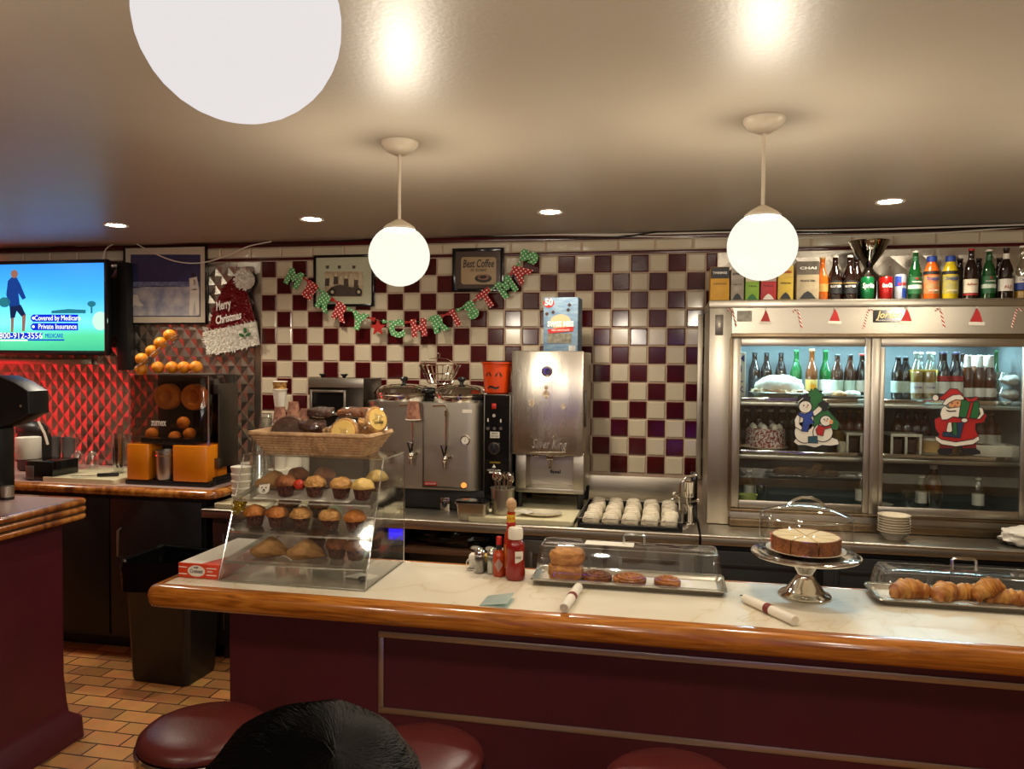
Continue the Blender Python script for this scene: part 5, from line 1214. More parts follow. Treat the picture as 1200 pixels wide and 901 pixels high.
# red and white pastry box
t = thing('pastry_box', 'flat orange-red and white pastry box beside the muffin case', 'box', (-1.616, 2.425, BZ+.0003))
bm = BM(); box(bm, -.08, .08, 0, .39, 0, .052, .002); bx = obj('carton', bm, pm('orange_red_card', 'd8431c', .45, col2='c93a15', scale=8), t)
bm = BM(); prism(bm, [(-.075, .004), (.01, .004), (.03, .06), (.05, .12), (.055, .3), (.06, .385), (-.078, .385)], .0522, .0528, 'z'); obj('white_lid_print', bm, 'paper', bx, flat=True)
bm = BM(); prism(bm, ell(-.008, .026, .034, .02), -.0015, -.0003); o = obj('oval_label', bm, 'paper', bx)
text('label_lettering', 'Croissant', .02, 'ink', o, (-.008, -.002, .025), width=.05, shear=.2); text('label_lettering', 'BAKERY', .007, 'ink', o, (-.008, -.002, .038), width=.018)
text('side_lettering', 'FRESH', .009, 'white_ink', bx, (.045, -.0008, .026), width=.02)
for z in (.012, .036):
    for x0, x1 in ((-.078, -.045), (.032, .07)): bm = BM(); box(bm, x0, x1, -.0008, 0, z, z+.003); obj('pale_stripe', bm, 'white_ink', bx)

# ------------------------------------------------------------------ sauces and shakers
def setloc(px, py): p = at_z(px, py, BZ); return Vector((p.x, p.y, BZ+.0003))
p = setloc(603, 680); t = thing('ketchup_bottle', 'red squeeze ketchup bottle with a white cap on the bar', 'ketchup bottle', (p.x, p.y+.012, p.z), .0)
bm = BM(); lathe(bm, [(0, 0), (.03, 0), (.035, .006), (.036, .03), (.033, .06), (.031, .085), (.033, .11), (.033, .125), (.024, .143), (.017, .148), (0, .148)], seg=32, sy=.78); bd = obj('bottle', bm, pm('ketchup_red', '8a160c', .18, col2='7c1109', scale=5, coat=.4), t, smooth=60)
bm = BM(); lathe(bm, [(0, .146), (.026, .146), (.027, .15), (.027, .178), (.023, .186), (0, .187)], seg=28, sy=.85); obj('cap', bm, 'white', t)
bm = BM()
P = [(.006, .03), (.031, .03), (.029, .06), (.029, .085), (.031, .108), (.013, .104), (.008, .095), (.008, .05)]
for x, z in P: pass
vs = []
for x, z in [(.004+.026*u, .034+.072*v) for v in [k/8 for k in range(9)] for u in [j/6 for j in range(7)]]:
    rr = .0345-.0035*math.sin(PI*min(1, max(0, (z-.03)/.08))); xx = min(x, rr*.93); vs.append(bm.verts.new((xx, -(math.sqrt(max(rr*rr-xx*xx, 0))*.78)-.0012, z)))
for j in range(8):
    for i in range(6): bm.faces.new((vs[j*7+i], vs[j*7+i+1], vs[(j+1)*7+i+1], vs[(j+1)*7+i]))
lb = obj('label', bm, 'paper', t)
text('label_lettering', 'HEINZ', .012, 'ink', lb, (0, 0, .085), bend=.0335, face=.5, width=.02); text('label_lettering', 'KETCHUP', .009, 'red', lb, (0, 0, .06), bend=.0325, face=.5, width=.02)
p = at_y(600, 640, 2.715); t = thing('hot_sauce_bottle', 'hot sauce bottle with a round wooden cap behind the ketchup', 'sauce bottle', (p.x-.004, 2.715, BZ+.0003))
bm = BM(); lathe(bm, [(0, 0), (.022, 0), (.026, .005), (.026, .13), (.023, .15), (.016, .17), (.0145, .19), (.0145, .232), (0, .233)], seg=28); obj('bottle', bm, pm('hot_sauce_red', 'a8320c', .15, col2='942806', scale=6, coat=.4), t)
bm = BM(); lathe(bm, [(.0152, .196), (.0156, .197), (.0156, .222), (.0152, .223)], seg=24); nk = obj('neck_label', bm, 'yellow', t); text('label_lettering', '0 X 0', .014, 'red', nk, (0, 0, .209), bend=.0160)
bm = BM(); lathe(bm, [(.0158, .184), (.0175, .186), (.0175, .194), (.0155, .196)], seg=24); obj('neck_band', bm, 'red', t)
bm = BM(); lathe(bm, [(0, .233), (.011, .233), (.012, .24), (.018, .25), (.0195, .262), (.016, .274), (.008, .281), (0, .282)], seg=24); obj('wooden_cap', bm, pm('turned_wood', 'c09a70', .5, col2='a9835a', scale=20, stretch=(1, 1, 6)), t)
bm = BM(); lathe(bm, [(.0265, .03), (.0268, .031), (.0268, .115), (.0265, .116)], seg=28); obj('label', bm, pm('sauce_label', 'c87a1c', .5, col2='a8301a', scale=30), t)
p = at_y(586, 665, 2.72); t = thing('pepper_sauce_bottle', 'little red pepper sauce bottle with a diamond label beside the ketchup', 'sauce bottle', (p.x, 2.70, BZ+.0003))
bm = BM(); lathe(bm, [(0, 0), (.02, 0), (.022, .004), (.022, .075), (.016, .09), (.009, .098), (.008, .115), (0, .115)], seg=24); obj('bottle', bm, pm('pepper_red', 'b0401c', .15, coat=.4, col2='9a3414', scale=7), t)
bm = BM(); lathe(bm, [(0, .114), (.0105, .114), (.0105, .14), (.009, .143), (0, .143)], seg=20); obj('cap', bm, 'red', t)
bm = BM(); lathe(bm, [(.0086, .094), (.0105, .095), (.0105, .1135), (.0086, .114)], seg=20); obj('neck_foil', bm, 'ink', t)
bm = BM(); vs = [bm.verts.new(((.0226)*math.sin(a), -.0226*math.cos(a), z)) for a, z in ((0.2, .02), (.95, .045), (.2, .07), (-.55, .045))]; bm.faces.new(vs); 
for v in vs: v.co.y -= .004
bmesh.ops.solidify(bm, geom=bm.faces[:], thickness=.0006); obj('diamond_label', bm, pm('pink_label', 'c8a8a0', .6, col2='d8c0b4', scale=30), t, flat=True)
def shaker(m):
    def f():
        t = thing('shaker', '', 'shaker')
        fl = lambda a, z: 1+.03*math.cos(8*a)
        bm = BM(); lathe(bm, [(0, 0), (.019, 0), (.021, .003), (.02, .06), (.017, .068), (.0165, .066), (.0185, .058), (.019, .006), (0, .006)], seg=32, fl=fl); obj('glass_body', bm, 'glass', t)
        bm = BM(); lathe(bm, [(0, .004), (.0178, .0045), (.0175, .052), (0, .053)], seg=24); obj('contents', bm, m, t)
        bm = BM(); lathe(bm, [(.0175, .064), (.0195, .065), (.0195, .074), (.017, .08), (.012, .088), (.006, .092), (0, .093)], seg=24); obj('metal_cap', bm, 'chrome', t); return t
    return Repeat(f)
p = setloc(561, 672); shaker(pm('ground_pepper', '5a4a38', .9, col2='8a7a62', scale=200)).put('glass pepper shaker with a metal cap, left of the salt', (p.x, p.y+.015, p.z))
p = setloc(575, 673); shaker(pm('salt', 'e4dccb', .9, col2='d6cdba', scale=200)).put('glass salt shaker with a metal cap, beside the pepper', (p.x+.002, p.y+.015, p.z))
t = thing('packet_caddy', 'low wire caddy of pale sugar packets behind the shakers', 'caddy', (at_y(566, 650, 2.77).x, 2.768, BZ+.0003))
bm = BM()
for z in (.004, .035): tube(bm, [(x, y, z) for x, y in rrect(-.055, .055, -.028, .028, .008, 3)], .002, 6, closed=True)
for x in (-.055, -.02, .02, .055):
    for y in (-.028, .028): cyl(bm, (x, y, .003), (x, y, .035), .0016, 6)
obj('wire_frame', bm, 'chrome', t); bm = BM(); box(bm, -.05, .05, -.024, .024, .0, .006); obj('caddy_floor', bm, 'steel', t)
CL = t.location.copy()
for k, (x, m) in enumerate(((-.038, 'paper'), (-.013, 'paper'), (.013, 'yellow'), (.038, 'paper'))):
    bm = BM(); box(bm, -.011, .011, -.02, .02, 0, .05, .002); tag(obj('sugar_packets', bm, m, loc=CL+Vector((x, 0, .0065))), 'upright bundle of sugar packets in the wire caddy, %s' % nth(k, 4), 'sugar packets')
p0, p1 = at_z(566, 712, BZ), at_z(598, 700, BZ); t = thing('folded_check', 'pale green folded guest check at the front edge of the bar', 'paper', (-.527, 2.40, BZ+.0003), -.04)
bm = BM(); prism(bm, [(-.045, -.05), (.045, -.05), (.045, .05), (-.045, .05)], 0, .0012, 'z'); obj('lower_leaf', bm, pm('pale_green_paper', 'b4c6c0', .8, col2='aabcb6', scale=20), t, flat=True)
bm = BM(); vs = [bm.verts.new(q) for q in ((-.045, -.05, .002), (.045, -.05, .014), (.045, .05, .02), (-.045, .05, .003))]; bm.faces.new(vs); bmesh.ops.solidify(bm, geom=bm.faces[:], thickness=.0008); up_ = obj('upper_leaf', bm, pm('pale_green_paper_top', 'ccd8d0', .8, col2='c2cec6', scale=20), t, flat=True)
def napkin(label, a, b, fork=False):
    a, b = at_z(*a, BZ+.012), at_z(*b, BZ+.012); c = (a+b)/2; d = b-a; L = d.length/2
    t = thing('napkin_roll', label, 'napkin', (c.x, c.y, BZ+.0158), math.atan2(d.y, d.x))
    bm = BM(); tube(bm, [(-L, 0, 0), (-L+.004, 0, 0), (0, 0, 0), (L-.004, 0, 0), (L, 0, 0)], [.0145, .0155, .016, .0155, .0145], 18)
    for v in bm.verts: v.co.z *= .95
    obj('rolled_napkin', bm, 'paper', t)
    bm = BM(); P = [(-L-.0005, .0115*math.cos(a_)*(1-a_/22), .0115*math.sin(a_)*(1-a_/22)) for a_ in [k*.5 for k in range(36)]]; tube(bm, P, .0008, 5); obj('rolled_end', bm, pm('napkin_shadow_edge', 'b8ad98', .9, col2='a89d88', scale=30), t)
    bm = BM(); tube(bm, [(-.012, 0, 0), (.012, 0, 0)], .0168, 18); 
    for v in bm.verts: v.co.z *= .95
    obj('paper_band', bm, pm('maroon_band', '7a2420', .6, col2='6a1c1a', scale=20), t)
    if fork:
        bm = BM(); prism(bm, [(-L-.02, -.006), (-L+.02, -.003), (-L+.02, .005), (-L-.018, .008), (-L-.024, .001)], .002, .004, 'z'); obj('knife_tip', bm, 'chrome', t)
    return t
napkin('rolled white napkin with maroon band in front of the cinnamon-roll tray', (661, 714), (678, 689)); napkin('rolled white napkin with maroon band left of the cake stand', (873, 702), (932, 729), True)

# ------------------------------------------------------------------ covered trays
def covered(label, cx, cy, hx, hy, h, handle_x, cover_label):
    t = thing('sheet_tray', label, 'tray', (cx, cy, BZ+.0003))
    bm = BM()
    def rg(d, z): return [bm.verts.new((x, y, z)) for x, y in rrect(-hx+d, hx-d, -hy+d, hy-d, .02)]
    R = [rg(d, z) for d, z in ((.02, 0), (.012, .004), (.004, .016), (0, .018), (.002, .021), (.008, .019), (.018, .006))]
    for a, b in zip(R, R[1:]):
        for k in range(len(a)): bm.faces.new((a[k], a[(k+1) % len(a)], b[(k+1) % len(a)], b[k]))
    bm.faces.new(R[0]); bm.faces.new(R[-1]); obj('pan', bm, 'steel_h', t)
    bm = BM(); prism(bm, rrect(-hx+.03, hx-.03, -hy+.03, hy-.03, .01), .0065, .0075, 'z'); obj('paper_liner', bm, 'paper', t)
    c = thing('tray_cover', cover_label, 'cover', (cx, cy, BZ+.0225))
    bm = BM()
    def rc(d, z): return [bm.verts.new((x, y, z)) for x, y in rrect(-hx+.004+d, hx-.004-d, -hy+.004+d, hy-.004-d, .022)]
    R = [rc(d, z) for d, z in ((0, 0), (.008, .001), (.01, .01), (.022, h-.015), (.03, h-.004), (.042, h))]
    for a, b in zip(R, R[1:]):
        for k in range(len(a)): bm.faces.new((a[k], a[(k+1) % len(a)], b[(k+1) % len(a)], b[k]))
    bm.faces.new(R[-1]); obj('shell', bm, 'acrylic', c, smooth=50)
    bm = BM(); tube(bm, [(x, y, .002) for x, y in rrect(-hx+.004, hx-.004, -hy+.004, hy-.004, .022)], .0025, 6, closed=True)
    tube(bm, [(x, y, h-.004) for x, y in rrect(-hx+.034, hx-.034, -hy+.034, hy-.034, .022)], .0018, 6, closed=True); obj('edges', bm, 'acrylic_edge', c)
    bm = BM(); hw_ = .036; tube(bm, [(handle_x-hw_, 0, h), (handle_x-hw_, 0, h+.032), (handle_x-hw_+.006, 0, h+.038), (handle_x+hw_-.006, 0, h+.038), (handle_x+hw_, 0, h+.032), (handle_x+hw_, 0, h)], .0055, 8); obj('handle', bm, 'acrylic_edge', c)
    return t, c
tr1, cv1 = covered('steel tray of buns and cinnamon rolls in the middle of the bar', -.125, 2.705, .333, .098, .115, .02, 'clear lid over the buns and cinnamon rolls')
bm = BM(); a = at_z(700, 635, BZ+.14); prism(bm, [(-.085, -.03), (.085, -.03), (.085, .03), (-.085, .03)], 0, .0012, 'z'); tag(obj('paper_note', bm, 'paper', loc=(-.19, 2.70, BZ+.1385), rz=-.02), 'blank white paper slip lying on the bun tray lid', 'paper')
tr2, cv2 = covered('steel tray of croissants at the right end of the bar', 1.02, 2.735, .345, .1, .085, -.06, 'clear lid over the croissants')
def bun(name, label, px, py, y, z, s, seed, m='bun_crust'):
    x = at_y(px, py, y).x; bm = BM(); blob(bm, (0, 0, s[2]), s, 36, 20, .16, 2.8, seed, flat=-s[2]*.75, e=.62)
    return tag(obj(name, bm, m, loc=(x, y, z-s[2]*.25), smooth=80), label, 'bun')
bz = BZ+.0085
bun('bread_bun', 'lower of the two stacked brown buns under the lid', 663, 668, 2.70, bz, (.062, .052, .034), 3)
bun('bread_bun', 'upper of the two stacked brown buns under the lid', 665, 650, 2.70, bz+.054, (.06, .05, .03), 8)
def cinnamon(label, px, py, y, R_, rz, m):
    x = at_y(px, py, y).x; t = thing('cinnamon_roll', label, 'cinnamon roll', (x, y, bz), rz)
    bm = BM(); N_ = 110; P = []; rad = []
    for k in range(N_):
        a = k/N_*2*PI*3.6; q = k/N_; P.append((R_*(.06+.84*q)*math.cos(a), R_*(.06+.84*q)*math.sin(a)*.95, .026-.012*q*q)); rad.append(R_*.105)
    tube(bm, P, rad, 10); 
    for v in bm.verts: v.co.z = max(.0, v.co.z*1.0+.003*noise.noise(v.co*60))
    obj('coil', bm, m, t, smooth=80)
    bm = BM(); lathe(bm, [(0, 0), (R_*.92, 0), (R_*.95, .016), (R_*.5, .026), (0, .028)], seg=24, sy=.92); obj('filling', bm, 'crust_dark', t); return t
cinnamon('dark cinnamon roll next to the stacked buns', 700, 672, 2.70, .055, 0, 'crust_dark'); cinnamon('golden cinnamon roll in the middle of the bun tray', 738, 676, 2.69, .062, .5, 'crust'); cinnamon('small cinnamon roll farthest right on the bun tray', 782, 682, 2.69, .052, 2, 'crust')
def croissant(label, px, py, y, z, R_, rot, sc=1):
    x = at_y(px, py, y).x; bm = BM(); N_ = 48; P, rad = [], []
    for k in range(N_+1):
        q = k/N_*2-1; a = q*1.15; w_ = (1-abs(q)**2.2)
        seg = (q*3.5) % 1
        P.append((R_*math.sin(a)*1.25, -R_*(1-math.cos(a))*.8, .03*sc*(.35+.65*w_))); rad.append(sc*(.009+.028*w_)*(1-.16*seg))
    tube(bm, P, rad, 14)
    for v in bm.verts:
        n_ = noise.noise(v.co*34+Vector((px, 0, 0))); v.co += Vector((n_*.006, noise.noise(v.co*40)*.006, n_*.008)); v.co.z = max(0, v.co.z)
    o = obj('croissant', bm, 'crust_gold2', loc=(x, y, z), smooth=60); o.rotation_euler = rot; return tag(o, label, 'croissant')
M['crust_gold2'] = pm('croissant_crust', 'dca04c', .42, col2='9a5418', scale=20, stretch=(2.4, .7, .7), bump=.5, bscale=70, contrast=.35)
croissant('pale croissant at the left end of the right tray', 1064, 698, 2.725, bz, .06, (0, 0, .3), .95); croissant('croissant in the middle of the tray, second from left', 1106, 702, 2.715, bz, .05, (0, 0, .75), .95)
croissant('croissant lying behind the second one, towards the middle', 1132, 702, 2.75, bz, .05, (0, 0, .1), .8); croissant('croissant propped up on top of the others near the tray middle', 1158, 690, 2.715, bz+.03, .04, (.25, -.45, .3), .85); croissant('croissant at the right edge of the photo in the tray', 1184, 706, 2.72, bz, .06, (0, 0, -.2), .8)
# ------------------------------------------------------------------ cake stand
t = thing('cake_stand', 'silver pedestal cake stand with cheesecake on the bar', 'cake stand', (.463, 2.70, BZ+.0003))
bm = BM(); lathe(bm, [(0, 0), (.082, 0), (.085, .004), (.08, .01), (.066, .014), (.062, .02), (.05, .036), (.033, .058), (.026, .072), (.028, .08), (.045, .105), (.06, .128), (.14, .136), (.165, .139), (.172, .137), (.172, .142), (.165, .145), (0, .145)], seg=48); obj('stand', bm, 'chrome', t, smooth=45)
bm = BM(); tube(bm, [(.172*math.cos(2*PI*k/48), .172*math.sin(2*PI*k/48), .14) for k in range(48)], .004, 6, closed=True); obj('plate_rim', bm, 'chrome', t)
bm = BM(); lathe(bm, [(0, 0), (.07, 0), (.1, .004), (.125, .012), (.127, .014), (.12, .014), (.095, .007), (0, .006)], seg=44); tag(obj('cake_plate', bm, 'ceramic', loc=(.463, 2.70, BZ+.1457)), 'white plate under the cut cheesecake on the stand', 'plate')
for k in range(8):
    a0, a1 = 2*PI*k/8+.012+.2, 2*PI*(k+1)/8-.012+.2; am = (a0+a1)/2
    tt = thing('cheesecake_slice', 'slice of brown-edged cheesecake on the stand, %s' % {1: 'at the back right', 2: 'at the very back', 3: 'at the rear left', 4: 'at the left', 5: 'front left of the middle', 6: 'front right of the middle', 7: 'at the right', 0: 'at the rear right'}[k], 'cake slice', (.463+.003*math.cos(am), 2.70+.003*math.sin(am), BZ+.1533))
    pts = [(0, 0)]+[(.102*math.cos(a0+(a1-a0)*j/6), .102*math.sin(a0+(a1-a0)*j/6)) for j in range(7)]
    bm = BM(); prism(bm, pts, .0, .05, 'z'); obj('filling', bm, pm('cheesecake', 'd8bd84', .6, col2='cdae72', scale=12) if 'cheesecake' not in bpy.data.materials else bpy.data.materials['cheesecake'], tt)
    pc2 = [(.1022*math.cos(a0+(a1-a0)*j/6), .1022*math.sin(a0+(a1-a0)*j/6)) for j in range(7)]; pc3 = [(x*1.06, y*1.06) for x, y in pc2][::-1]
    bm = BM(); prism(bm, pc2+pc3, 0, .051, 'z'); obj('crust', bm, 'crust_dark', tt)
t = thing('cake_dome', 'clear plastic cake dome with a wavy handle over the cheesecake', 'cover', (.463, 2.70, BZ+.1457))
bm = BM(); lathe(bm, [(.156, 0), (.15, .002), (.1485, .12), (.14, .132), (.06, .158), (0, .163)], seg=48); obj('dome', bm, 'acrylic', t, smooth=45)
bm = BM(); 
for r_, z in ((.152, .002), (.146, .124)): tube(bm, [(r_*math.cos(2*PI*k/48), r_*math.sin(2*PI*k/48), z) for k in range(48)], .0022, 6, closed=True)
tube(bm, [(-.055, 0, .16), (-.04, 0, .175), (-.015, 0, .185), (.015, 0, .185), (.04, 0, .175), (.055, 0, .16)], .0055, 8); obj('handle_and_rims', bm, 'acrylic_edge', t)

# bowls and towel on the right worktop
def bowl():
    bm = BM(); lathe(bm, [(0, 0), (.04, 0), (.043, .004), (.068, .036), (.073, .04), (.073, .043), (.068, .043), (.04, .008), (0, .007)], seg=40); return tag(obj('soup_bowl', bm, 'ceramic'), '', 'bowl', 'stacked white bowls')
bw_ = Repeat(bowl); W8 = ['lowest', 'second lowest', 'third from the bottom', 'middle', 'third from the top', 'second highest', 'topmost']
for k in range(7): bw_.put('white bowl in the stack before the refrigerator, %s' % W8[k], (1.078, 3.955, CZ+.0003+.0125*k))
bm = BM(); r = random.Random(9)
blob(bm, (0, 0, .04), (.13, .09, .045), 36, 18, .4, 2.4, 12, flat=-.038); tag(obj('towel', bm, 'paper', loc=(1.66, 3.95, CZ+.0003), smooth=70), 'crumpled white towel on the worktop at the right edge', 'towel')

# ------------------------------------------------------------------ bottles, cans and boxes on top of the refrigerator
g_green = pm('green_bottle_glass', '0a461b', .08, col2='083915', scale=4, coat=.6); g_dark = pm('dark_beer_glass', '170905', .07, col2='1f0d07', scale=4, coat=.6)
g_amber = pm('amber_bottle_glass', '5a2a0a', .08, col2='4a2208', scale=4, coat=.6); g_clear = clear('clear_bottle_glass', (.85, .87, .8), .14, .8, .03, power=2); g_brown = pm('brown_bottle_glass', '3c1c0a', .08, col2='321708', scale=4, coat=.6)
lab = {k: pm('label_'+k, a, .5, col2=b, scale=30) for k, a, b in (('cream', 'ddd2ba', 'cfc3a8'), ('green', '1d5a30', '18502a'), ('red', 'a8201c', '98181a'), ('white', 'e6e0d2', 'd8d2c2'), ('blue', '27408c', '1f3478'), ('pale', 'c8d4c0', 'b4c4b0'), ('black', '141416', '1c1c20'), ('gold', 'b8924a', 'a47e3a'))}
def bottle(name, glass, prof, cap, labels, cat='bottle', group=None, texts=()):
    """prof: lathe profile; cap: (material, r, z0, z1); labels: (material, r, z0, z1)"""
    def f():
        t = thing(name, '', cat, group=group)
        bm = BM(); lathe(bm, prof, seg=20); obj('body', bm, glass, t, smooth=60)
        if cap: bm = BM(); m, r, z0, z1 = cap; lathe(bm, [(r*.8, z0), (r, z0), (r, z1-.002), (r*.85, z1), (0, z1)], seg=18); obj('cap', bm, m, t)
        for m, r, z0, z1 in labels: bm = BM(); lathe(bm, [(r, z0), (r+.0006, z0+.0005), (r+.0006, z1-.0005), (r, z1)], seg=24); obj('label', bm, m, t)
        for s, size, m, r, z, w_ in texts: text('label_lettering', s, size, m, t, (0, 0, z), bend=r+.001, width=w_)
        return t
    return Repeat(f)
def longneck(R=.031, H=.235, sh=.13): return [(0, 0), (R-.004, 0), (R, .005), (R, sh), (R*.85, sh+.022), (R*.5, sh+.052), (.0135, sh+.065), (.0125, H-.012), (.014, H-.01), (.014, H-.004), (0, H-.004)]
FZ = 2.0405; FTY = 4.2
def ftop(px, y=FTY): return at_y(px, 345, y).x
hk = bottle('beer_bottle', g_green, longneck(.031, .245, .135), ('white', .0145, .237, .247), [(lab['green'], .0312, .03, .115), (lab['pale'], .0318, .055, .075), (lab['green'], .0138, .19, .215)], texts=(('Heineken', .012, 'white_ink', .0325, .09, .045), ('★', .02, 'red', .0325, .105, None)))
hk.put('green beer bottle beside the striped energy drink can on the refrigerator', (ftop(1072), FTY, FZ)); hk.put('green beer bottle between two dark beers on the refrigerator', (ftop(1158), FTY, FZ))
jp = [(0, 0), (.034, 0), (.037, .006), (.036, .08), (.037, .12), (.033, .15), (.024, .175), (.02, .182), (.02, .2), (0, .2)]
for px, m, l, c in ((1091, pm('orange_juice', 'd8641a', .2, col2='c4540f'), 'orange juice bottle with a dark blue cap on the refrigerator', 'orange'), (1113, pm('lemon_juice', 'c8b01e', .2, col2='b49c14'), 'yellow juice bottle with a dark blue cap on the refrigerator', 'yellow')):
    b = bottle('juice_bottle', m, jp, ('blue', .0225, .19, .218), [(lab['black'], .0366, .125, .142), (pm('juice_label_'+c, {'orange': 'c8551a', 'yellow': 'b8a428'}[c], .4, col2='8a8a60', scale=30), .0372, .03, .12)], texts=(('Snapple', .026, 'blue', .0382, .105, .062), ('100% JUICE', .009, 'white_ink', .0382, .045, .05)))
    b.put(l, (ftop(px), FTY, FZ))
bottle('beer_bottle', g_dark, longneck(.0325, .25, .14), ('red', .0145, .242, .252), [(lab['red'], .0327, .02, .03), (lab['cream'], .0327, .032, .1), (lab['cream'], .0142, .18, .2)], texts=(('Budweiser', .014, 'red', .034, .075, .05),)).put('dark beer bottle with a cream and red label on the refrigerator', (ftop(1137), FTY, FZ))
bottle('beer_bottle', g_dark, longneck(.0325, .25, .14), (lab['black'], .0145, .242, .252), [(lab['white'], .0327, .04, .10), (lab['white'], .0142, .185, .225)], texts=(('ALE', .022, 'red', .034, .06, .035),)).put('dark beer bottle with white neck and white label on the refrigerator', (ftop(1178), FTY, FZ))
bottle('beer_bottle', g_clear, longneck(.031, .26, .14), ('white', .0145, .252, .262), [(pm('pale_beer', 'c8923a', .2, col2='b8822c'), .0296, .004, .04), (lab['blue'], .0312, .045, .08), (lab['white'], .0312, .08, .11)], texts=(('Corona', .02, 'blue', .0325, .095, .045),)).put('clear beer bottle at the right edge of the refrigerator top', (ftop(1197), FTY, FZ))
for px, l in ((978, 'dark soda bottle on the refrigerator next to the orange bottle'), (995, 'dark soda bottle on the refrigerator nearest the silver stand')):
    bottle('soda_bottle', g_dark, longneck(.035, .228, .115), ('white', .0145, .22, .231), [(lab['black'], .0352, .035, .1), (lab['gold'], .0354, .085, .09)], texts=(('ROOT BEER', .016, 'white_ink', .0366, .07, .055),)).put(l, (ftop(px), FTY, FZ))
bottle('soda_bottle', pm('orange_soda', 'c8641a', .12, col2='b4540f', coat=.5), longneck(.03, .22, .11), (lab['gold'], .0145, .212, .222), [(lab['gold'], .0302, .045, .085)]).put('orange soda bottle on the refrigerator beside the large tea box', (ftop(963), FTY, FZ))
dkb = bottle('beer_bottle', g_dark, longneck(.031, .225, .125), (lab['black'], .0145, .217, .227), [(lab['black'], .0312, .03, .1)], group='dark bottles in the rear row')
for px, l in ((1003, 'dark bottle in the rear row behind the green can'), (1124, 'dark bottle in the rear row behind the yellow juice'), (1146, 'dark bottle in the rear row left of the second green beer'), (1170, 'dark bottle in the rear row right of the second green beer')): dkb.put(l, (ftop(px, 4.38 if px > 1100 else 4.27), 4.38 if px > 1100 else 4.27, FZ))
def can(name, m, s, label, px, y, R_=.031, H=.12, tm='white_ink', size=.03, rot=0, extra=None, width=None):
    t = thing(name, label, 'can', (ftop(px, y), y, FZ))
    bm = BM(); lathe(bm, [(0, .004), (.022, 0), (R_-.004, .004), (R_, .012), (R_, H-.012), (R_-.005, H-.003)], seg=26); b = obj('body', bm, m, t)
    bm = BM(); lathe(bm, [(R_-.005, H-.004), (R_-.004, H), (R_-.007, H), (R_-.008, H-.004), (0, H-.005)], seg=26); obj('lid', bm, 'chrome', t)
    bm = BM(); cbox(bm, (0, 0, H-.0035), (.02, .01, .002)); obj('pull_tab', bm, 'steel', t)
    if s: text('label_lettering', s, size, tm, b, (0, 0, H*.6), bend=R_+.0008, width=width, shear=.15, bold=.001)
    return t, b
can('drink_can', pm('soda_green', '0c6232', .25, metal=.3, col2='0a562b'), 'Sprite', 'green soda can on the refrigerator beside the silver stand', 1016, FTY, .033, .122, size=.036, width=.062)
can('drink_can', pm('soda_red', '94120d', .25, metal=.3, col2='880f0a'), 'Coca-Cola', 'red cola can on the refrigerator right of the green can', 1038, FTY, .033, .122, size=.03, width=.05)
t, b = can('drink_can', pm('energy_silver', 'b8bcc4', .3, metal=.5, col2='a8acb4'), 'Red Bull', 'blue and silver energy drink can on the refrigerator', 1055, FTY, .027, .134, tm='red', size=.02, width=.04)
bm = BM()
for k, (a0, a1, z0, z1) in enumerate(((-1.4, -.1, .07, .12), (.0, 1.4, .012, .06))):
    vs = [[bm.verts.new((.0274*math.sin(a0+(a1-a0)*i/6), -.0274*math.cos(a0+(a1-a0)*i/6), z)) for i in range(7)] for z in (z0, z1)]
    for i in range(6): bm.faces.new((vs[0][i], vs[0][i+1], vs[1][i+1], vs[1][i]))
obj('blue_panels', bm, 'blue', b)
# silver stand
t = thing('silver_goblet_stand', 'polished silver goblet-shaped stand behind the cans on the refrigerator', 'stand', (ftop(1017, 4.43), 4.43, FZ))
bm = BM(); lathe(bm, [(0, 0), (.13, 0), (.135, .004), (.13, .012), (.12, .1), (.122, .11), (.1, .13), (.05, .155), (.028, .175), (.02, .19), (.03, .21), (.07, .265), (.095, .32), (.1, .33), (.094, .332), (.06, .28), (.02, .225), (0, .22)], seg=40); obj('goblet', bm, 'chrome', t, smooth=50)
bm = BM(); tube(bm, [(.1*math.cos(2*PI*k/36), .1*math.sin(2*PI*k/36), .331) for k in range(36)], .004, 6, closed=True); obj('rolled_rim', bm, 'chrome', t)
# tea boxes
def teabox(px0, px1, h, label, body, top, words, wc='ink', mark=None):
    x0, x1 = ftop(px0, 4.16), ftop(px1, 4.16); hw = (x1-x0)/2-.002
    t = thing('tea_box', label, 'box', ((x0+x1)/2, 4.16, FZ))
    bm = BM(); box(bm, -hw, hw, 0, .14, 0, h, .0015); b = obj('carton', bm, body, t)
    bm = BM(); box(bm, -hw+.0005, hw-.0005, -.0012, -.0004, h*.66, h-.002); tp = obj('upper_panel', bm, top, b)
    text('print_lettering', words[0], h*.09, wc, tp, (0, -.002, h*.82), width=hw*1.5, bold=.0005)
    text('print_lettering', words[1], h*.07, 'ink', b, (0, -.001, h*.5), width=hw*1.3)
    if mark:
        bm = BM(); prism(bm, [(-hw*.75, h*.04), (hw*.75, h*.04), (hw*.35, h*.18), (0, h*.24), (-hw*.35, h*.18)], -.0016, -.0004); obj('print_mark', bm, mark, b, flat=True)
    return t
cb = lambda n, a, b_: pm(n, a, .5, col2=b_, scale=24)
teabox(832, 855, .178, 'yellow tea box with black top, leftmost on the refrigerator', cb('tea_yellow', 'd8a01c', 'c89018'), lab['black'], ('TWININGS', 'LEMON'), 'white_ink')
teabox(856, 872, .17, 'grey patterned tea box right of the black-topped yellow one', cb('tea_grey', 'a89c8c', '8a7e70'), cb('tea_grey_top', 'b0a498', '988c80'), ('EARL', 'GREY TEA'), 'ink', lab['black'])
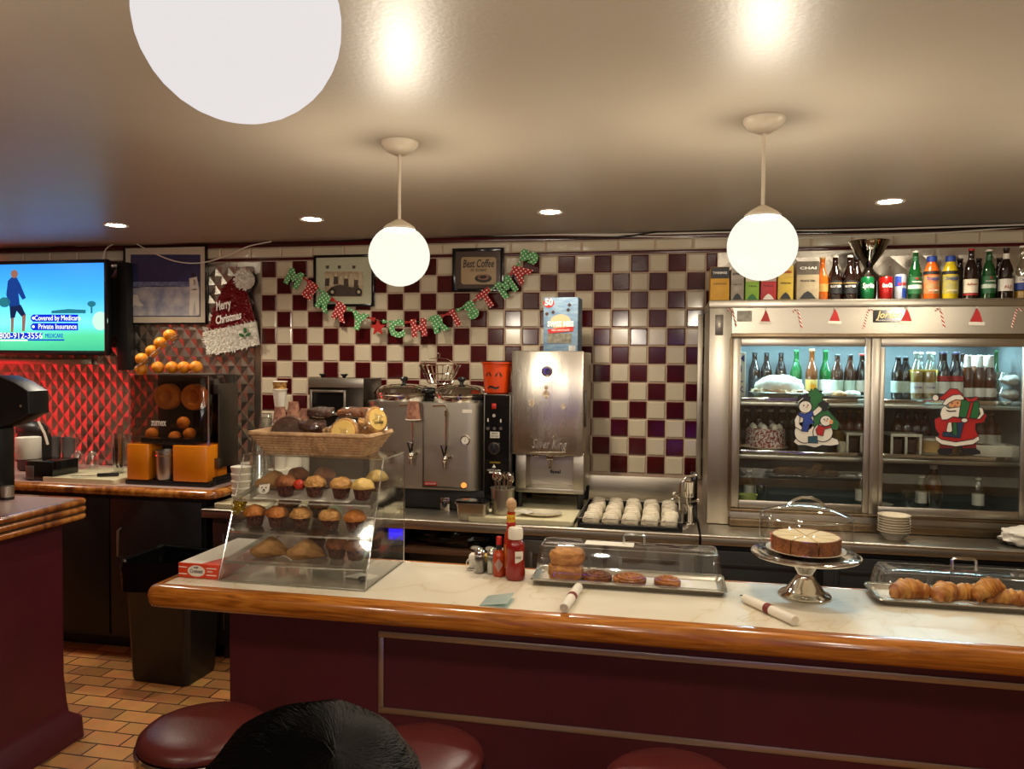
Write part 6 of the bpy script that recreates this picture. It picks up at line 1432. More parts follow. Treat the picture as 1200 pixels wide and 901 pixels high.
teabox(873, 890, .15, 'lime green tea box under the right globe lamp', cb('tea_lime', '8ab430', '7ca428'), cb('tea_lime_top', 'c8bc9a', 'b8ac8a'), ('GREEN', 'TEA'), 'ink', 'green')
teabox(891, 910, .15, 'red tea box under the right globe lamp', cb('tea_red', 'b82a2c', 'a82024'), cb('tea_red_top', 'bca8a0', 'a89488'), ('BERRY', 'TEA'), 'ink', lab['white'])
teabox(911, 930, .178, 'yellow tea box with a dark arch, beside the large tea box', cb('tea_gold', 'd4b440', 'c4a434'), cb('tea_gold_top', 'd8b850', 'c0a040'), ('CHAMOMILE', 'HERBAL TEA'), 'red', lab['black'])
teabox(933, 960, .2, 'large beige tea box with dark top on the refrigerator', cb('tea_beige', 'b8a888', 'a09070'), cb('tea_dark', '4a4238', '6a6050'), ('CHAI', 'BLACK TEA'), 'white_ink', lab['black'])

# ------------------------------------------------------------------ inside the refrigerator
S1, S2, S0 = 1.5405, 1.2625, .9625
def fx(px, y, py=440): return at_y(px, py, y).x
def row(R, pxs, y, z, desc):
    n = len(pxs)
    for i, px in enumerate(pxs): R.put(desc % nth(i, n) if n > 1 else desc.replace(', %s', ''), (fx(px, y), y, z))
def simple(name, g, lbl, cap, R_=.031, H=.235, sh=.13, grp=None, extra=()): return bottle(name, g, longneck(R_, H, sh), (cap, .0145, H-.008, H+.002), [(lbl, R_+.0002, .03, .09)]+list(extra), group=grp)
row(simple('beer_bottle', g_dark, lab['black'], lab['black'], grp='dark bottles behind the cream pie'), (884, 898, 915), 4.5, S1, 'dark bottle behind the cream pie, %s of three')
row(simple('beer_bottle', g_green, lab['white'], 'green', H=.25, grp='green bottles on the upper left shelf'), (933, 967), 4.46, S1, 'green bottle on the upper left refrigerator shelf, %s of two')
row(simple('beer_bottle', g_amber, lab['gold'], lab['gold'], H=.255), (951,), 4.42, S1, 'tall amber bottle between the two green bottles in the refrigerator, %s')
row(simple('beer_bottle', g_brown, lab['pale'], lab['black'], H=.225, grp='brown bottles with oval labels'), (981, 996), 4.36, S1, 'brown bottle with a pale label above the snowmen, %s of two')
row(simple('beer_bottle', g_dark, lab['white'], 'red', H=.23), (1010,), 4.36, S1, 'dark bottle with a white label by the middle door stile, %s')
row(simple('beer_bottle', g_dark, lab['pale'], lab['black'], H=.215, grp='stout bottles'), (1052, 1061), 4.33, S1, 'stout bottle at the left of the right door, %s of two')
row(bottle('beer_bottle', g_clear, longneck(.031, .24, .135), ('white', .0145, .232, .242), [(pm('pale_beer_in', 'c8a040', .2, col2='b88e30'), .0295, .004, .15), (lab['white'], .0312, .03, .085)], group='clear lager bottles', texts=(('Corona', .018, 'blue', .0322, .06, .042),)), (1074, 1089), 4.3, S1, 'clear lager bottle behind the right door, %s of the front two')
row(bottle('beer_bottle', g_clear, longneck(.031, .24, .135), ('white', .0145, .232, .242), [(bpy.data.materials['pale_beer_in'], .0295, .004, .15)], group='clear lager bottles'), (1078, 1092), 4.45, S1, 'clear lager bottle in the rear behind the right door, %s of two')
row(simple('beer_bottle', g_dark, lab['white'], pm('violet_cap', '4a3a6a', .4, col2='3c2e58'), H=.24, extra=[(lab['red'], .0312, .094, .12)], grp='dark bottles with white labels'), (1106, 1121), 4.3, S1, 'dark bottle with white and red label above the bearded cling, %s of two')
row(simple('beer_bottle', g_dark, lab['black'], lab['black'], H=.24, grp='dark bottles in the rear'), (1103, 1118, 1128), 4.46, S1, 'dark bottle in the rear above the bearded cling, %s of three')
row(bottle('beer_bottle', g_amber, longneck(.031, .225, .12), ('white', .0148, .217, .227), [(lab['white'], .0312, .015, .06), (lab['white'], .0205, .165, .175), (lab['white'], .0155, .172, .216)], group='white-necked beer bottles'), (1134, 1148, 1160), 4.32, S1, 'brown bottle with white neck wrap behind the right door, %s of three')
row(bottle('beer_bottle', g_amber, longneck(.031, .225, .12), ('white', .0148, .217, .227), [(lab['white'], .0155, .172, .216)], group='white-necked beer bottles'), (1140, 1154), 4.46, S1, 'brown bottle with white neck wrap in the rear, %s of two')
row(simple('beer_bottle', g_green, lab['green'], 'green', H=.255, grp='green bottles on the upper right shelf'), (1168, 1177, 1186, 1196), 4.5, S1, 'green bottle at the right end of the upper shelf, %s of four')
# second shelf
row(simple('beer_bottle', g_dark, lab['black'], lab['black'], H=.225, extra=[(lab['white'], .0142, .175, .2)], grp='dark white-necked bottles on the lower left shelf'), (876, 890, 904, 918, 930), 4.46, S2, 'dark bottle behind the sprinkled cake, %s of five')
row(simple('beer_bottle', g_amber, lab['gold'], lab['gold'], H=.2, sh=.11, grp='amber bottles on the lower left shelf'), (985, 996, 1007, 1017), 4.47, S2, 'amber bottle behind the small white stand, %s of four')
row(simple('beer_bottle', g_brown, lab['black'], lab['black'], H=.2, sh=.11, grp='brown bottles on the lower right shelf'), (1053, 1064, 1075, 1086), 4.45, S2, 'brown bottle left of the bearded cling, %s of four')
row(simple('beer_bottle', g_amber, lab['white'], lab['gold'], H=.2, sh=.11, grp='amber bottles on the lower right shelf'), (1150, 1163, 1176, 1189), 4.45, S2, 'amber bottle with white label right of the bearded cling, %s of four')
def pie():
    t = thing('cream_pie', 'large whipped cream pie in its tin on the upper refrigerator shelf', 'pie', (fx(913, 4.28), 4.28, S1))
    bm = BM(); lathe(bm, [(0, 0), (.12, 0), (.125, .004), (.14, .022), (.15, .024), (.146, .026), (0, .026)], seg=36); obj('pie_tin', bm, 'steel', t)
    bm = BM(); blob(bm, (0, 0, .026), (.138, .138, .035), 34, 10, .18, 6, 3, flat=0); obj('crust', bm, pm('toasted_coconut', 'd8c09a', .7, col2='a8835a', scale=40, bump=.5, bscale=60), t)
    bm = BM(); blob(bm, (0, 0, .042), (.125, .125, .075), 30, 14, .1, 3, 6, flat=0); obj('whipped_cream', bm, 'cream', t)
pie()
t = thing('letter_carton', 'white carton with dark blue lettering at the left of the upper shelf', 'carton', (fx(868, 4.24), 4.24, S1))
bm = BM(); box(bm, -.045, .025, 0, .09, 0, .235, .003); c = obj('carton', bm, 'white', t)
for k, ch in enumerate('MILK'): text('carton_lettering', ch, .045, 'blue', c, (.002, -.001, .2-.055*k), bold=.001)
t = thing('pastry_plate', 'flat steel plate of cream pastries on the upper shelf beside the pie', 'plate', (fx(985, 4.27), 4.27, S1))
bm = BM(); lathe(bm, [(0, 0), (.09, 0), (.125, .01), (.127, .013), (.12, .013), (.09, .005), (0, .004)], seg=36); obj('plate', bm, 'steel', t)
for i, (x, y, s) in enumerate(((-.06, -.03, .03), (-.015, -.05, .034), (.035, -.04, .03), (.07, .0, .026))):
    bm = BM(); blob(bm, (x, y, .018), (s*1.2, s, .02), 18, 10, .2, 3, i, flat=-.013); obj('pastry', bm, 'cream' if i != 1 else 'crust_gold', t)
t = thing('sprinkled_cake', 'round white cake covered in red sprinkles on the second refrigerator shelf', 'cake', (fx(897, 4.31, 510), 4.31, S2))
bm = BM(); lathe(bm, [(0, 0), (.1, 0), (.115, .006), (.117, .01), (0, .01)], seg=36); obj('cake_board', bm, 'ceramic', t)
bm = BM(); lathe(bm, [(0, .01), (.1, .01), (.102, .015), (.1, .1), (.092, .108), (0, .109)], seg=40); k = obj('cake', bm, pm('sprinkled_icing', 'e2d4cc', .7, col2='8a1c20', scale=90, contrast=.12, bump=.5, bscale=90), t)
for q in range(7):
    a = q*2*PI/7; bm = BM(); lathe(bm, [(0, 0), (.018, 0), (.016, .012), (.006, .022), (0, .026)], (.07*math.cos(a), .07*math.sin(a), .108), 12); obj('cream_rosette', bm, 'cream', k)
def wstand(px, l):
    t = thing('cake_box_stand', l, 'stand', (fx(px, 4.27, 505), 4.27, S2)); bm = BM()
    box(bm, -.075, .075, -.04, .1, .085, .1, .003); obj('tabletop', bm, 'white', t)
    for x in (-.068, .0, .068): bm = BM(); box(bm, x-.006, x+.006, -.036, -.024, 0, .085, .002); obj('leg', bm, 'white', t)
    bm = BM(); box(bm, -.06, -.01, .0, .08, 0, .07, .004); obj('dark_cake', bm, 'choc', t); bm = BM(); box(bm, .01, .06, .0, .08, 0, .07, .004); obj('dark_cake', bm, 'choc', t)
wstand(1008, 'white rack over dark cakes right of the snowmen'); wstand(1060, 'white rack over dark cakes left of the bearded cling')
bm = BM(); lathe(bm, [(0, 0), (.02, 0), (.026, .05), (.024, .05), (.018, .004), (0, .004)], seg=20); tag(obj('white_cup', bm, 'ceramic', loc=(fx(986, 4.24, 515), 4.24, S2)), 'small white cup beside the snowmen on the second shelf', 'cup')
t = thing('boxed_cake', 'tan round cake with a white top behind the bearded cling', 'cake', (fx(1096, 4.33, 510), 4.33, S2))
bm = BM(); lathe(bm, [(0, 0), (.115, 0), (.12, .006), (0, .008)], seg=36); obj('cake_board', bm, 'ceramic', t)
bm = BM(); lathe(bm, [(0, .008), (.105, .008), (.107, .06), (.1, .066), (0, .066)], seg=40); obj('cake', bm, pm('tan_cake', 'c8a46a', .7, col2='b08c54', scale=20), t)
bm = BM(); lathe(bm, [(0, .066), (.09, .066), (.085, .078), (0, .082)], seg=36); obj('icing', bm, 'cream', t)
def clamshell():
    t = thing('clear_clamshell', '', 'food box', group='clear clamshell boxes')
    bm = BM()
    R = [[bm.verts.new((x, y, z)) for x, y in rrect(-.085+d, .085-d, -.065+d, .065-d, .02)] for d, z in ((.008, 0), (.0, .03), (-.006, .032), (0, .036), (.016, .07))]
    for a, b in zip(R, R[1:]):
        for k in range(len(a)): bm.faces.new((a[k], a[(k+1) % len(a)], b[(k+1) % len(a)], b[k]))
    bm.faces.new(R[0]); bm.faces.new(R[-1]); obj('shell', bm, 'wrap', t, smooth=20)
    bm = BM(); blob(bm, (0, 0, .03), (.06, .045, .026), 20, 10, .3, 3, 4, flat=-.026); obj('food', bm, 'cream', t); return t
cs = Repeat(clamshell); X = fx(1188, 4.27)
cs.put('clear clamshell box of pale food at the right end of the upper shelf, bottom one', (X, 4.27, S1)); cs.put('clear clamshell box stacked on another at the right of the upper shelf', (X, 4.27, S1+.072))
t = thing('white_tray', 'white divided food tray on the second shelf right of the bearded cling', 'tray', (fx(1176, 4.26, 510), 4.26, S2)); bm = BM(); box(bm, -.15, .15, -.05, .09, 0, .008, .002); frame(bm, -.15, .15, -.05, .09, 0, .05, .006, .001)
bm.free(); bm = BM(); box(bm, -.15, .15, -.05, .09, 0, .006, .002)
for a, b, c, d in ((-.15, .15, -.05, -.045), (-.15, .15, .085, .09), (-.15, -.145, -.045, .085), (.145, .15, -.045, .085), (-.06, -.055, -.045, .085), (.05, .055, -.045, .085)): box(bm, a, b, c, d, .006, .055, .001)
obj('tray', bm, 'white', t)
for x in (-.1, 0, .1): bm = BM(); blob(bm, (x, .02, .03), (.035, .045, .028), 18, 10, .2, 3, int(x*50), flat=-.022); obj('food', bm, 'crust_dark' if x else 'cream', t)
# floor of the cabinet: glasses, water bottles
gl = simple('water_bottle', g_clear, lab['white'], 'white', R_=.028, H=.17, sh=.1, grp='clear bottles on the cabinet floor')
row(gl, (880, 1012, 1083, 1150), 4.36, S0, 'clear bottle on the refrigerator floor, %s of four')
def gb_():
    bm = BM(); lathe(bm, [(0, 0), (.03, 0), (.036, .1), (.034, .1), (.028, .006), (0, .006)], seg=20); return tag(obj('drinking_glass', bm, 'glass'), '', 'glass', 'glasses on the cabinet floor')
row(Repeat(gb_), (895, 1068, 1100), 4.32, S0, 'clear drinking glass on the refrigerator floor, %s of three')
t = thing('sauce_jug', 'amber jug with a white cap on the refrigerator floor', 'jug', (fx(1094, 4.44, 550), 4.44, S0))
bm = BM(); lathe(bm, [(0, 0), (.04, 0), (.045, .01), (.044, .14), (.03, .17), (.018, .18), (.018, .2), (0, .2)], seg=24); obj('body', bm, g_amber, t); bm = BM(); lathe(bm, [(0, .2), (.02, .2), (.02, .22), (0, .222)], seg=18); obj('cap', bm, 'white', t)
bm = BM(); lathe(bm, [(0, 0), (.035, 0), (.05, .06), (.047, .06), (.033, .006), (0, .006)], seg=22); tag(obj('yellow_cup', bm, pm('lime_plastic', 'b8c46a', .4, col2='a8b45c'), loc=(fx(877, 4.2, 570), 4.22, S0)), 'lime yellow plastic tub at the left of the refrigerator floor', 'tub')

# ------------------------------------------------------------------ window clings and stickers on the refrigerator
def cling(name, label, cat, y, px, py):
    Qc = px_on(y); o = Qc(px, py); t = thing(name, label, cat, (o[0], y, o[1]))
    def add(part, pix, m, lv, raw=False):
        P = pix if raw else [(lambda q: (q[0]-o[0], q[1]-o[1]))(Qc(*p)) for p in pix]
        bm = BM(); prism(bm, P, -.0009-.0006*lv, -.0003-.0006*lv); k = obj(part, bm, m, t, flat=True)
        if m is C_k or m is C_s or part in ('eye', 'nose', 'star') or raw: return k
        bm = BM(); tube(bm, [(x, -.0010-.0006*lv, z) for x, z in P], .0022, 5, closed=True)
        for v in bm.verts: v.co.y = -.0010-.0006*lv+(v.co.y+.0010+.0006*lv)*.2
        obj('outline', bm, C_k, k, flat=True); return k
    return t, add
C_w = pm('cling_white', 'e4ded0', .5, col2='dad4c4', scale=10); C_b = pm('cling_blue', '1f3f9c', .5, col2='19357f'); C_g = pm('cling_green', '1f6a34', .5, col2='195a2b'); C_r = pm('cling_red', 'b41c18', .5, col2='a41612'); C_k = pm('cling_black', '17151a', .5, col2='121014'); C_s = pm('cling_skin', 'd89a68', .5, col2='cc8e5c')
yL = FY+.0175
t, add = cling('window_cling', 'two snowmen and a green tree cling on the left refrigerator door', 'decoration', yL, 952, 495)
Z8 = lambda x, y: (840+x/6, 380+y/6)     # spots read off an enlarged view of the photograph
add('tree', [Z8(*p) for p in ((675, 430), (755, 500), (735, 520), (800, 580), (775, 595), (860, 690), (850, 740), (720, 740), (610, 700), (620, 560), (640, 500))], C_g, 0)
add('star', [Z8(675+30*a, 435+30*b) for a, b in star(0, 0, 1, .5)], 'yellow', 1)
add('snow_mound', [Z8(*p) for p in ((540, 825), (560, 795), (600, 790), (700, 800), (800, 790), (850, 810), (860, 845), (800, 855), (740, 850), (690, 868), (620, 850), (570, 850))], C_w, 1)
add('large_body', [Z8(*p) for p in ell(620, 760, 75, 75, 24)], C_w, 2); add('large_chest', [Z8(*p) for p in ell(622, 675, 60, 70, 24)], C_w, 2)
add('outline_ring', [Z8(*p) for p in ell(622, 580, 50, 46, 22)], C_k, 2); add('large_head', [Z8(*p) for p in ell(622, 580, 46, 43, 22)], C_w, 3)
add('large_arm', [Z8(*p) for p in ((565, 635), (545, 670), (550, 720), (590, 745), (605, 725), (580, 700), (585, 650))], C_w, 3); add('raised_arm', [Z8(*p) for p in ((660, 625), (715, 575), (740, 590), (735, 610), (690, 645))], C_w, 3)
add('black_hat', [Z8(*p) for p in ((560, 560), (570, 505), (620, 490), (660, 510), (655, 545), (610, 535))], C_k, 4); add('hat_band', [Z8(*p) for p in ((565, 545), (605, 512), (610, 522), (572, 553))], C_w, 5)
add('blue_scarf', [Z8(*p) for p in ((572, 618), (620, 632), (672, 605), (680, 640), (660, 655), (685, 690), (650, 705), (640, 755), (595, 752), (610, 660), (575, 640))], C_b, 5)
add('raised_hat', [Z8(*p) for p in ((705, 560), (745, 535), (790, 555), (770, 610), (745, 610), (735, 580))], C_k, 5)
add('small_body', [Z8(*p) for p in ell(745, 760, 70, 65, 24)], C_w, 3); add('outline_ring', [Z8(*p) for p in ell(765, 678, 44, 40, 20)], C_k, 4); add('small_head', [Z8(*p) for p in ell(765, 678, 40, 37, 20)], C_w, 5)
add('ear_muff', [Z8(*p) for p in ell(803, 685, 14, 17, 14)], C_s, 6); add('red_scarf', [Z8(*p) for p in ((715, 705), (760, 722), (805, 705), (800, 725), (755, 738), (745, 785), (705, 775), (695, 740))], C_r, 6)
add('gift', [Z8(*p) for p in ((640, 790), (705, 785), (710, 835), (642, 832))], pm('cling_teal', '1d4a5c', .5, col2='183e4e'), 6)
for x, y in ((610, 570), (640, 568), (755, 668), (778, 665)): add('eye', [Z8(*p) for p in ell(x, y, 5, 6, 10)], C_k, 7)
for x, y in ((632, 580), (770, 678)): add('nose', [Z8(*p) for p in ell(x, y, 8, 6, 10)], C_s, 7)
yR = FY-.0015
t, add = cling('window_cling', 'bearded man in red suit with green presents cling on the right refrigerator door', 'decoration', yR, 1122, 495)
Z9 = lambda x, y: (1010+x/6.005, 380+y/6.005)
add('red_suit', [Z9(*p) for p in ((560, 640), (510, 670), (515, 730), (545, 780), (520, 800), (560, 840), (800, 840), (828, 800), (800, 740), (800, 700), (860, 690), (880, 640), (840, 600), (800, 660), (700, 660))], C_r, 0)
add('trousers', [Z9(*p) for p in ((550, 835), (800, 835), (806, 880), (712, 885), (700, 856), (650, 856), (640, 885), (548, 880))], pm('cling_dark_red', '7a1412', .5, col2='6c100f'), 1)
for P in (((548, 870), (635, 870), (640, 905), (600, 925), (540, 915), (530, 890)), ((712, 872), (790, 868), (830, 890), (835, 912), (760, 920), (715, 900))): add('black_boot', [Z9(*p) for p in P], C_k, 2)
add('fur_hem', [Z9(*p) for p in ((520, 785), (560, 810), (660, 828), (780, 808), (820, 785), (828, 815), (780, 845), (660, 860), (560, 845), (517, 815))], C_w, 2)
add('red_hat', [Z9(*p) for p in ((540, 520), (580, 490), (620, 452), (670, 455), (715, 500), (700, 520), (620, 530), (590, 560), (575, 535))], C_r, 2)
add('hat_pompom', [Z9(*p) for p in ell(517, 517, 23, 23, 18)], C_w, 3); add('hat_trim', [Z9(*p) for p in ((565, 560), (590, 525), (640, 497), (690, 492), (718, 515), (712, 535), (660, 530), (615, 550), (590, 572))], C_w, 3)
add('face', [Z9(*p) for p in ell(655, 560, 46, 34, 20)], C_s, 2); add('beard', [Z9(*p) for p in ((580, 570), (610, 590), (650, 585), (695, 580), (700, 625), (690, 655), (640, 650), (600, 670), (560, 672), (548, 630), (560, 590))], C_w, 3)
add('nose', [Z9(*p) for p in ell(655, 575, 11, 8, 12)], pm('cling_nose', 'b86a4a', .5, col2='ac6040'), 4); add('moustache_line', [Z9(*p) for p in ((590, 600), (620, 608), (660, 605), (665, 613), (620, 617), (595, 610))], C_k, 4)
for x, y in ((632, 555), (672, 553)): add('eye', [Z9(*p) for p in ell(x, y, 5, 6, 10)], C_k, 4)
add('green_gift', [Z9(*p) for p in ((700, 530), (820, 545), (832, 600), (810, 665), (680, 650), (690, 590))], C_g, 4); add('gift_ribbon', [Z9(*p) for p in ((765, 540), (785, 542), (755, 662), (732, 660))], C_r, 5); add('gift_bow', [Z9(*p) for p in ((720, 510), (760, 525), (800, 508), (820, 520), (785, 545), (745, 545))], C_r, 5)
add('raised_sleeve', [Z9(*p) for p in ((820, 585), (850, 590), (858, 630), (830, 665), (805, 665), (830, 630))], C_w, 5); add('cuff', [Z9(*p) for p in ((605, 690), (630, 690), (635, 750), (610, 770), (592, 750))], C_w, 4)
add('blue_gift', [Z9(*p) for p in ((640, 690), (715, 690), (690, 800), (565, 785), (568, 755), (635, 760))], pm('cling_navy', '1d3a5a', .5, col2='182f4a'), 4); add('gift_panel', [Z9(*p) for p in ((640, 690), (665, 690), (670, 780), (635, 775))], C_g, 5); add('mitten', [Z9(*p) for p in ell(720, 675, 24, 16, 14)], C_w, 5)
# header stickers
yh = FY-.0012
def cane(px, py, label, flip_=1):
    q = px_on(yh)(px, py); t = thing('candy_cane_sticker', label, 'sticker', (q[0], yh, q[1]), 0, 'candy cane stickers')
    P = [(flip_*.012*(1-.25*k), -.05+.013*k) for k in range(7)]; P += [(P[-1][0]-flip_*.012*(1-math.cos(a)), P[-1][1]+.014*math.sin(a)) for a in (.6, 1.2, 1.8, 2.5, 3.0)]
    bm = BM(); tube(bm, [(x, -.001, z) for x, z in P], .005, 8)
    for v in bm.verts: v.co.y = -.001+(v.co.y+.001)*.2
    obj('cane', bm, cane_m, t)
def stripes():
    m, nt, b = newmat('candy_stripes'); N = nt.nodes; L = nt.links
    tc = N.new('ShaderNodeTexCoord'); wv = N.new('ShaderNodeTexWave'); wv.inputs['Scale'].default_value = 38; wv.bands_direction = 'DIAGONAL'
    r = N.new('ShaderNodeValToRGB'); r.color_ramp.interpolation = 'CONSTANT'; r.color_ramp.elements[0].color = lin('a81818'); r.color_ramp.elements[1].color = lin('e8e0d0'); r.color_ramp.elements[1].position = .5
    L.new(tc.outputs['Object'], wv.inputs[0]); L.new(wv.outputs[0], r.inputs[0]); L.new(r.outputs[0], b.inputs['Base Color']); return m
cane_m = stripes()
for i, (px, py, f_, l) in enumerate(((860, 371, 1, 'striped candy cane sticker beside the switch plate, leftmost on the refrigerator'), (937, 373, 1, 'striped candy cane sticker between the two left red hats'), (1015, 373, -1, 'striped candy cane sticker just left of the black name badge'),
        (1104, 372, 1, 'striped candy cane sticker between the two right red hats'), (1189, 372, -1, 'striped candy cane sticker at the right edge of the header'))): cane(px, py, l, f_)
for px, py, s, l in ((897, 371, 1, 'red hat sticker above the cream pie, leftmost on the header'), (978, 370, 1.05, 'red hat sticker left of the black name badge'), (1062, 370, 1.05, 'red hat sticker overlapping the black name badge'), (1144, 370, 1.2, 'red hat sticker above the bearded cling')):
    q = px_on(yh)(px, py); t = thing('hat_sticker', l, 'sticker', (q[0], yh-.003, q[1]), 0, 'red hat stickers')
    bm = BM(); prism(bm, [(-.024*s, -.025*s), (.024*s, -.027*s), (.012*s, .012*s), (0, .034*s), (-.008*s, .01*s)], -.001, 0); obj('cone', bm, C_r, t, flat=True)
    bm = BM(); prism(bm, [(-.03*s, -.037*s), (.03*s, -.04*s), (.03*s, -.026*s), (-.028*s, -.024*s)], -.0018, -.001); obj('brim', bm, C_w, t, flat=True)
    bm = BM(); prism(bm, ell(0, .036*s, .006*s, .006*s, 12), -.0018, -.001); obj('pompom', bm, C_w, t, flat=True)

# ------------------------------------------------------------------ seated guest (only the top of the head reaches the picture)
t = thing('chair', 'plain wooden chair under the seated guest, below the picture', 'chair', (-.355, .62, 0))
bm = BM(); box(bm, -.21, .21, -.2, .22, .40, .43, .01); obj('seat', bm, 'wood', t)
for x in (-.19, .19):
    for y, h in ((.2, .40), (-.19, .8)): bm = BM(); box(bm, x-.02, x+.02, y-.02, y+.02, 0, h, .004); obj('leg', bm, 'wood', t)
bm = BM(); box(bm, -.17, .17, -.20, -.18, .6, .78, .008); obj('backrest', bm, 'wood', t)
def skin_mesh(name, V, E, Rr, m, parent, lev=2):
    me = bpy.data.meshes.new(name); me.from_pydata(V, E, []); o = bpy.data.objects.new(name, me); COL.objects.link(o)
    sk = o.modifiers.new('skin', 'SKIN'); sk.use_smooth_shade = True
    for i, r_ in enumerate(Rr): me.skin_vertices[0].data[i].radius = (r_, r_) if not isinstance(r_, tuple) else r_
    me.skin_vertices[0].data[0].use_root = True
    sb = o.modifiers.new('sub', 'SUBSURF'); sb.levels = lev; sb.render_levels = lev
    bpy.context.view_layer.update(); dg = bpy.context.evaluated_depsgraph_get(); m2 = bpy.data.meshes.new_from_object(o.evaluated_get(dg))
    bpy.data.objects.remove(o); bpy.data.meshes.remove(me); m2.materials.clear(); m2.materials.append(M[m] if isinstance(m, str) else m)
    m2.polygons.foreach_set('use_smooth', [True]*len(m2.polygons)); o = bpy.data.objects.new(name, m2); COL.objects.link(o); o.parent = parent; return o
HX, HY = -.355, .72
g = thing('person', 'person with short black hair seated with back to the camera facing the bar', 'person', (HX, HY, 0))
def body(nm, m, sel, grow=0):
    J = {'pel': (0, -.06, .57, .12), 'waist': (0, -.07, .70, .115), 'chest': (0, -.05, .88, .125), 'neckb': (0, -.02, 1.04, .075), 'neck': (0, .0, 1.09, .052), 'head0': (0, .02, 1.15, .062), 'head1': (0, .02, 1.22, .083), 'head2': (0, .0, 1.28, .08),
         'shL': (-.16, -.04, .99, .06), 'shR': (.16, -.04, .99, .06), 'elL': (-.23, .02, .74, .042), 'elR': (.23, .02, .74, .042), 'wrL': (-.17, .22, .66, .028), 'wrR': (.17, .22, .66, .028), 'haL': (-.15, .29, .645, .03), 'haR': (.15, .29, .645, .03),
         'hipL': (-.09, -.04, .56, .095), 'hipR': (.09, -.04, .56, .095), 'knL': (-.11, .36, .54, .06), 'knR': (.11, .36, .54, .06), 'anL': (-.11, .38, .1, .04), 'anR': (.11, .38, .1, .04), 'toL': (-.12, .5, .045, .032), 'toR': (.12, .5, .045, .032)}
    Ee = [('pel', 'waist'), ('waist', 'chest'), ('chest', 'neckb'), ('neckb', 'neck'), ('neck', 'head0'), ('head0', 'head1'), ('head1', 'head2'), ('chest', 'shL'), ('chest', 'shR'), ('shL', 'elL'), ('elL', 'wrL'), ('wrL', 'haL'), ('shR', 'elR'), ('elR', 'wrR'), ('wrR', 'haR'),
          ('pel', 'hipL'), ('pel', 'hipR'), ('hipL', 'knL'), ('knL', 'anL'), ('anL', 'toL'), ('hipR', 'knR'), ('knR', 'anR'), ('anR', 'toR')]
    if sel: Ee = [e for e in Ee if e[0] in sel and e[1] in sel]
    used_ = []
    for e in Ee:
        for q in e:
            if q not in used_: used_.append(q)
    V, E_, Rr = [J[q][:3] for q in used_], [(used_.index(a), used_.index(b)) for a, b in Ee], [J[q][3]+grow for q in used_]
    if not sel:      # five fingers on each hand
        for s, h in ((-1, 'haL'), (1, 'haR')):
            hx, hy, hz = J[h][:3]
            for k, (dx, dy, dz, r_) in enumerate(((-.028, .075, -.012, .0085), (-.01, .085, -.01, .009), (.008, .08, -.01, .009), (.025, .062, -.014, .008), (-s*.045, .03, -.012, .01))):
                i = used_.index(h); a = len(V); V += [(hx+dx*.6, hy+dy*.5, hz+.004), (hx+dx, hy+dy, hz+dz)]; E_ += [(i, a), (a, a+1)]; Rr += [r_, r_*.8]
    return skin_mesh(nm, V, E_, Rr, m, g)
body('body', 'skin', None)
body('shirt', 'shirt', ('pel', 'waist', 'chest', 'neckb', 'shL', 'shR', 'elL', 'elR'), .014)
body('trousers', 'denim', ('pel', 'hipL', 'hipR', 'knL', 'knR', 'anL', 'anR'), .012)
for s in (-1, 1):
    bm = BM(); blob(bm, (s*.11, .45, .045), (.045, .12, .045), 20, 10, 0, 1, 0, flat=-.044); obj('shoe', bm, 'black', g)
    bm = BM(); blob(bm, (s*.088, .0, 1.22), (.014, .022, .034), 14, 10); obj('ear', bm, 'skin', g)
bm = BM(); blob(bm, (0, .108, 1.205), (.014, .022, .022), 14, 10); obj('nose', bm, 'skin', g)
for s in (-1, 1): bm = BM(); blob(bm, (s*.033, .096, 1.235), (.014, .01, .009), 12, 8); e = obj('eye', bm, 'white', g); bm = BM(); blob(bm, (s*.033, .104, 1.235), (.006, .004, .006), 10, 8); obj('iris', bm, 'ink', e)
bm = BM(); blob(bm, (0, .098, 1.165), (.026, .01, .007), 14, 8); obj('mouth', bm, pm('lips', '9a5248', .5, col2='8c483e'), g)
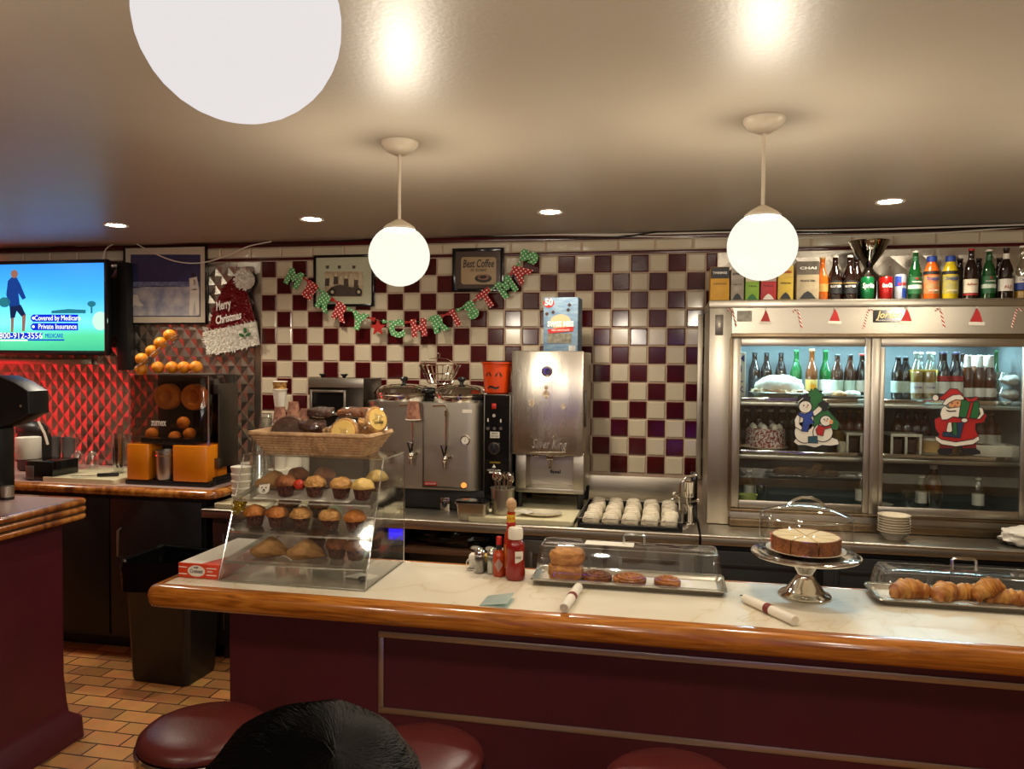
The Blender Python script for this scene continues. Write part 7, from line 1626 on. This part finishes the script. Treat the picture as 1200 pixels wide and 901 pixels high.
# hair: a full cap plus combed strands
bm = BM(); HC = Vector((.006, -.012, 1.256)); HS = Vector((.114, .118, .106))
def hd(d): return 1+.05*noise.noise(d*3)+.07*max(0, d.x)*max(0, d.z)
rings = []
for j in range(17):
    ring = []
    for i in range(40 if j else 1):
        a = 2*PI*i/40; lo = -.55+1.0*max(0, math.sin(a))**2; th_ = PI*.5-(PI*.5-lo)*j/16; d = Vector((math.cos(th_)*math.cos(a), math.cos(th_)*math.sin(a), math.sin(th_)))
        k = hd(d); ring.append(bm.verts.new((HC.x+d.x*HS.x*k, HC.y+d.y*HS.y*k, HC.z+d.z*HS.z*k)))
    rings.append(ring)
for a, b in zip(rings, rings[1:]):
    for i in range(40):
        j = (i+1) % 40
        if len(a) == 1: bm.faces.new((a[0], b[i], b[j]))
        else: bm.faces.new((a[i], b[i], b[j], a[j]))
r = random.Random(11); crown = Vector((.38, -.3, .88)).normalized()
for k in range(7600):
    d = Vector((r.gauss(0, 1), r.gauss(0, 1), abs(r.gauss(0, 1))*.9-.15)) if k < 6500 else crown+Vector((r.gauss(0, .13), r.gauss(0, .13), r.gauss(0, .08)))
    if d.length < .1: continue
    d.normalize()
    if d.y > .6 and d.z < .35: continue
    out = (d-crown); out -= d*out.dot(d)
    if out.length < .02: out = Vector((1, 0, 0))
    fl = (out.normalized()*.8+Vector((0, 0, 1)).cross(d)*.55+Vector((-.45, .15, .1))+Vector((r.uniform(-.45, .45), r.uniform(-.45, .45), r.uniform(-.3, .3)))); fl -= d*fl.dot(d); fl.normalize()
    L = r.uniform(.03, .062); P = []
    lift = r.uniform(.0, .007)*(1.6 if d.x > .3 and d.z > .3 else 1)
    for s in range(5):
        q = s/4; dd = (d+fl*L*q/.11).normalized(); kk = hd(dd)*1.0+.006+lift*q*8*.1+.01*math.sin(q*PI)
        P.append(Vector((HC.x+dd.x*HS.x*kk, HC.y+dd.y*HS.y*kk, HC.z+dd.z*HS.z*kk)))
    tube(bm, P, [.0008, .0011, .001, .0008, .0003], 3)
obj('hair', bm, 'hair', g, smooth=80)
